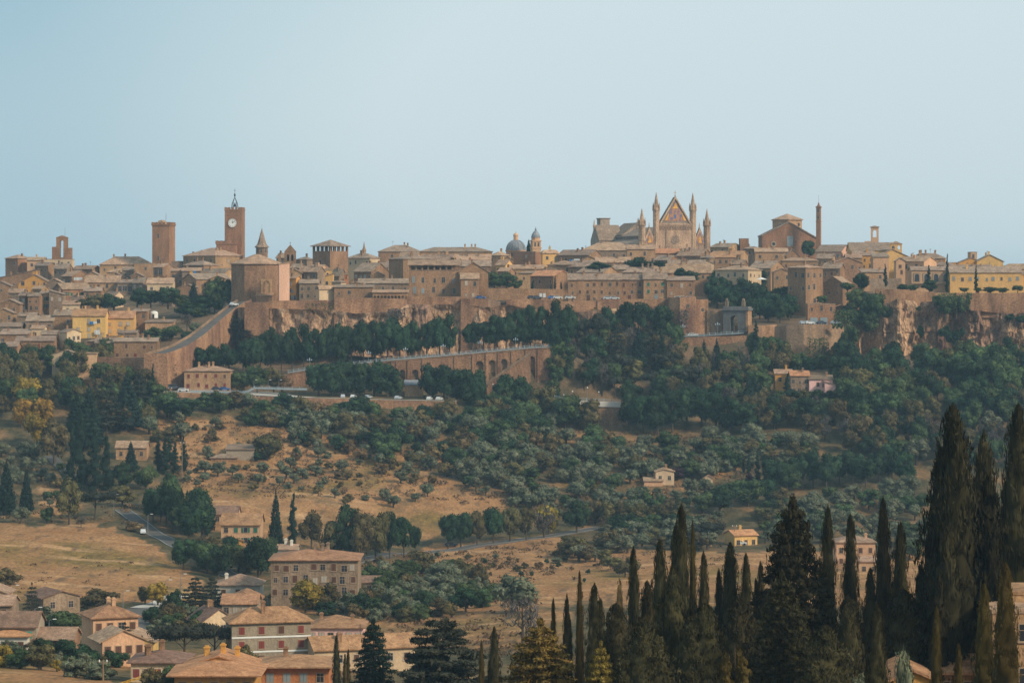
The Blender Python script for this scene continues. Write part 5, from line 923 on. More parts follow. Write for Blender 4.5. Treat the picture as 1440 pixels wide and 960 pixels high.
kind('drybush', lambda: lobes_mesh('crown', ell_lobes(11, .42, .34, .36, .19, .9), 900, .042, 'leaf_dry', .74), 3, TOL)
for nm, mt in (('bush', 'leaf_mid'), ('greybush', 'leaf_olive'), ('yellowbush', 'leaf_yellow'), ('darkbush', 'leaf_dark'), ('autumnbush', 'leaf_autumn')): kind(nm, (lambda mt: lambda: lobes_mesh('crown', ell_lobes(16, .42, .36, .4, .18, .9), 1700, .036, mt, .8))(mt), 3, TOL)
def f_cyp(n, size, mt, lob=26):
    def g():
        L_ = []
        for i in range(lob):
            t = (i + .5) / lob; rr = .5 * min(1, .45 + t * 3) * max(.1, 1 - t) ** .62 * 1.05; a = rng.uniform(0, 6.28); o = rr * .34
            L_.append((o * math.cos(a), o * math.sin(a), .03 + t * .93, rr * .78, rr * .78, .055))
        return lobes_mesh('crown', L_, n, size, mt, .86, elong=2.6, up=(0, 0, 1.3), jit=.45, rin=.82)
    return g
kind('farcypress', f_cyp(800, .02, 'leaf_farcypress', 16), 3, TSLIM)
def f_fir(mt, n=2200, lv=13, droop=.05, wmax=.5):
    def g():
        L_ = []
        for i in range(lv):
            t = i / (lv - 1); rr = wmax * (1 - t) ** .85 + .03
            for k in range(7): a = k * .9 + i * 1.3 + rng.uniform(-.3, .3); q = rr * rng.uniform(.45, .72); L_.append((q * math.cos(a), q * math.sin(a), .12 + t * .83 - droop * rr, rr * .36, rr * .36, .035 + .02 * (1 - t)))
        return lobes_mesh('crown', L_, n, .024, mt, .75, elong=2, jit=.5)
    return g
kind('fir', f_fir('leaf_fir'), 3, TSLIM)
def f_cedar(mt='leaf_cedar', n=4200, lv=8, top=.95):
    def g():
        L_ = []
        for i in range(lv):
            t = i / (lv - 1); rr = .5 * (1 - .75 * t ** 1.6)
            for k in range(8): a = k * .785 + i * .9 + rng.uniform(-.25, .25); q = rr * rng.uniform(.35, 1.0); L_.append((q * math.cos(a), q * math.sin(a), .2 + t * (top - .24) + rng.uniform(-.02, .02), rr * .30, rr * .30, .022))
        return lobes_mesh('crown', L_, n, .018, mt, .8, elong=2.2, jit=.35)
    return g
kind('cedar', f_cedar(), 2, TSLIM)
kind('umbrella', lambda: lobes_mesh('crown', [(rng.uniform(-.36, .36), rng.uniform(-.36, .36), .78 + rng.uniform(-.1, .1), .17, .17, .10) for _ in range(20)], 2600, .024, 'leaf_cedar', .82, up=(0, 0, 1)), 2, TPINE)
# detailed foreground kinds
def plume(n, leaders, mt, size, twist=.0):
    """a close cypress: leaders = (dx, dy, base, top, radius); sprays of foliage point up along each leader"""
    def g():
        Q = []; tv = []; tf = []; tot = sum((l[3] - l[2]) * l[4] for l in leaders); base = 0
        for dx, dy, z0, z1, rad in leaders:
            m = int(n * (z1 - z0) * rad / tot); ph = rng.uniform(0, 6)
            def prof(t): return rad * np.minimum(1, .75 + 1.0 * t) * np.maximum(0, 1 - t) ** .52
            def lump(a, t): return 1 + .15 * np.sin(3 * a + 17 * t + ph) + .13 * np.sin(5 * a - 31 * t + ph * 2) + .11 * np.sin(2 * a + 47 * t)
            nt_ = max(30, m // 18); tt, ta, tr_ = rng.uniform(0, 1, nt_) ** 1.05, rng.uniform(0, 2 * math.pi, nt_), rng.uniform(.66, 1.2, nt_); k_ = rng.integers(0, nt_, m); tn_ = rng.normal(0, 1, (nt_, 3))
            t = np.clip(tt[k_] + rng.normal(0, .011, m), 0, 1); a = ta[k_] + rng.normal(0, .16, m) * (.5 + .5 / np.maximum(.15, 1 - t))
            rr = prof(t) * lump(a, t) * (tr_[k_] + rng.normal(0, .05, m)) + .006; p = np.stack([dx + rr * np.cos(a), dy + rr * np.sin(a), z0 + t * (z1 - z0)], 1)
            nr = np.stack([np.cos(a), np.sin(a), .35 + 0 * a], 1); ax = np.stack([np.cos(a) * .5, np.sin(a) * .5, np.ones(m)], 1); Q.append(cards(p, nr + tn_[k_] * .55, size, 1.8, ax, .45))
            th = np.linspace(0, 2 * math.pi, 14, endpoint=False); zs = np.linspace(0, .97, 26); k = len(th)
            V_ = np.array([[dx + prof(np.array(z)) * .72 * lump(x, z) * math.cos(x), dy + prof(np.array(z)) * .72 * lump(x, z) * math.sin(x), z0 + z * (z1 - z0)] for z in zs for x in th])
            for i in range(len(zs) - 1):
                for j in range(k): b0 = base + i * k; j2 = (j + 1) % k; tf += [(b0 + j, b0 + j2, b0 + k + j2), (b0 + j, b0 + k + j2, b0 + k + j)]
            tv.append(V_); base += len(V_)
        return np_mesh('crown', np.concatenate(Q), np.concatenate(tv), np.array(tf), mt)
    return g
kind('cypress', plume(11000, [(0, 0, .0, 1, .44), (.1, .08, .0, .8, .3)], 'leaf_cypress', .0105), 2, TSLIM)
KIND['cypress'][0].append(plume(11000, [(.05, .03, 0, 1, .4), (-.12, .1, 0, .9, .3), (.1, -.16, 0, .6, .32)], 'leaf_cypress', .0105)()); KIND['cypress'][0].append(plume(11000, [(0, 0, 0, 1, .38), (-.16, 0, 0, .84, .3), (.18, .1, 0, .72, .28)], 'leaf_cypress', .0105)())
kind('goldcypress', plume(7000, [(0, 0, 0, 1, .44), (.12, 0, 0, .82, .3)], 'leaf_gold', .009), 2, TSLIM)
kind('giant', plume(30000, [(0, 0, 0, 1, .3), (-.14, -.05, 0, .95, .26), (.12, .1, 0, .86, .26), (-.3, 0, 0, .66, .2), (.3, 0, 0, .7, .2), (-.42, .05, 0, .5, .13), (.08, -.25, 0, .78, .22), (-.1, -.3, 0, .6, .2)], 'leaf_cypress', .0085), 1, TSLIM)
kind('bushy_cypress', plume(9000, [(-.22, 0, 0, .9, .22), (0, -.1, 0, 1, .22), (.2, .05, 0, .96, .22), (.05, .2, 0, .9, .25)], 'leaf_gold', .012), 1, TSLIM)
def f_spray(mt, n, lv, size, thin=1.):
    """a broad conifer of drooping feathery branches"""
    def g():
        L_ = []
        for i in range(lv):
            t = i / (lv - 1); rr = .5 * (1 - t) ** .62 * rng.uniform(.85, 1.1) + .02
            for k in range(9):
                a = k * .7 + i * 1.1 + rng.uniform(-.3, .3)
                for u in (.45, .75, 1.0): q = rr * u * rng.uniform(.85, 1.1); L_.append((q * math.cos(a), q * math.sin(a), .04 + t * .92 - .07 * u * rr + rng.uniform(-.012, .012), rr * .2 + .015, rr * .2 + .015, .022))
        return lobes_mesh('crown', L_, n, size, mt, .55 * thin, elong=1.9, jit=.5)
    return g
kind('broadfir', f_spray('leaf_cypress', 24000, 22, .0085), 1, TSLIM); kind('goldfir', f_spray('leaf_goldfir', 20000, 15, .011), 1, TSLIM); kind('darkfir', f_spray('leaf_fir', 16000, 16, .012), 1, TSLIM)
kind('bigcedar', f_cedar('leaf_cedar', 14000, 9, .98), 1, TSLIM); kind('sparsefir', f_spray('leaf_cedar', 3500, 12, .014, .6), 1, TSLIM); kind('drycypress', plume(2500, [(0, 0, 0, 1, .4)], 'leaf_dry', .011), 1, TSLIM)
BROAD = {'oak', 'broad', 'autumn', 'street', 'street_mid', 'olive', 'yellow', 'drybush', 'bush', 'greybush', 'yellowbush', 'darkbush', 'autumnbush'}
def tree(kd, x, y, hpx, wpx=None, Y=None, label='', group=None, cat='tree', top=None, name=None, rz=None):
    """base at picture point (x, y), hpx tall, wpx wide; with Y and top given the tree stands on the ground at depth Y and reaches row top"""
    p = hit(x, y) if Y is None else Vector(((x - 720) / F * Y, Y, gz((x - 720) / F * Y, Y) if y is None else P(x, y, Y).z)); s = p.y / F
    h = hpx * s if top is None else P(x, top, p.y).z - p.z; wd = (wpx or hpx * .8) * s * (1.12 if kd in BROAD else 1.); h *= 1.06 if kd in BROAD else 1.; ms, tr = KIND[kd]; r = ob(name or {'farcypress': 'cypress', 'cypress': 'cypress', 'goldcypress': 'cypress', 'giant': 'cypress', 'bushy_cypress': 'cypress', 'drycypress': 'cypress', 'olive': 'olive_tree', 'drybush': 'bush', 'umbrella': 'pine_tree', 'cedar': 'cedar', 'bigcedar': 'cedar', 'fir': 'fir_tree', 'broadfir': 'fir_tree', 'goldfir': 'fir_tree', 'darkfir': 'fir_tree', 'sparsefir': 'fir_tree', 'poplar': 'poplar_tree', 'oak': 'holm_oak', 'broad': 'broadleaf_tree', 'street': 'street_tree', 'street_mid': 'street_tree', 'autumn': 'autumn_tree', 'yellow': 'autumn_tree', 'bare': 'bare_tree', 'purple': 'plum_tree', 'bush': 'bush', 'greybush': 'bush', 'yellowbush': 'bush', 'darkbush': 'bush', 'autumnbush': 'bush'}.get(kd, 'tree'), None, None, p, random.uniform(0, 6.28) if rz is None else rz, (wd, wd, h))
    tag(r, label, cat, group); ob('trunk', tr, r); ob('crown', random.choice(ms), r); return r
def row(kd, pts, h, w, label, group, Y=None, cat='tree'):
    """a row of countable trees, each singled out by its place in the row"""
    for i, p in enumerate(pts):
        tree(kd if isinstance(kd, str) else random.choice(kd), p[0], p[1], (p[2] if len(p) > 2 else h) * random.uniform(.94, 1.06), (p[3] if len(p) > 3 else w) * random.uniform(.92, 1.08), Y, f'{label}, {ordw(i, len(pts))}', group, cat)
KEEP = [(1088, 520, 1178, 556), (904, 656, 950, 684), (314, 624, 360, 648), (160, 618, 208, 644), (1018, 742, 1068, 768), (380, 770, 505, 822), (802, 556, 876, 600), (308, 722, 368, 752), (1176, 752, 1232, 796), (302, 808, 366, 838), (258, 512, 324, 551), (60, 830, 108, 862)]
def inside(x, y, poly):
    c = False; j = len(poly) - 1
    for i in range(len(poly)):
        if (poly[i][1] > y) != (poly[j][1] > y) and x < (poly[j][0] - poly[i][0]) * (y - poly[i][1]) / (poly[j][1] - poly[i][1]) + poly[i][0]: c = not c
        j = i
    return c
def grove(kinds, poly, n, h, label, group, wr=.85, md=9, ys=.45):
    """trees scattered over a picture region; those at its ends and the tallest are told apart"""
    xs = [p[0] for p in poly]; yy = [p[1] for p in poly]; got = []; tries = 0
    while len(got) < n and tries < n * 60:
        tries += 1; x, y = random.uniform(min(xs), max(xs)), random.uniform(min(yy), max(yy))
        if inside(x, y, poly) and all((x - a) ** 2 + ((y - b) / ys) ** 2 > md * md for a, b in got): got.append((x, y))
    hs = {g: random.uniform(*h) for g in got}; got = sorted(g for g in got if not any(g[1] > k[3] - 3 and g[1] - hs[g] < k[3] - 4 and k[0] - hs[g] * wr * .4 < g[0] < k[2] + hs[g] * wr * .4 for k in KEEP)); hs = [hs[g] for g in got]; mx_, my_ = sorted(g[0] for g in got), sorted(g[1] for g in got); zone = {}
    for i, (x, y) in enumerate(got):
        z = ('top ' if y < my_[len(got) // 3] else 'bottom ' if y > my_[2 * len(got) // 3] else 'centre ') * (len(got) > 40) + ('left' if x < mx_[len(got) // 3] else 'right' if x > mx_[2 * len(got) // 3] else 'middle'); zone.setdefault(z, []).append(i)
    for z, ids in zone.items():
        for k, i in enumerate(ids): x, y = got[i]; tree(random.choice(kinds), x, y, hs[i], hs[i] * wr * random.uniform(.85, 1.15), None, f'{label}, {z}, {ordw(k, len(ids))}', group)
# --- rows along the viaduct and the terrace
A1 = [(x, None) for x in ()]
for i, x in enumerate((366, 381, 396, 411, 427, 443, 460, 477, 494, 511, 528, 545, 562, 581, 600, 618, 632)):
    yb = float(np.interp(x, [360, 450, 545, 640], [524, 517, 508, 501])); tree('street', x, yb, random.uniform(54, 63) - (6 if 560 < x < 625 else 0), random.uniform(28, 34), 1119, f'dark street tree in the row above the viaduct, {ordw(i, 17)}', 'street trees above the viaduct')
for i, x in enumerate((664, 680, 696, 712, 729, 746, 763, 781, 798)):
    tree('street', x, 492, [38, 42, 46, 50, 56, 62, 60, 66, 62][i], random.uniform(30, 36), 1124, f'dark street tree at the right end of the viaduct row, {ordw(i, 9)}', 'street trees right of the gap in the row')
for i, (x, yb, h) in enumerate(((448, 560, 52), (466, 562, 54), (486, 561, 57), (506, 563, 57), (526, 562, 56), (545, 563, 53))): tree('oak', x, yb, h, 44, 1089, f'dense dark tree on the terrace in front of the viaduct, {ordw(i, 6)}', 'dense trees on the terrace')
for i, (x, yb, h) in enumerate(((606, 564, 53), (624, 566, 54), (646, 570, 54), (664, 576, 60), (712, 574, 48), (733, 580, 52))): tree('oak', x, yb, h, 42, 1086, f'dark tree by the terrace right of the kiosk, {ordw(i, 6)}', 'trees right of the kiosk')
for i, (x, yb, h, w) in enumerate(((283, 524, 36, 34), (303, 524, 40, 34), (322, 522, 42, 36), (342, 520, 44, 34), (356, 521, 50, 26))): tree('oak', x, yb, h, w, 1108, f'dark tree behind the lone stone house, {ordw(i, 5)}', 'trees behind the lone stone house')
for i, (x, yb, h, w, k) in enumerate(((340, 549, 30, 34, 'broad'), (362, 549, 34, 36, 'broad'), (385, 549, 32, 30, 'autumn'), (397, 548, 26, 26, 'drybush'), (336, 551, 17, 24, 'autumn'))): tree(k, x, yb, h, w, 1092, f'greyish rounded tree right of the lone stone house, {ordw(i, 5)}', 'grey trees beside the lone stone house')
tree('cedar', 326, 470, 28, 52, 1164, 'flat-layered cedar on the cliff beside the ramp'); tree('cedar', 345, 482, 20, 44, 1160, 'lower spreading cedar under the ramp wall')
# --- town gardens
for i, (x, yb, h, w, k) in enumerate(((136, 437, 24, 34, 'autumn'), (160, 437, 26, 36, 'oak'), (118, 433, 14, 26, 'autumn'))): tree(k, x, yb, h, w, 1205, f'garden tree above the yellow houses, {ordw(sorted((136, 160, 118)).index(x), 3)}', 'garden trees above the yellow houses')
for i, (x, yb, h, w, k) in enumerate(((193, 430, 26, 30, 'oak'), (212, 431, 24, 28, 'oak'), (236, 432, 30, 34, 'oak'), (254, 436, 26, 30, 'broad'), (272, 426, 30, 20, 'fir'), (285, 440, 26, 34, 'oak'), (306, 432, 40, 36, 'broad'), (322, 428, 36, 26, 'oak'), (262, 448, 26, 34, 'oak'), (283, 450, 22, 34, 'broad'), (302, 440, 22, 32, 'oak'))): tree(k, x, yb, h, w, 1215, ('pointed' if k == 'fir' else 'bushy') + f' tree in the gardens left of the ramp, {ordw(sorted((193, 212, 236, 254, 272, 285, 306, 322, 262, 283, 302)).index(x), 11)}', 'garden trees left of the ramp')
tree('bare', 263, 465, 26, 24, 1160, 'bare pinkish tree beside the lower ramp'); tree('olive', 274, 472, 20, 16, 1150, 'small grey-green tree at the parapet of the ramp'); tree('broad', 241, 478, 22, 30, 1150, 'bush below the low tan house left of the ramp'); tree('broad', 218, 481, 20, 34, 1150, 'wide bush under the low tan house'); tree('oak', 265, 483, 18, 22, 1140, 'dark bush by the parapet at the ramp foot')
for i, (x, yb, h, w) in enumerate(((695, 407, 24, 28), (712, 408, 25, 28), (727, 407, 14, 16))): tree('broad', x, yb, h, w, 1184, f'garden tree right of the large gabled house, {ordw(i, 3)}', 'garden trees right of the gabled house')
for i, (x, h, w) in enumerate(((749, 13, 7), (775, 9, 4), (780.5, 20, 5.5), (789, 12, 5))): tree('farcypress', x, 407, h, w, 1188, f'small cypress in the banner garden, {ordw(i, 4)}', 'small cypresses in the banner garden')
tree('fir', 743.5, 358, 22, 11, 1460, 'dark conifer on the skyline between dome and bell tower'); tree('oak', 901, 380, 20, 38, 1262, 'round garden tree below the cathedral turret'); tree('oak', 928, 377, 10, 16, 1262, 'small bush right of the round cathedral garden tree'); tree('oak', 843, 381, 13, 34, 1232, 'low wide bush behind the brown-shuttered house'); tree('oak', 1137.5, 364, 27, 22, 1380, 'dark conifer-like tree in front of the gabled church')
for i, (x, yb, h, w, k) in enumerate(((955, 392, 16, 20, 'oak'), (970, 398, 18, 26, 'oak'))): tree(k, x, yb, h, w, 1245, f'dark tree at the left end of the wooded gap, {ordw(i, 2)}', 'trees at the end of the wooded gap')
grove(['oak', 'oak', 'street'], [(990, 418), (1035, 408), (1075, 420), (1112, 436), (1112, 458), (1060, 456), (1000, 438)], 26, (26, 38), 'dark tree in the wooded gap behind the town gate', 'trees behind the town gate', md=12)
for i, (x, yb, h, w) in enumerate(((1245, 403, 33, 9), (1306, 402, 30, 10), (1332, 412, 56, 8.5), (1372.5, 408, 36, 8))): tree('farcypress', x, yb, h, w, 1178, ['narrow cypress on the cliff top left of the convent wing', 'slim cypress rising from a bush before the arched windows', 'tallest cypress on the cliff top, right of the arched windows', 'slim cypress before the long yellow convent'][i], 'cypresses on the cliff top')
for i, (x, yb, h, w, k) in enumerate(((1272, 409, 10, 20, 'oak'), (1284, 409, 9, 14, 'broad'), (1307, 411, 18, 22, 'oak'), (1393, 412, 9, 22, 'oak'), (1410, 412, 8, 16, 'broad'), (1376, 411, 7, 12, 'oak'), (1431, 411, 11, 16, 'broad'), (1356, 411, 7, 14, 'broad'))): tree(k, x, yb, h, w, 1174, f'rounded shrub along the foot of the convent on the cliff, {ordw(sorted((1272, 1284, 1307, 1393, 1410, 1376, 1431, 1356)).index(x), 8)}' if i != 2 else 'clipped dome of shrub under the slim cypress', 'shrubs along the convent', 'shrub', name='shrub')
for i, (x, yb, h, w, k) in enumerate(((1212, 412, 30, 22, 'oak'), (1192, 410, 14, 18, 'broad'), (1200, 440, 34, 30, 'broad'), (1218, 446, 36, 30, 'oak'), (1230, 455, 42, 30, 'broad'), (1246, 452, 24, 20, 'oak'), (1206, 462, 30, 28, 'oak'), (1222, 470, 28, 26, 'broad'), (1190, 452, 22, 22, 'oak'), (1156, 428, 14, 18, 'broad'))): tree(k, x, yb, h, w, 1158 if yb > 430 else 1190, f'bushy tree clinging to the slope left of the orange cliff, {ordw(sorted((1212, 1192, 1200, 1218, 1230, 1246, 1206, 1222, 1190, 1156)).index(x), 10)}', 'trees left of the orange cliff')
for i, (x, yb, h, w) in enumerate(((1330, 448, 36, 30), (1345, 446, 34, 26), (1318, 432, 18, 14))): tree('broad', x, yb, h, w, 1157, f'green bush filling the cleft below the tallest cypress, {ordw(sorted((1330, 1345, 1318)).index(x), 3)}', 'bushes in the cliff cleft')
for i, (x, yb, h, w) in enumerate(((1328, 478, 22, 22), (1340, 492, 28, 24), (1294, 478, 22, 12), (1292, 440, 10, 7), (1420, 452, 12, 18), (1436, 456, 14, 18), (1352, 474, 14, 10))): tree('oak', x, yb, h, w, 1156, f'small bush rooted in the orange cliff face, {ordw(sorted((1328, 1340, 1294, 1292, 1420, 1436, 1352)).index(x), 7)}', 'bushes on the cliff face', 'bush', name='bush')
# --- woods
grove(['oak', 'broad', 'autumn', 'broad', 'street_mid', 'bare', 'umbrella'], [(778, 520), (800, 470), (940, 468), (952, 520), (1000, 520), (1000, 575), (880, 570), (790, 556)], 62, (32, 46), 'leafy tree in the wood between viaduct and bastion', 'wood below the bastion', md=11)
for i, (x, yb, h, w, k) in enumerate(((812, 500, 58, 34, 'umbrella'), (838, 500, 62, 44, 'umbrella'), (868, 512, 56, 36, 'cedar'), (898, 520, 64, 30, 'fir'), (930, 524, 62, 24, 'farcypress'), (925, 535, 46, 30, 'fir'), (853, 478, 50, 34, 'oak'), (880, 470, 46, 36, 'oak'), (905, 470, 46, 36, 'oak'), (930, 470, 44, 30, 'oak'), (990, 538, 62, 24, 'fir'), (1008, 540, 66, 26, 'fir'), (1063, 492, 42, 15, 'farcypress'), (1024, 545, 40, 18, 'bare'))):
    tree(k, x, yb, h, w, 1128 if yb > 485 else 1150, {'umbrella': 'tall flat-topped pine in the wood below the terrace houses', 'cedar': 'dark cedar in the wood below the terrace houses', 'fir': 'pointed conifer in the wood near the gate road', 'farcypress': 'dark cypress in the wood near the town gate', 'oak': 'dark round tree against the rampart under the terrace houses', 'bare': 'bare grey tree below the gate road'}[k] + (f', {ordw(sorted(((812, 838) if k == "umbrella" else (853, 880, 905, 930))).index(x), 4 if k == "oak" else 2)}' if k in ('umbrella', 'oak') else f', {ordw((898, 925, 990, 1008).index(x), 4)}' if k == 'fir' else ', left of the retaining wall' if x < 960 else ', right of the retaining wall'), 'tall trees near the gate road')
for i in range(13): x = 884 + i * 20.5; tree('street' if i < 6 else random.choice(('street', 'street_mid')), x, 607 + 6 * math.sin(i), 62 - i * 1.6 + random.uniform(-4, 4), 42, None, f'large dark tree in the long row above the olive grove, {ordw(i, 13)}', 'row of large trees above the olive grove')
grove(['broad', 'oak', 'autumn', 'broad', 'bare', 'fir'], [(1000, 520), (1100, 505), (1110, 560), (1130, 572), (1180, 560), (1180, 600), (1000, 585)], 44, (28, 42), 'leafy tree in the wood around the pink house', 'wood around the pink house', md=11)
tree('farcypress', 1107, 556, 31, 15, 1079, 'dark pointed tree hiding the front of the orange-roofed house'); tree('bush', 1141, 560, 11, 22, 1078, 'bush in front of the pink house')
grove(['broad', 'oak', 'broad', 'oak', 'autumn', 'street'], [(1180, 520), (1260, 522), (1440, 512), (1470, 512), (1470, 600), (1180, 600)], 84, (34, 50), 'dense tree in the wood under the orange cliff', 'wood under the orange cliff', md=13)
grove(['broad', 'autumn', 'broad', 'oak', 'street_mid', 'bare', 'olive'], [(1130, 600), (1470, 600), (1470, 668), (1250, 655), (1130, 622)], 60, (28, 42), 'tree in the mixed wood on the right slope', 'mixed wood on the right slope', md=13)
for i in range(11): x = 1088 + i * 18.5; tree('street', x, 690 - i * 1.2 + 3 * math.sin(i * 2), 46 + random.uniform(-4, 5), 34, None, f'dark rounded tree in the lower row on the right slope, {ordw(i, 11)}', 'lower row of trees on the right slope')
grove(['olive', 'olive', 'broad', 'olive'], [(1140, 705), (1300, 690), (1320, 790), (1240, 790), (1140, 765)], 42, (22, 32), 'pale grey-green tree on the knoll behind the front cypresses', 'olive trees on the knoll', wr=1.1, md=13)
for i, (x, yb, h, w) in enumerate(((988, 722, 30, 38), (1012, 722, 42, 46), (1052, 712, 40, 44), (1080, 706, 34, 36), (1108, 690, 36, 40), (960, 728, 28, 28), (1030, 700, 22, 26))): tree('oak' if i % 2 else 'broad', x, yb, h, w, None, f'dark tree right of the olive grove villa, {ordw(sorted((988, 1012, 1052, 1080, 1108, 960, 1030)).index(x), 7)}', 'dark trees right of the villa')
for i, (x, yb, h, w) in enumerate(((969, 668, 30, 12), (1019, 662, 22, 7), (1045, 665, 24, 8), (1053, 668, 28, 10), (1065, 680, 48, 14), (1075, 682, 44, 11), (1006, 668, 26, 10))): tree('farcypress', x, yb, h, w, None, f'slim dark cypress in the villa gardens, {ordw(sorted((969, 1019, 1045, 1053, 1065, 1075, 1006)).index(x), 7)}', 'cypresses in the villa gardens')
tree('purple', 953, 676, 20, 26, None, 'purple-leaved tree right of the villa in the olive grove'); tree('purple', 1053, 682, 16, 16, None, 'smaller purple-leaved tree by the slim cypresses')
# --- left slope
grove(['autumn', 'broad', 'oak', 'street_mid'], [(0, 520), (40, 512), (120, 506), (205, 520), (215, 560), (90, 560), (0, 545)], 34, (30, 42), 'tree in the wood under the left edge of the town', 'wood under the town at left', md=12)
for i, (x, yb, h, w, k) in enumerate(((12, 560, 46, 46, 'autumn'), (38, 574, 42, 46, 'yellow'), (30, 602, 44, 36, 'yellow'), (60, 602, 46, 32, 'yellow'), (52, 630, 50, 40, 'yellow'), (76, 654, 60, 50, 'street_mid'))): tree(k, x, yb, h, w, None, ['brownish tree at the left edge above the poplars', 'golden poplar, highest of the clump on the left', 'golden poplar at the left of the clump', 'golden poplar at the right of the clump', 'golden poplar, lowest of the clump on the left', 'dull yellow tree below the golden poplars'][i], 'autumn poplars on the left')
for i, (x, yb, h, w) in enumerate(((125, 632, 92, 54), (150, 612, 86, 54), (178, 604, 80, 56), (196, 596, 74, 40), (108, 610, 60, 40))): tree('cedar' if i % 2 else 'fir', x, yb, h, w, None, f'tall dark conifer in the left wood, {ordw(sorted((125, 150, 178, 196, 108)).index(x), 5)}', 'tall conifers of the left wood')
for i, (x, yb, h, w) in enumerate(((102, 678, 84, 24), (113, 690, 116, 36), (133, 692, 92, 34), (150, 690, 78, 28), (215, 556, 44, 10))): tree('farcypress', x, yb, h, w, None, f'broad dark cypress of the left slope, {ordw(i, 5)}', 'cypresses of the left slope')
for i, (x, yb, h, w) in enumerate(((9, 724, 78, 34), (37, 722, 64, 24), (184, 664, 44, 24))): tree('fir', x, yb, h, w, None, ['fir tree at the left edge above the dry field', 'slimmer fir right of the one at the left edge', 'conifer standing in front of the tan cottage'][i], 'firs of the left slope')
for i, (x, yb, h, w, k) in enumerate(((97, 738, 62, 38, 'street_mid'), (134, 731, 42, 56, 'umbrella'), (30, 736, 24, 26, 'olive'), (66, 736, 22, 20, 'broad'), (190, 748, 18, 26, 'drybush'), (114, 742, 16, 20, 'bare'), (175, 690, 40, 30, 'oak'), (205, 690, 36, 34, 'broad'), (172, 712, 30, 40, 'autumn'))): tree(k, x, yb, h, w, None, ['tall rounded tree on the upper edge of the dry field', 'flat-topped pine above the dry field', 'grey bush at the left of the dry field edge', 'little green tree at the dry field edge', 'bush with white cars beside the side road', 'leafless shrub at the dry field edge', 'dark tree left of the side road bend', 'dark tree above the side road bend', 'brownish tree beside the side road'][i], 'trees around the dry field')
for i, (x, yb, h, w) in enumerate(((222, 664, 50, 18), (232, 668, 54, 20), (246, 668, 46, 18), (258, 664, 50, 16), (238, 650, 36, 20))): tree('farcypress', x, yb, h, w, None, f'dark conifer in the clump left of the grey shed, {ordw(sorted((222, 232, 246, 258, 238)).index(x), 5)}', 'conifers left of the grey shed')
grove(['oak', 'street', 'broad'], [(205, 740), (235, 715), (285, 740), (318, 772), (320, 790), (270, 770)], 18, (44, 62), 'large dark tree lining the side road', 'dark trees along the side road', wr=.62, md=11)
grove(['oak', 'broad', 'autumn'], [(255, 800), (300, 782), (345, 800), (380, 795), (375, 820), (300, 815), (262, 806)], 14, (36, 50), 'bushy tree between side road and orange plaster house', 'trees below the orange plaster house', md=14)
tree('oak', 363, 815, 62, 50, None, 'big round tree in front of the orange plaster house'); tree('fir', 388, 772, 84, 26, None, 'dark fir with pointed top behind the stone farmhouse'); tree('farcypress', 412, 770, 78, 21, None, 'dark cypress right of the pointed fir'); tree('street_mid', 438, 772, 50, 34, None, 'brownish tree right of the dark cypress')
for i, (x, yb, h, w, k) in enumerate(((398, 585, 30, 34, 'oak'), (376, 648, 36, 42, 'autumn'), (260, 592, 34, 44, 'oak'), (235, 588, 36, 36, 'broad'), (290, 580, 26, 30, 'broad'), (312, 582, 30, 34, 'broad'), (330, 580, 26, 32, 'autumn'), (362, 650, 14, 16, 'oak'), (385, 590, 22, 30, 'autumn'), (350, 578, 22, 28, 'olive'))): tree(k, x, yb, h, w, None, ['dark tree below the right end of the terrace railing', 'broad brown-green tree right of the grey shed', 'dark bushy tree under the parking bay at the left', 'green tree at the left end of the terrace wall', 'tree below the terrace left of the utility pole', 'tree below the terrace just left of the utility pole', 'brownish tree below the utility pole', 'dark shrub at the corner of the grey shed', 'brownish bush below the terrace wall', 'grey bush beside the utility pole'][i], 'trees under the terrace at left')
# --- roadside avenue
for i, (x, yb, h, w) in enumerate(((470, 790, 60, 44), (488, 790, 78, 50), (508, 792, 70, 44), (528, 788, 66, 38), (548, 786, 62, 32), (568, 784, 60, 32), (585, 781, 44, 18))): tree('street_mid' if i in (0, 2, 3) else 'street', x, yb, h, w, None, f'dark roadside tree behind the stone farmhouse, {ordw(i, 7)}', 'roadside trees behind the farmhouse')
for i, (x, h, w, k) in enumerate(((630, 52, 32, 'street'), (648, 52, 32, 'street'), (671, 52, 30, 'street_mid'), (694, 50, 32, 'street'), (717, 52, 32, 'street_mid'), (740, 50, 28, 'street_mid'), (765, 52, 44, 'bare'), (811, 44, 40, 'street'))): tree(k, x, float(np.interp(x, (630, 765, 811), (772, 757, 750))), h, w, None, f'{"thinly leaved" if k == "bare" else "round-headed"} tree along the valley road, {ordw(i, 8)}', 'trees along the valley road')
tree('yellow', 772, 752, 46, 36, None, 'yellowing tree behind the thinly leaved roadside tree')
for i in range(9): x = 820 + i * 17; tree(random.choice(('street_mid', 'oak')), x, 741 - (i % 2) * 3, 32 + random.uniform(-3, 4), 28, None, f'dark tree in the line continuing the avenue, {ordw(i, 9)}', 'trees continuing the avenue')
grove(['greybush', 'autumnbush', 'olive'], [(835, 765), (980, 752), (1010, 760), (1000, 775), (850, 778)], 26, (18, 30), 'grey bush in the belt right of the avenue', 'bushes right of the avenue', wr=1.3, md=14)
tree('umbrella', 995, 772, 40, 48, None, 'flat-topped pine left of the ochre bungalow')
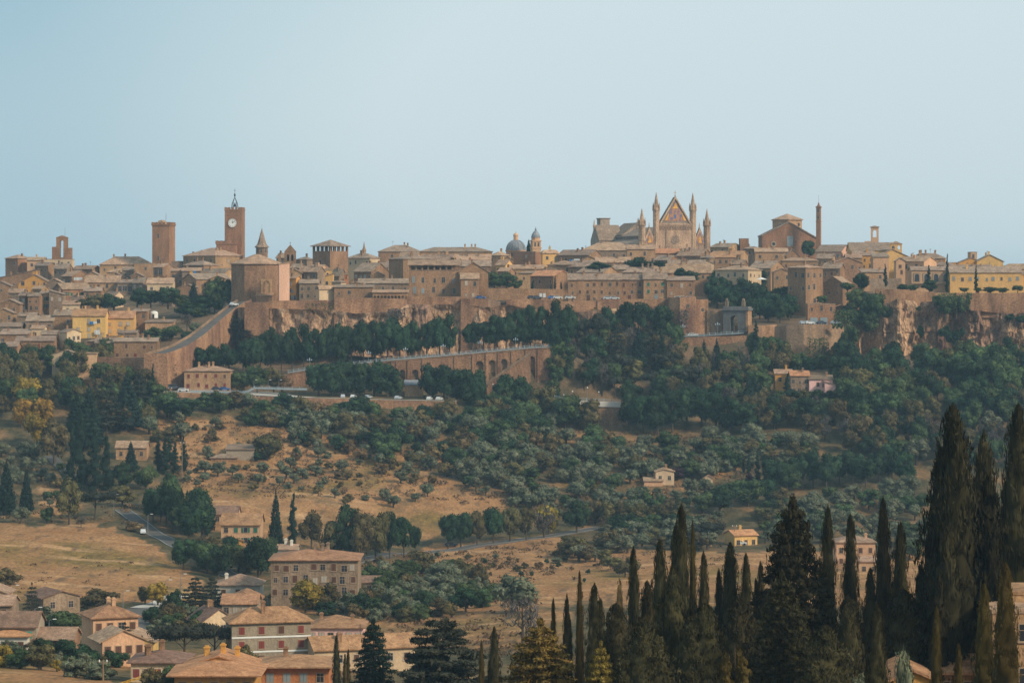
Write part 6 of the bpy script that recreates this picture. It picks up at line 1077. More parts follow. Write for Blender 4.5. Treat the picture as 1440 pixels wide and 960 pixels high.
# --- olive groves
grove(['olive', 'olive', 'olive', 'drybush', 'autumn', 'broad', 'oak'], [(420, 590), (640, 600), (760, 620), (780, 660), (700, 690), (560, 655), (400, 625)], 96, (15, 34), 'grey-green tree on the slope below the terrace', 'olive grove below the terrace', wr=1.05, md=12)
grove(['olive', 'olive', 'olive', 'olive', 'autumn', 'broad'], [(640, 650), (760, 640), (940, 630), (1010, 640), (1000, 690), (930, 735), (820, 735), (740, 722), (660, 690)], 150, (14, 30), 'pale olive tree in the dense central grove', 'dense central olive grove', wr=1.1, md=11)
grove(['olive', 'olive', 'drybush'], [(280, 600), (420, 610), (560, 650), (650, 700), (520, 720), (420, 690), (270, 690)], 46, (13, 22), 'small scattered olive tree on the dry slope', 'scattered olives on the dry slope', wr=1.0, md=16)
grove(['olive'], [(0, 625), (60, 640), (80, 700), (0, 690)], 16, (16, 24), 'olive tree at the left edge below the poplars', 'olives below the poplars', wr=1.05, md=13)
grove(['olive', 'drybush', 'broad'], [(85, 660), (100, 660), (100, 720), (60, 722)], 9, (12, 17), 'small olive tree on the terraced strip left of the conifers', 'olives on the terraced strip', wr=1., md=12)
grove(['autumn', 'broad', 'oak', 'olive', 'drybush'], [(640, 600), (760, 590), (800, 600), (880, 610), (880, 640), (760, 640), (640, 640)], 34, (24, 38), 'scrubby tree under the white road barrier', 'scrub trees under the road barrier', wr=1.0, md=13)
for i, (x, yb, h, w) in enumerate(((688, 600, 42, 44), (738, 606, 44, 40), (765, 592, 46, 42), (795, 602, 46, 44), (826, 606, 42, 40), (700, 625, 34, 44))): tree('broad' if i % 2 else 'autumn', x, yb, h, w, None, f'large brown-green tree between terrace and olive grove, {ordw(sorted((688, 738, 765, 795, 826, 700)).index(x), 6)}', 'large trees between terrace and grove')
# --- valley floor near the village
grove(['greybush', 'bush', 'autumnbush', 'olive'], [(510, 815), (640, 800), (700, 815), (700, 855), (560, 868), (440, 850)], 40, (22, 34), 'grey tree on the valley floor behind the village', 'bushes behind the village', wr=1.15, md=15)
for i, (x, yb, h, w, k) in enumerate(((722, 862, 56, 62, 'olive'), (735, 905, 70, 66, 'bare'), (655, 860, 36, 44, 'oak'), (430, 862, 48, 50, 'yellow'), (460, 858, 38, 40, 'autumn'), (500, 875, 32, 44, 'drybush'))): tree(k, x, yb, h, w, None, ['large grey tree at the edge of the pale meadow', 'bluish bare tree behind the golden conifer', 'dark bush left of the large grey tree', 'yellow-green tree hiding the corner of the stone farmhouse', 'brownish tree right of the yellow-green tree', 'dry pale bush above the pink house'][i], 'trees behind the village')
grove(['olive', 'autumn'], [(800, 772), (815, 778), (890, 808), (880, 812), (850, 800), (795, 786)], 12, (18, 28), 'bush in the hedge across the pale fields', 'hedge across the pale fields', wr=1.2, md=10)
grove(['oak', 'drybush'], [(640, 800), (740, 785), (850, 812), (840, 822), (700, 812)], 14, (6, 9), 'tiny shrub dotted on the pale slope', 'tiny shrubs on the pale slope', wr=.9, md=14)
for i, (x, yb, h, w, k) in enumerate(((45, 884, 66, 36, 'sparsefir'), (70, 884, 34, 56, 'greybush'), (90, 890, 34, 46, 'bush'), (140, 860, 34, 66, 'autumnbush'), (8, 822, 26, 36, 'autumnbush'), (222, 852, 34, 30, 'yellow'), (204, 850, 26, 26, 'autumn'), (246, 870, 42, 26, 'oak'), (275, 862, 52, 44, 'cedar'), (298, 862, 52, 36, 'cedar'), (240, 892, 34, 46, 'bush'), (80, 944, 18, 19, 'yellowbush'), (6, 938, 36, 34, 'yellowbush'), (28, 940, 30, 36, 'bush'), (56, 942, 38, 44, 'autumnbush'), (110, 938, 38, 54, 'darkbush'), (106, 952, 32, 42, 'greybush'), (140, 955, 28, 50, 'greybush'), (235, 972, 40, 44, 'bush'), (214, 972, 36, 34, 'autumnbush'), (330, 934, 40, 44, 'autumnbush'), (346, 940, 36, 30, 'autumnbush'), (258, 940, 66, 84, 'umbrella'), (300, 934, 60, 66, 'umbrella'))):
    tree(k, x, yb, h, w, None, ['sparse conifer in front of the grey farm building', 'grey bush below the farm building', 'grey bush right of the sparse conifer', 'autumn trees on the bank above the tall peach house', 'brown tree at the left edge of the dry field', 'rounded yellow tree by the village road', 'brownish tree left of the rounded yellow tree', 'dark shrub on the bend of the village road', 'layered conifer left of the white house', 'second layered conifer beside the white house', 'dark hedge below the village road', 'small clipped yellow bush in the garden', 'bright yellow shrub at the left edge', 'green shrub beside the bright yellow shrub', 'dry hedge below the low stone house', 'dark hedge left of the peach extension', 'grey rounded shrub above the ploughed field', 'grey shrub right of the garden hedge', 'green shrubs beside the low house with arched doors', 'brown shrub under the yellow crane jib', 'autumn tree at the corner of the apartment block', 'yellowish tree before the apartment block', 'umbrella pine left of the apartment block', 'second umbrella pine beside the apartment block'][i], 'village garden trees')
tree('farcypress', 200, None, 0, 10, 545, 'slender dark cypress in the village beside the peach house', top=892); tree('sparsefir', 176, None, 0, 46, 548, 'tall sparse spruce in front of the peach extension', top=874); tree('oak', 235, None, 0, 46, 520, 'shrub at the bottom edge beside the crane jib', top=940)
# --- the front row of cypresses
FG = [('cypress', 473, 893, 12, 420, 'thin cypress before the cream house with long red roof'), ('bushy_cypress', 488, 912, 17, 430, 'grey pointed bush right of the thin village cypress'), ('darkfir', 525, 868, 66, 380, 'broad dark conifer at the bottom left of centre'), ('bigcedar', 622, 868, 135, 370, 'wide layered cedar at the bottom'), ('cypress', 695, 882, 21, 300, 'isolated cypress between the cedar and the golden conifer'), ('goldcypress', 677, 900, 14, 320, 'thin golden shrub left of the isolated cypress'), ('goldfir', 760, 868, 130, 262, 'broad golden conifer at the bottom centre'),
 ('goldcypress', 778, 841, 16, 290, 'small golden cypress behind the golden conifer'), ('cypress', 797, 836, 18, 285, 'dark small cypress right of the small golden one'), ('goldcypress', 815, 804, 19, 288, 'slim golden cypress between two dark ones'), ('cypress', 838, 822, 34, 275, 'stout dark cypress right of the slim golden cypress'), ('drycypress', 871, 815, 30, 282, 'withered brown cypress among the dark front cypresses'), ('cypress', 893, 771, 27, 286, 'pointed dark cypress right of the withered one'), ('cypress', 910, 818, 34, 262, 'lower cypress in front of the pointed dark one'), ('cypress', 928, 761, 34, 280, 'bulky cypress left of the tallest centre cypress'), ('cypress', 958, 713, 36, 276, 'tallest cypress of the centre group'), ('goldcypress', 974, 733, 18, 292, 'golden-edged cypress behind the tallest centre cypress'), ('cypress', 950, 740, 28, 290, 'dark cypress half hidden left of the tallest centre one'), ('cypress', 988, 777, 26, 284, 'narrow cypress right of the tallest centre one'), ('cypress', 1011, 801, 20, 278, 'short cypress left of the double-topped one'), ('cypress', 1027, 765, 38, 276, 'double-topped dark cypress left of the broad conifer'), ('cypress', 1049, 780, 26, 282, 'smooth pointed cypress left of the broad conifer'), ('cypress', 1068, 792, 24, 278, 'low cypress touching the broad conifer'), ('broadfir', 1115, 694, 160, 270, 'very broad brown-green conifer in the right foreground'), ('cypress', 1164, 714, 32, 288, 'slim cypress right of the broad conifer'), ('cypress', 1196, 726, 32, 276, 'slim cypress left of the pale villa'), ('cypress', 1224, 800, 30, 270, 'short dark cypress below the pale villa'), ('cypress', 1242, 702, 32, 280, 'tallest slim cypress right of the pale villa'), ('cypress', 1266, 737, 36, 272, 'slim cypress just left of the giant one'), ('giant', 1340, 572, 172, 262, 'giant many-stemmed cypress on the right'), ('cypress', 1384, 608, 66, 278, 'tall cypress behind the giant one'), ('cypress', 1432, 574, 70, 272, 'tall cypress at the right edge'), ('cypress', 1232, 850, 34, 216, 'olive-tinted cypress in front of the short dark one'), ('goldcypress', 1317, 853, 24, 205, 'near slim cypress before the flat-roofed tan building'), ('goldcypress', 1348, 905, 22, 205, 'shortest near cypress by the tiled lodge'), ('goldcypress', 1384, 822, 44, 205, 'near cypress left of the right-edge building'), ('goldcypress', 1414, 793, 54, 200, 'large near cypress before the right-edge building'), ('bushy_cypress', 1034, 910, 62, 215, 'round-topped light olive cypress at the bottom edge'),
 ('cypress', 866, 850, 62, 258, 'dark cypress low in the group right of the golden conifer'), ('cypress', 946, 800, 60, 252, 'wide dark cypress in front of the tallest centre one'), ('cypress', 990, 850, 84, 248, 'wide low cypress at the bottom of the centre group'), ('cypress', 1040, 842, 84, 262, 'dark low cypress behind the light olive one'), ('cypress', 1082, 830, 50, 264, 'low cypress at the foot of the broad conifer'), ('broadfir', 1100, 800, 120, 246, 'lower spreading conifer under the broad one'), ('cypress', 1190, 838, 60, 256, 'low dark cypress under the pale villa'), ('cypress', 1270, 830, 84, 262, 'low dark cypress at the foot of the giant one'), ('cypress', 905, 870, 84, 240, 'low cypress at the bottom left of the centre group'), ('goldfir', 845, 900, 60, 240, 'low olive conifer right of the golden one'), ('cypress', 1160, 880, 90, 240, 'low dark cypress at the bottom edge right of centre'), ('olive', 1268, 905, 30, 240, 'grey olive tree left of the flat-roofed tan building'), ('olive', 1210, 942, 30, 225, 'grey bush at the bottom edge under the olive-tinted cypress'), ('cypress', 1400, 760, 70, 290, 'dark cypress filling the gap behind the right-edge building'), ('giant', 1330, 700, 110, 285, 'dark mass of cypress behind the giant one')]
for k, x, top, wpx, Y, lb in FG: tree(k, x, None, 0, wpx * (1.5 if k == 'cypress' else 1.25 if 'cypress' in k else 1.08), Y, lb, 'foreground conifers', top=top)
# --- ground cover: low scrub nobody could count, one object
Qs = []; random.seed(21)
for poly, n, sz in (([(200, 560), (640, 590), (880, 605), (1100, 620), (1100, 700), (820, 740), (600, 700), (250, 700)], 2600, 1.1), ([(0, 640), (200, 700), (260, 760), (180, 740), (0, 735)], 160, 1.2), ([(500, 785), (800, 760), (800, 800), (700, 830), (500, 830)], 420, 1.1), ([(0, 770), (280, 800), (240, 850), (0, 835)], 60, .7), ([(520, 830), (760, 840), (720, 930), (520, 900)], 260, 1.2), ([(830, 770), (1100, 765), (1240, 800), (840, 805)], 120, .9)):
    xs = [p[0] for p in poly]; yy = [p[1] for p in poly]; k = 0
    while k < n:
        x, y = random.uniform(min(xs), max(xs)), random.uniform(min(yy), max(yy))
        if not inside(x, y, poly): continue
        k += 1
        if noise.noise(Vector((x * .02, y * .04, 5))) < -.1 and random.random() < .8: continue
        p = hit(x, y); m = 16; r_ = sz * random.uniform(.4, 1.2); d = unit(rng.normal(0, 1, (m, 3))); d[:, 2] = abs(d[:, 2]) * .8; Qs.append(cards(np.array(p) + d * r_ * np.array([1.3, 1, .8]), d, r_ * .33, 1.4))
me = np_mesh('scrub', np.concatenate(Qs), np.zeros((0, 3)), np.zeros((0, 3), int), 'leaf_scrub' if 'leaf_scrub' in M else 'leaf_autumn'); struct(ob('scrub', me), 'stuff', 'low dry scrub scattered over the slopes')

for i, (x, yb, h, w, k) in enumerate(((1066, 520, 34, 26, 'broad'), (1084, 522, 44, 30, 'autumn'), (1100, 524, 38, 30, 'oak'), (1118, 524, 30, 30, 'broad'), (1136, 526, 26, 30, 'oak'), (1156, 526, 30, 32, 'broad'), (1172, 524, 40, 28, 'autumn'), (1188, 522, 50, 26, 'oak'), (1060, 500, 34, 24, 'broad'), (1072, 504, 30, 20, 'oak'), (1196, 500, 40, 26, 'broad'))): tree(k, x, yb, h, w, 1132, f'tree at the foot of the round-fronted bastion, {ordw(sorted((1066, 1084, 1100, 1118, 1136, 1156, 1172, 1188, 1060, 1072, 1196)).index(x), 11)}', 'trees at the bastion foot')
def ivy(x0, x1, y0, y1, Y, label, n=260, mt='leaf_mid'):
    """a hanging mat of ivy on a wall, ragged at its lower edge"""
    xs = rng.uniform(x0, x1, n); edge = y0 + (y1 - y0) * (.45 + .55 * np.abs(np.sin(xs * .55 + x0))); ysv = y0 + (edge - y0) * rng.uniform(0, 1, n); p = np.stack([(xs - 720) / F * Y, Y + rng.uniform(-.7, .1, n), (HZ - ysv) / F * Y], 1); c = p.mean(0); q = cards(p - c, np.tile([0, -1., .3], (n, 1)), .42, 1.2)
    tag(ob('ivy', np_mesh('ivy', q, np.zeros((0, 3)), np.zeros((0, 3), int), mt), None, c), label, 'ivy')
ivy(1135, 1166, 475, 503, 1137, 'ivy curtain on the round-fronted bastion'); ivy(1172, 1200, 436, 462, 1146, 'ivy spilling over the wall right of the garage building', 300); ivy(1170, 1186, 455, 462, 1139, 'small bush of ivy on the rim of the bastion', 120); ivy(1185, 1200, 458, 492, 1150, 'long strand of ivy beside the bastion', 200); ivy(1316, 1364, 412, 440, 1158, 'green creeper hanging from the rampart below the tallest cypress', 420); ivy(1360, 1366, 412, 432, 1157, 'narrow creeper at the corner of the long rampart', 80); ivy(960, 968, 482, 493, 1143, 'ivy patch on the gate road retaining wall', 60); ivy(812, 830, 574, 586, 1072, 'ivy patch on the wall under the road barrier', 80); ivy(795, 806, 436, 446, 1160, 'weeds growing on the long rampart wall', 60, 'leaf_autumn'); ivy(545, 570, 434, 452, 1159, 'leafless creeper on the rampart under the convent', 220, 'leaf_bare'); ivy(430, 470, 426, 440, 1159, 'dry plants on the cliff below the cream house', 140, 'leaf_autumn'); ivy(205, 250, 512, 530, 1092, 'dark stains of creeper on the ramp wall', 90, 'leaf_bare')

grove(['bush', 'greybush', 'autumnbush', 'darkbush'], [(0, 912), (100, 918), (130, 930), (180, 935), (180, 952), (60, 940), (0, 935)], 16, (18, 28), 'garden bush in front of the lower left houses', 'garden bushes at lower left', wr=1.3, md=14)
grove(['bush', 'darkbush', 'autumnbush', 'greybush'], [(215, 862), (262, 866), (300, 880), (262, 905), (215, 905)], 14, (20, 30), 'bush on the bank beside the village road', 'bushes beside the village road', wr=1.2, md=14)
grove(['bush', 'darkbush', 'autumnbush', 'greybush', 'drybush'], [(440, 838), (520, 838), (600, 850), (640, 870), (600, 884), (500, 872), (440, 866)], 24, (22, 32), 'bush in the thicket below the stone farmhouse', 'thicket below the farmhouse', wr=1.2, md=14)
grove(['bush', 'autumnbush', 'broad'], [(775, 520), (800, 520), (800, 560), (770, 558)], 8, (22, 30), 'leafy tree hiding the right end of the viaduct', 'trees at the viaduct end', md=8)
grove(['bush', 'darkbush', 'autumnbush'], [(660, 560), (780, 566), (780, 590), (660, 590)], 16, (16, 26), 'bush on the bank below the viaduct stair', 'bushes below the stair', wr=1.1, md=12)
grove(['greybush', 'bush', 'autumnbush', 'drybush'], [(345, 588), (640, 597), (640, 612), (345, 600)], 40, (18, 28), 'bush along the foot of the terrace wall', 'bushes along the terrace wall', wr=1.2, md=14)

grove(['oak', 'autumn', 'broad', 'fir', 'street_mid'], [(0, 548), (95, 556), (215, 566), (215, 600), (165, 612), (95, 590), (75, 575), (0, 590)], 30, (30, 44), 'dark tree in the lower left wood', 'lower left wood', md=13)
grove(['olive', 'broad', 'autumnbush', 'greybush'], [(215, 585), (262, 590), (262, 622), (205, 628), (200, 600)], 10, (18, 28), 'scrubby tree right of the left wood', 'scrub right of the left wood', wr=1.1, md=13)
grove(['olive', 'olive', 'greybush', 'autumn', 'broad'], [(985, 622), (1135, 622), (1150, 655), (1060, 668), (1000, 664)], 34, (16, 28), 'grey-green bush on the slope above the slim cypresses', 'bushes above the slim cypresses', wr=1.1, md=13)
grove(['olive', 'bush', 'autumn', 'greybush'], [(1060, 712), (1150, 706), (1160, 765), (1075, 770)], 26, (18, 30), 'bush on the slope right of the ochre bungalow', 'bushes right of the bungalow', wr=1.2, md=14)
grove(['olive', 'bush', 'autumn', 'darkbush'], [(860, 742), (960, 736), (1010, 742), (1015, 752), (870, 758)], 22, (18, 28), 'bush left of the ochre bungalow', 'bushes left of the bungalow', wr=1.2, md=13)
ivy(956, 968, 436, 470, 1152, 'dark dry creeper staining the high square bastion', 200, 'leaf_bare')  # leaf cards added to stand in for a dark stain on the wall
for x, y in ((968, 432), (988, 438), (967, 446)): ob('window', winmesh(.9, 1.3, 'o'), [o for o in col.objects if o.name == 'bastion'][0], P(x, y, 1154.2))

grove(['greybush', 'drybush', 'autumnbush', 'olive'], [(262, 600), (420, 615), (560, 655), (650, 700), (520, 715), (420, 690), (262, 690)], 56, (7, 13), 'small dry bush on the brown slope', 'small bushes on the brown slope', wr=1.2, md=13)
grove(['greybush', 'drybush', 'autumnbush'], [(500, 790), (800, 768), (800, 800), (700, 826), (540, 812)], 26, (7, 12), 'small bush below the valley road', 'small bushes below the valley road', wr=1.2, md=13)

for i, x in enumerate((372, 404, 428, 470, 500, 528, 566, 600, 628)): tree(('broad', 'oak', 'autumn')[i % 3], x, 594 + (i % 2) * 4, (34, 26, 36, 30, 38, 28, 24, 30, 36)[i], (36, 30, 40, 34, 44, 34, 28, 36, 38)[i], 1066, f'tree rising in front of the terrace retaining wall, {ordw(i, 9)}', 'trees before the terrace wall')
for i, x in enumerate((392, 410, 446, 464, 482, 500)): tree(('autumnbush', 'bush', 'greybush')[i % 3], x, 852, 28 + 3 * (i % 2), 34, None, f'bush along the foot of the stone farmhouse, {ordw(i, 6)}', 'bushes at the farmhouse foot')

for i, x in enumerate((1098, 1116, 1128, 1152, 1166, 1180)): tree(('bush', 'darkbush', 'autumnbush')[i % 3], x, 562, 15 + 2 * (i % 2), 24, 1076, f'bush in front of the pink house group, {ordw(i, 6)}', 'bushes before the pink house')
# ---------------------------------------------------------------- cars, lamps, poles and other small things
CARM = {}
def car_parts(mt, van=False):
    if (mt, van) in CARM: return CARM[mt, van]
    b = MB(); pr = [(-2.1, .35), (2.1, .35), (2.15, .75), (1.95, .95), (.95, 1.0), (-2.0, 1.02), (-2.15, .7)]; b.prism(pr, 'y', -.86, .86)
    c = MB(); top = [(-1.9, 1.03), (.95, 1.03), (.35, 1.5), (-1.35, 1.52)] if not van else [(-2.05, 1.03), (1.3, 1.03), (.95, 2.0), (-2.0, 2.05)]; c.prism(top, 'y', -.76, .76)
    g = MB(); k = .1
    for s_ in (-1, 1): g.prism([(top[0][0] + .25, 1.1), (top[1][0] - .15, 1.1), (top[2][0] - .02, top[2][1] - .12), (top[3][0] + .1, top[3][1] - .12)], 'y', s_ * .765, s_ * .78)
    wh = MB(); wh.prism([(.33 * math.cos(R(i * 36)), .33 * math.sin(R(i * 36))) for i in range(10)], 'y', -.11, .11)
    CARM[mt, van] = (b.mesh('body', mt), c.mesh('cabin', mt), g.mesh('side_window', 'glass'), wh.mesh('wheel', 'dark')); return CARM[mt, van]
mat('car_white', (.6, .6, .6), (.55, .55, .55), rough=.3, rnd=0, spec=.5); mat('car_dark', (.05, .06, .08), (.04, .05, .07), rough=.3, rnd=0, spec=.5); mat('car_silver', (.42, .45, .48), (.4, .42, .45), rough=.3, rnd=0, spec=.5); mat('car_blue', (.05, .12, .3), (.05, .12, .3), rough=.3, rnd=0, spec=.5)
def car(x, y, Y, label, mt='car_white', rz=0, van=False, group=None, pitch=0):
    p = P(x, y, Y) if Y else hit(x, y) + Vector((0, 0, .15)); r = tag(ob('parked_car', None, None, p, R(rz)), label, 'car', group); r.rotation_euler = (0, R(pitch), R(rz)); b, c, g, wh = car_parts(mt, van)
    bo = ob('body', b, r); ob('cabin', c, r); ob('side_window', g, r)
    for sx in (-1.3, 1.3):
        for sy in (-.8, .8): ob('wheel', wh, r, (sx, sy, .33))
car(329, 430, 1176, 'white car climbing near the top of the ramp', 'car_white', 60, pitch=0); car(258, 550.5, 1082, 'white car parked before the lone stone house'); car(244, 547, 1086, 'dark van parked left of the lone stone house', 'car_dark', 20, True); car(222, 549, 1082, 'white van behind the cypress left of the lone stone house', 'car_white', 70, True)
car(305, 549, 1083, 'dark car parked by the hedge of the lone stone house', 'car_dark'); car(316, 549, 1083, 'second dark car by the hedge of the lone stone house', 'car_blue')
car(974.5, 473, 1150, 'white car on the road left of the town gate', 'car_white', 0); car(634, 769, None, 'dark car driving on the valley road', 'car_dark', 6); car(1041, 767, None, 'white car parked beside the ochre bungalow', 'car_white'); car(201, 751, None, 'white car behind the bush on the side road', 'car_white', 100); car(194, 744, None, 'pale car higher up behind the roadside bush', 'car_silver', 100)
for i, x in enumerate((1131, 1138, 1155, 1175)): car(x, 456, 1149, f'small car parked before the garage doors, {ordw(i, 4)}', ('car_silver', 'car_white', 'car_dark', 'car_white')[i], 30, group='cars before the garage doors')
for i, x in enumerate((676, 748, 755, 777, 784, 802)): car(x, 420.5, 1169, f'car on the rampart car park near the banners, {ordw(i, 6)}', random.choice(('car_silver', 'car_white', 'car_dark', 'car_blue')), random.uniform(-20, 20), group='cars on the rampart car park')
for i, x in enumerate((855, 864, 954, 961, 970)): car(x, 421.3, 1171, f'car below the stone terrace houses, {ordw(i, 5)}', random.choice(('car_white', 'car_silver')), random.uniform(-10, 10), group='cars below the terrace houses')
for i, x in enumerate((482, 497, 518, 560, 604, 618)): car(x, 559.5 + (x - 478) * .025, 1083, f'car parked under the terrace trees, {ordw(i, 6)}', random.choice(('car_white', 'car_silver', 'car_silver', 'car_dark')), random.choice((70, 80, 95)), group='cars under the terrace trees')
# banners
for i, x in enumerate((760.5, 765.5)):
    r = tag(ob('banner', None, None, P(x, 420, 1172)), ('left' if i == 0 else 'right') + ' white and red banner on the rampart car park', 'banner', 'banners'); mb = MB(); mb.box(-.55, .55, 0, .06, .5, 2.3); mb.build('cloth', 'car_white', r); mb = MB(); mb.box(-.55, .55, -.01, .07, 0.3, .5); mb.build('red_stripe', 'shutter_red', r); mb = MB(); mb.box(-.7, -.6, 0, .1, -.3, 2.4); mb.build('pole', 'metal', r)
# street lamps
def lampset():
    a = MB(); a.lathe([(.16, 0), (.1, .4), (.07, 3.6)], 0, 0, 6)
    for i in range(4): t = R(i * 90); a.tube((0, 0, 3.4), (.75 * math.cos(t), .75 * math.sin(t), 3.75), .05, n=4)
    g = MB(); g.lathe([(.05, 0), (.22, .12), (.26, .3), (.15, .48), (.02, .55)], 0, 0, 8); return a.mesh('post', 'metal'), g.mesh('globe', 'railing')
LP, LG = lampset()
def lamp(p, label, group=None, h=1.):
    r = tag(ob('street_lamp', None, None, p, 0, (h, h, h)), label, 'street lamp', group); ob('post', LP, r)
    for i in range(4): t = R(i * 90); ob('globe', LG, r, (.75 * math.cos(t), .75 * math.sin(t), 3.7))
    ob('globe', LG, r, (0, 0, 4.2))
xs_ = (435, 518, 570, 623, 675, 725)
for i, x in enumerate(xs_): lamp((vx(x), VY + .9, vtop(vx(x)) + .2), f'five-globe street lamp on the viaduct, {ordw(i, 6)}', 'lamps on the viaduct', 1.05)
for i, x in enumerate((960, 1009)): lamp(P(x, 474.5 - i * 3, 1148), f'five-globe lamp on the gate road, {ordw(i, 2)}', 'lamps on the gate road', 1.15)
def post_lamp(p, label, h=5., group=None, arm=.0):
    r = tag(ob('street_lamp', None, None, p), label, 'street lamp', group); a = MB(); a.lathe([(.1, 0), (.06, h)], 0, 0, 6)
    if arm: a.tube((0, 0, h - .05), (arm, 0, h + .25), .05, n=4)
    a.build('post', 'metal', r); g = MB(); g.lathe([(.06, 0), (.26, .15), (.28, .35), (.1, .55)], 0, 0, 8) if not arm else g.box(arm - .1, arm + .7, -.14, .14, .2, .34); g.build('lamp_head', 'white_paint', r, (0, 0, h))
for i, (x, y) in enumerate(((781, 549), (793, 556), (805, 551), (826, 546), (842, 552))): post_lamp(P(x, 563, 1078), f'globe lamp by the road barrier among the trees, {ordw(i, 5)}', (563 - y) * 1078 / F, 'globe lamps by the road barrier')
for i, (x, y) in enumerate(((682, 544), (693, 541), (743, 544))): post_lamp(P(x, 556, 1095), f'globe lamp at the foot of the viaduct stair, {ordw(i, 3)}', (556 - y) * 1095 / F, 'globe lamps by the stair')
for i, (x, y) in enumerate(((357, 536), (377, 536), (392, 534))): post_lamp(P(x, 550, 1086), f'lamp on the terrace right of the lone stone house, {ordw(i, 3)}', 4.2, 'lamps on the terrace', .6)
for i, (x, yt, yb) in enumerate(((208, 724, 752), (160, 696, 728), (233, 817, 852), (214, 826, 852), (254, 808, 846), (49, 855, 890), (69, 872, 898), (173, 832, 860), (18, 824, 852))): p = hit(x, yb); post_lamp(p, ['lamp post beside the white cars on the side road', 'lamp post at the upper end of the side road', 'lamp post by the rounded yellow tree', 'lamp post left of the rounded yellow tree', 'lamp post right of the rounded yellow tree', 'lamp post before the sparse conifer', 'lamp post above the low stone house', 'lamp post on the bank above the tall peach house', 'lamp post near the left edge of the village'][i], (yb - yt) * p.y / F, 'village lamp posts', .9)
# wooden poles
for i, (x, yt, yb) in enumerate(((239, 545, 576), (362, 557, 586), (213, 697, 724), (145, 927, 957), (256, 622, 676), (1033, 738, 766))):
    p = hit(x, yb); r = tag(ob('utility_pole', None, None, p), ['utility pole under the parking bay at the left', 'utility pole with two white insulators below the terrace', 'utility pole beside the side road trees', 'pale pole before the peach extension', 'thin pole left of the grey shed', 'thin pole beside the ochre bungalow'][i], 'utility pole'); h = (yb - yt) * p.y / F; mb = MB(); mb.lathe([(.17, -.3), (.11, h)], 0, 0, 6); mb.build('pole', 'wood', r); mb = MB(); mb.box(-.8, .8, -.06, .06, h - .6, h - .45); mb.build('crossarm', 'wood', r)
    for sx in (-.65, .65): mb = MB(); mb.lathe([(.1, 0), (.14, .2), (.05, .4)], 0, 0, 6); mb.build('insulator', 'white_paint', r, (sx, 0, h - .44))
# kiosk on the terrace
H('small orange kiosk with slate roof under the viaduct arches', 569, 594, 541, 560, 'd', 5, 'tan', 'rooflead', '', Y=1092, d=6, ch=0, name='kiosk', cat='kiosk')
# water tank, umbrellas, washing
r = tag(ob('water_tank', None, None, P(216.5, 447, 1176)), 'round white water tank left of the ramp gardens', 'tank'); mb = MB(); mb.lathe([(1.75, 0), (1.75, 2.2), (1.2, 2.8), (.1, 3.0)], 0, 0, 14); mb.build('tank', 'white_paint', r); mb = MB(); mb.box(-.4, .4, -1.85, -1.7, 0, 1.6); mb.build('hatch', 'dark', r)
def parasol(x, y, Y, wpx, label, mt):
    s = Y / F; r = tag(ob('parasol', None, None, P(x, y, Y)), label, 'parasol'); mb = MB(); mb.lathe([(.05, 0), (.05, 2.6)], 0, 0, 5); mb.build('pole', 'metal', r); mb = MB(); mb.lathe([(wpx / 2 * s, 2.3), (.05, 3.3)], 0, 0, 8); mb.build('canopy', mt, r)
parasol(1070.5, 400, 1262, 17, 'pale parasol on the terrace right of the cream house', 'white_paint')
def cloth(x0, x1, y0, y1, Y, label, mt):
    s = Y / F; mb = MB(); n = 8; w_ = (x1 - x0) * s; h = (y1 - y0) * s
    for i in range(n): a, b = i / n, (i + 1) / n; fa, fb = .12 * math.sin(i * 1.7), .12 * math.sin((i + 1) * 1.7); mb.face([(a * w_, fa, 0), (b * w_, fb, 0), (b * w_, fb * .3, h), (a * w_, fa * .3, h)]); mb.face([(a * w_, fa + .03, 0), (b * w_, fb + .03, 0), (b * w_, fb * .3 + .03, h), (a * w_, fa * .3 + .03, h)])
    tag(mb.build('laundry', mt, None, P(x0, y1, Y)), label, 'laundry')
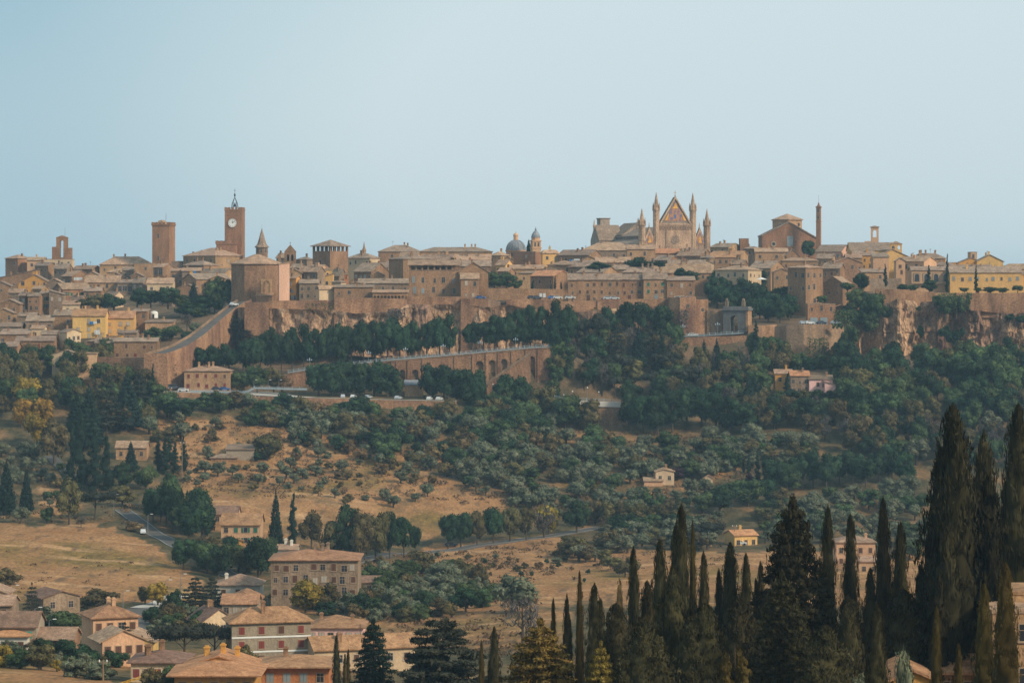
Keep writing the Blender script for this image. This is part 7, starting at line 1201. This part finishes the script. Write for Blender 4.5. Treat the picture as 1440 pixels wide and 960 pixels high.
cloth(126, 131, 452, 456, 1149, 'blue washing hung under the eaves of the yellow house', 'blue'); cloth(131.5, 136, 452, 455, 1149, 'white washing right of the blue one on the yellow house', 'car_white'); cloth(133, 140, 464, 470, 1149, 'pale washing below the awning of the yellow house', 'car_white'); cloth(267, 271, 382, 385, 1355, 'yellow cloth on the line below the big hip-roofed house', 'yellow_paint'); cloth(271.5, 276, 381, 385, 1355, 'blue cloth on the line below the big hip-roofed house', 'blue'); cloth(801, 806, 365, 370, 1389, 'blue awning on the stone row house', 'blue'); cloth(807, 815, 364, 370, 1389, 'white washing right of the blue awning', 'car_white'); cloth(104, 116, 390, 394, 1389, 'white awning on the gabled stone house at left', 'car_white'); cloth(842, 872, 363, 367, 1385, 'green net awning on the house below the cathedral', 'shutter_teal')
# yellow crane jib at the bottom edge
r = tag(ob('crane', None, None, hit(214, 965) ), 'bright yellow crane jib poking in at the bottom edge', 'crane'); o = Vector(r.location); Yc = o.y
def jib(a, b, w_, nm):
    A, B = P(a[0], a[1], Yc) - o, P(b[0], b[1], Yc) - o; mb = MB(); mb.tube(A + Vector((0, -w_, 0)), B + Vector((0, -w_, 0)), w_ * .35, n=4); mb.tube(A + Vector((0, w_, 0)), B + Vector((0, w_, 0)), w_ * .35, n=4); mb.tube(A + Vector((0, 0, w_ * 1.6)), B + Vector((0, 0, w_)), w_ * .35, n=4)
    for k in range(9): q = A.lerp(B, k / 8); mb.tube(q + Vector((0, -w_, 0)), q + Vector((0, 0, w_ * 1.4)), w_ * .2, n=4); mb.tube(q + Vector((0, w_, 0)), q + Vector((0, 0, w_ * 1.4)), w_ * .2, n=4)
    mb.build(nm, 'yellow_paint', r)
jib((221, 945.5), (212, 975), .34, 'mast'); jib((221, 945.5), (165, 963), .22, 'boom')
# ---------------------------------------------------------------- haze: the air between the camera and the far hill
hm = bpy.data.materials.new('haze'); hm.use_nodes = True; t = hm.node_tree; t.nodes.remove(t.nodes['Principled BSDF'])
pv = t.nodes.new('ShaderNodeVolumePrincipled'); pv.inputs['Color'].default_value = (.52, .79, 1.0, 1); pv.inputs['Density'].default_value = .00009; pv.inputs['Anisotropy'].default_value = .0
t.links.new(pv.outputs[0], t.nodes['Material Output'].inputs['Volume']); M['haze'] = hm
mb = MB(); mb.box(-9800, 9800, -900, 9800, -330, 48); struct(mb.build('haze', 'haze'), 'stuff', 'thin pale blue air over the valley')
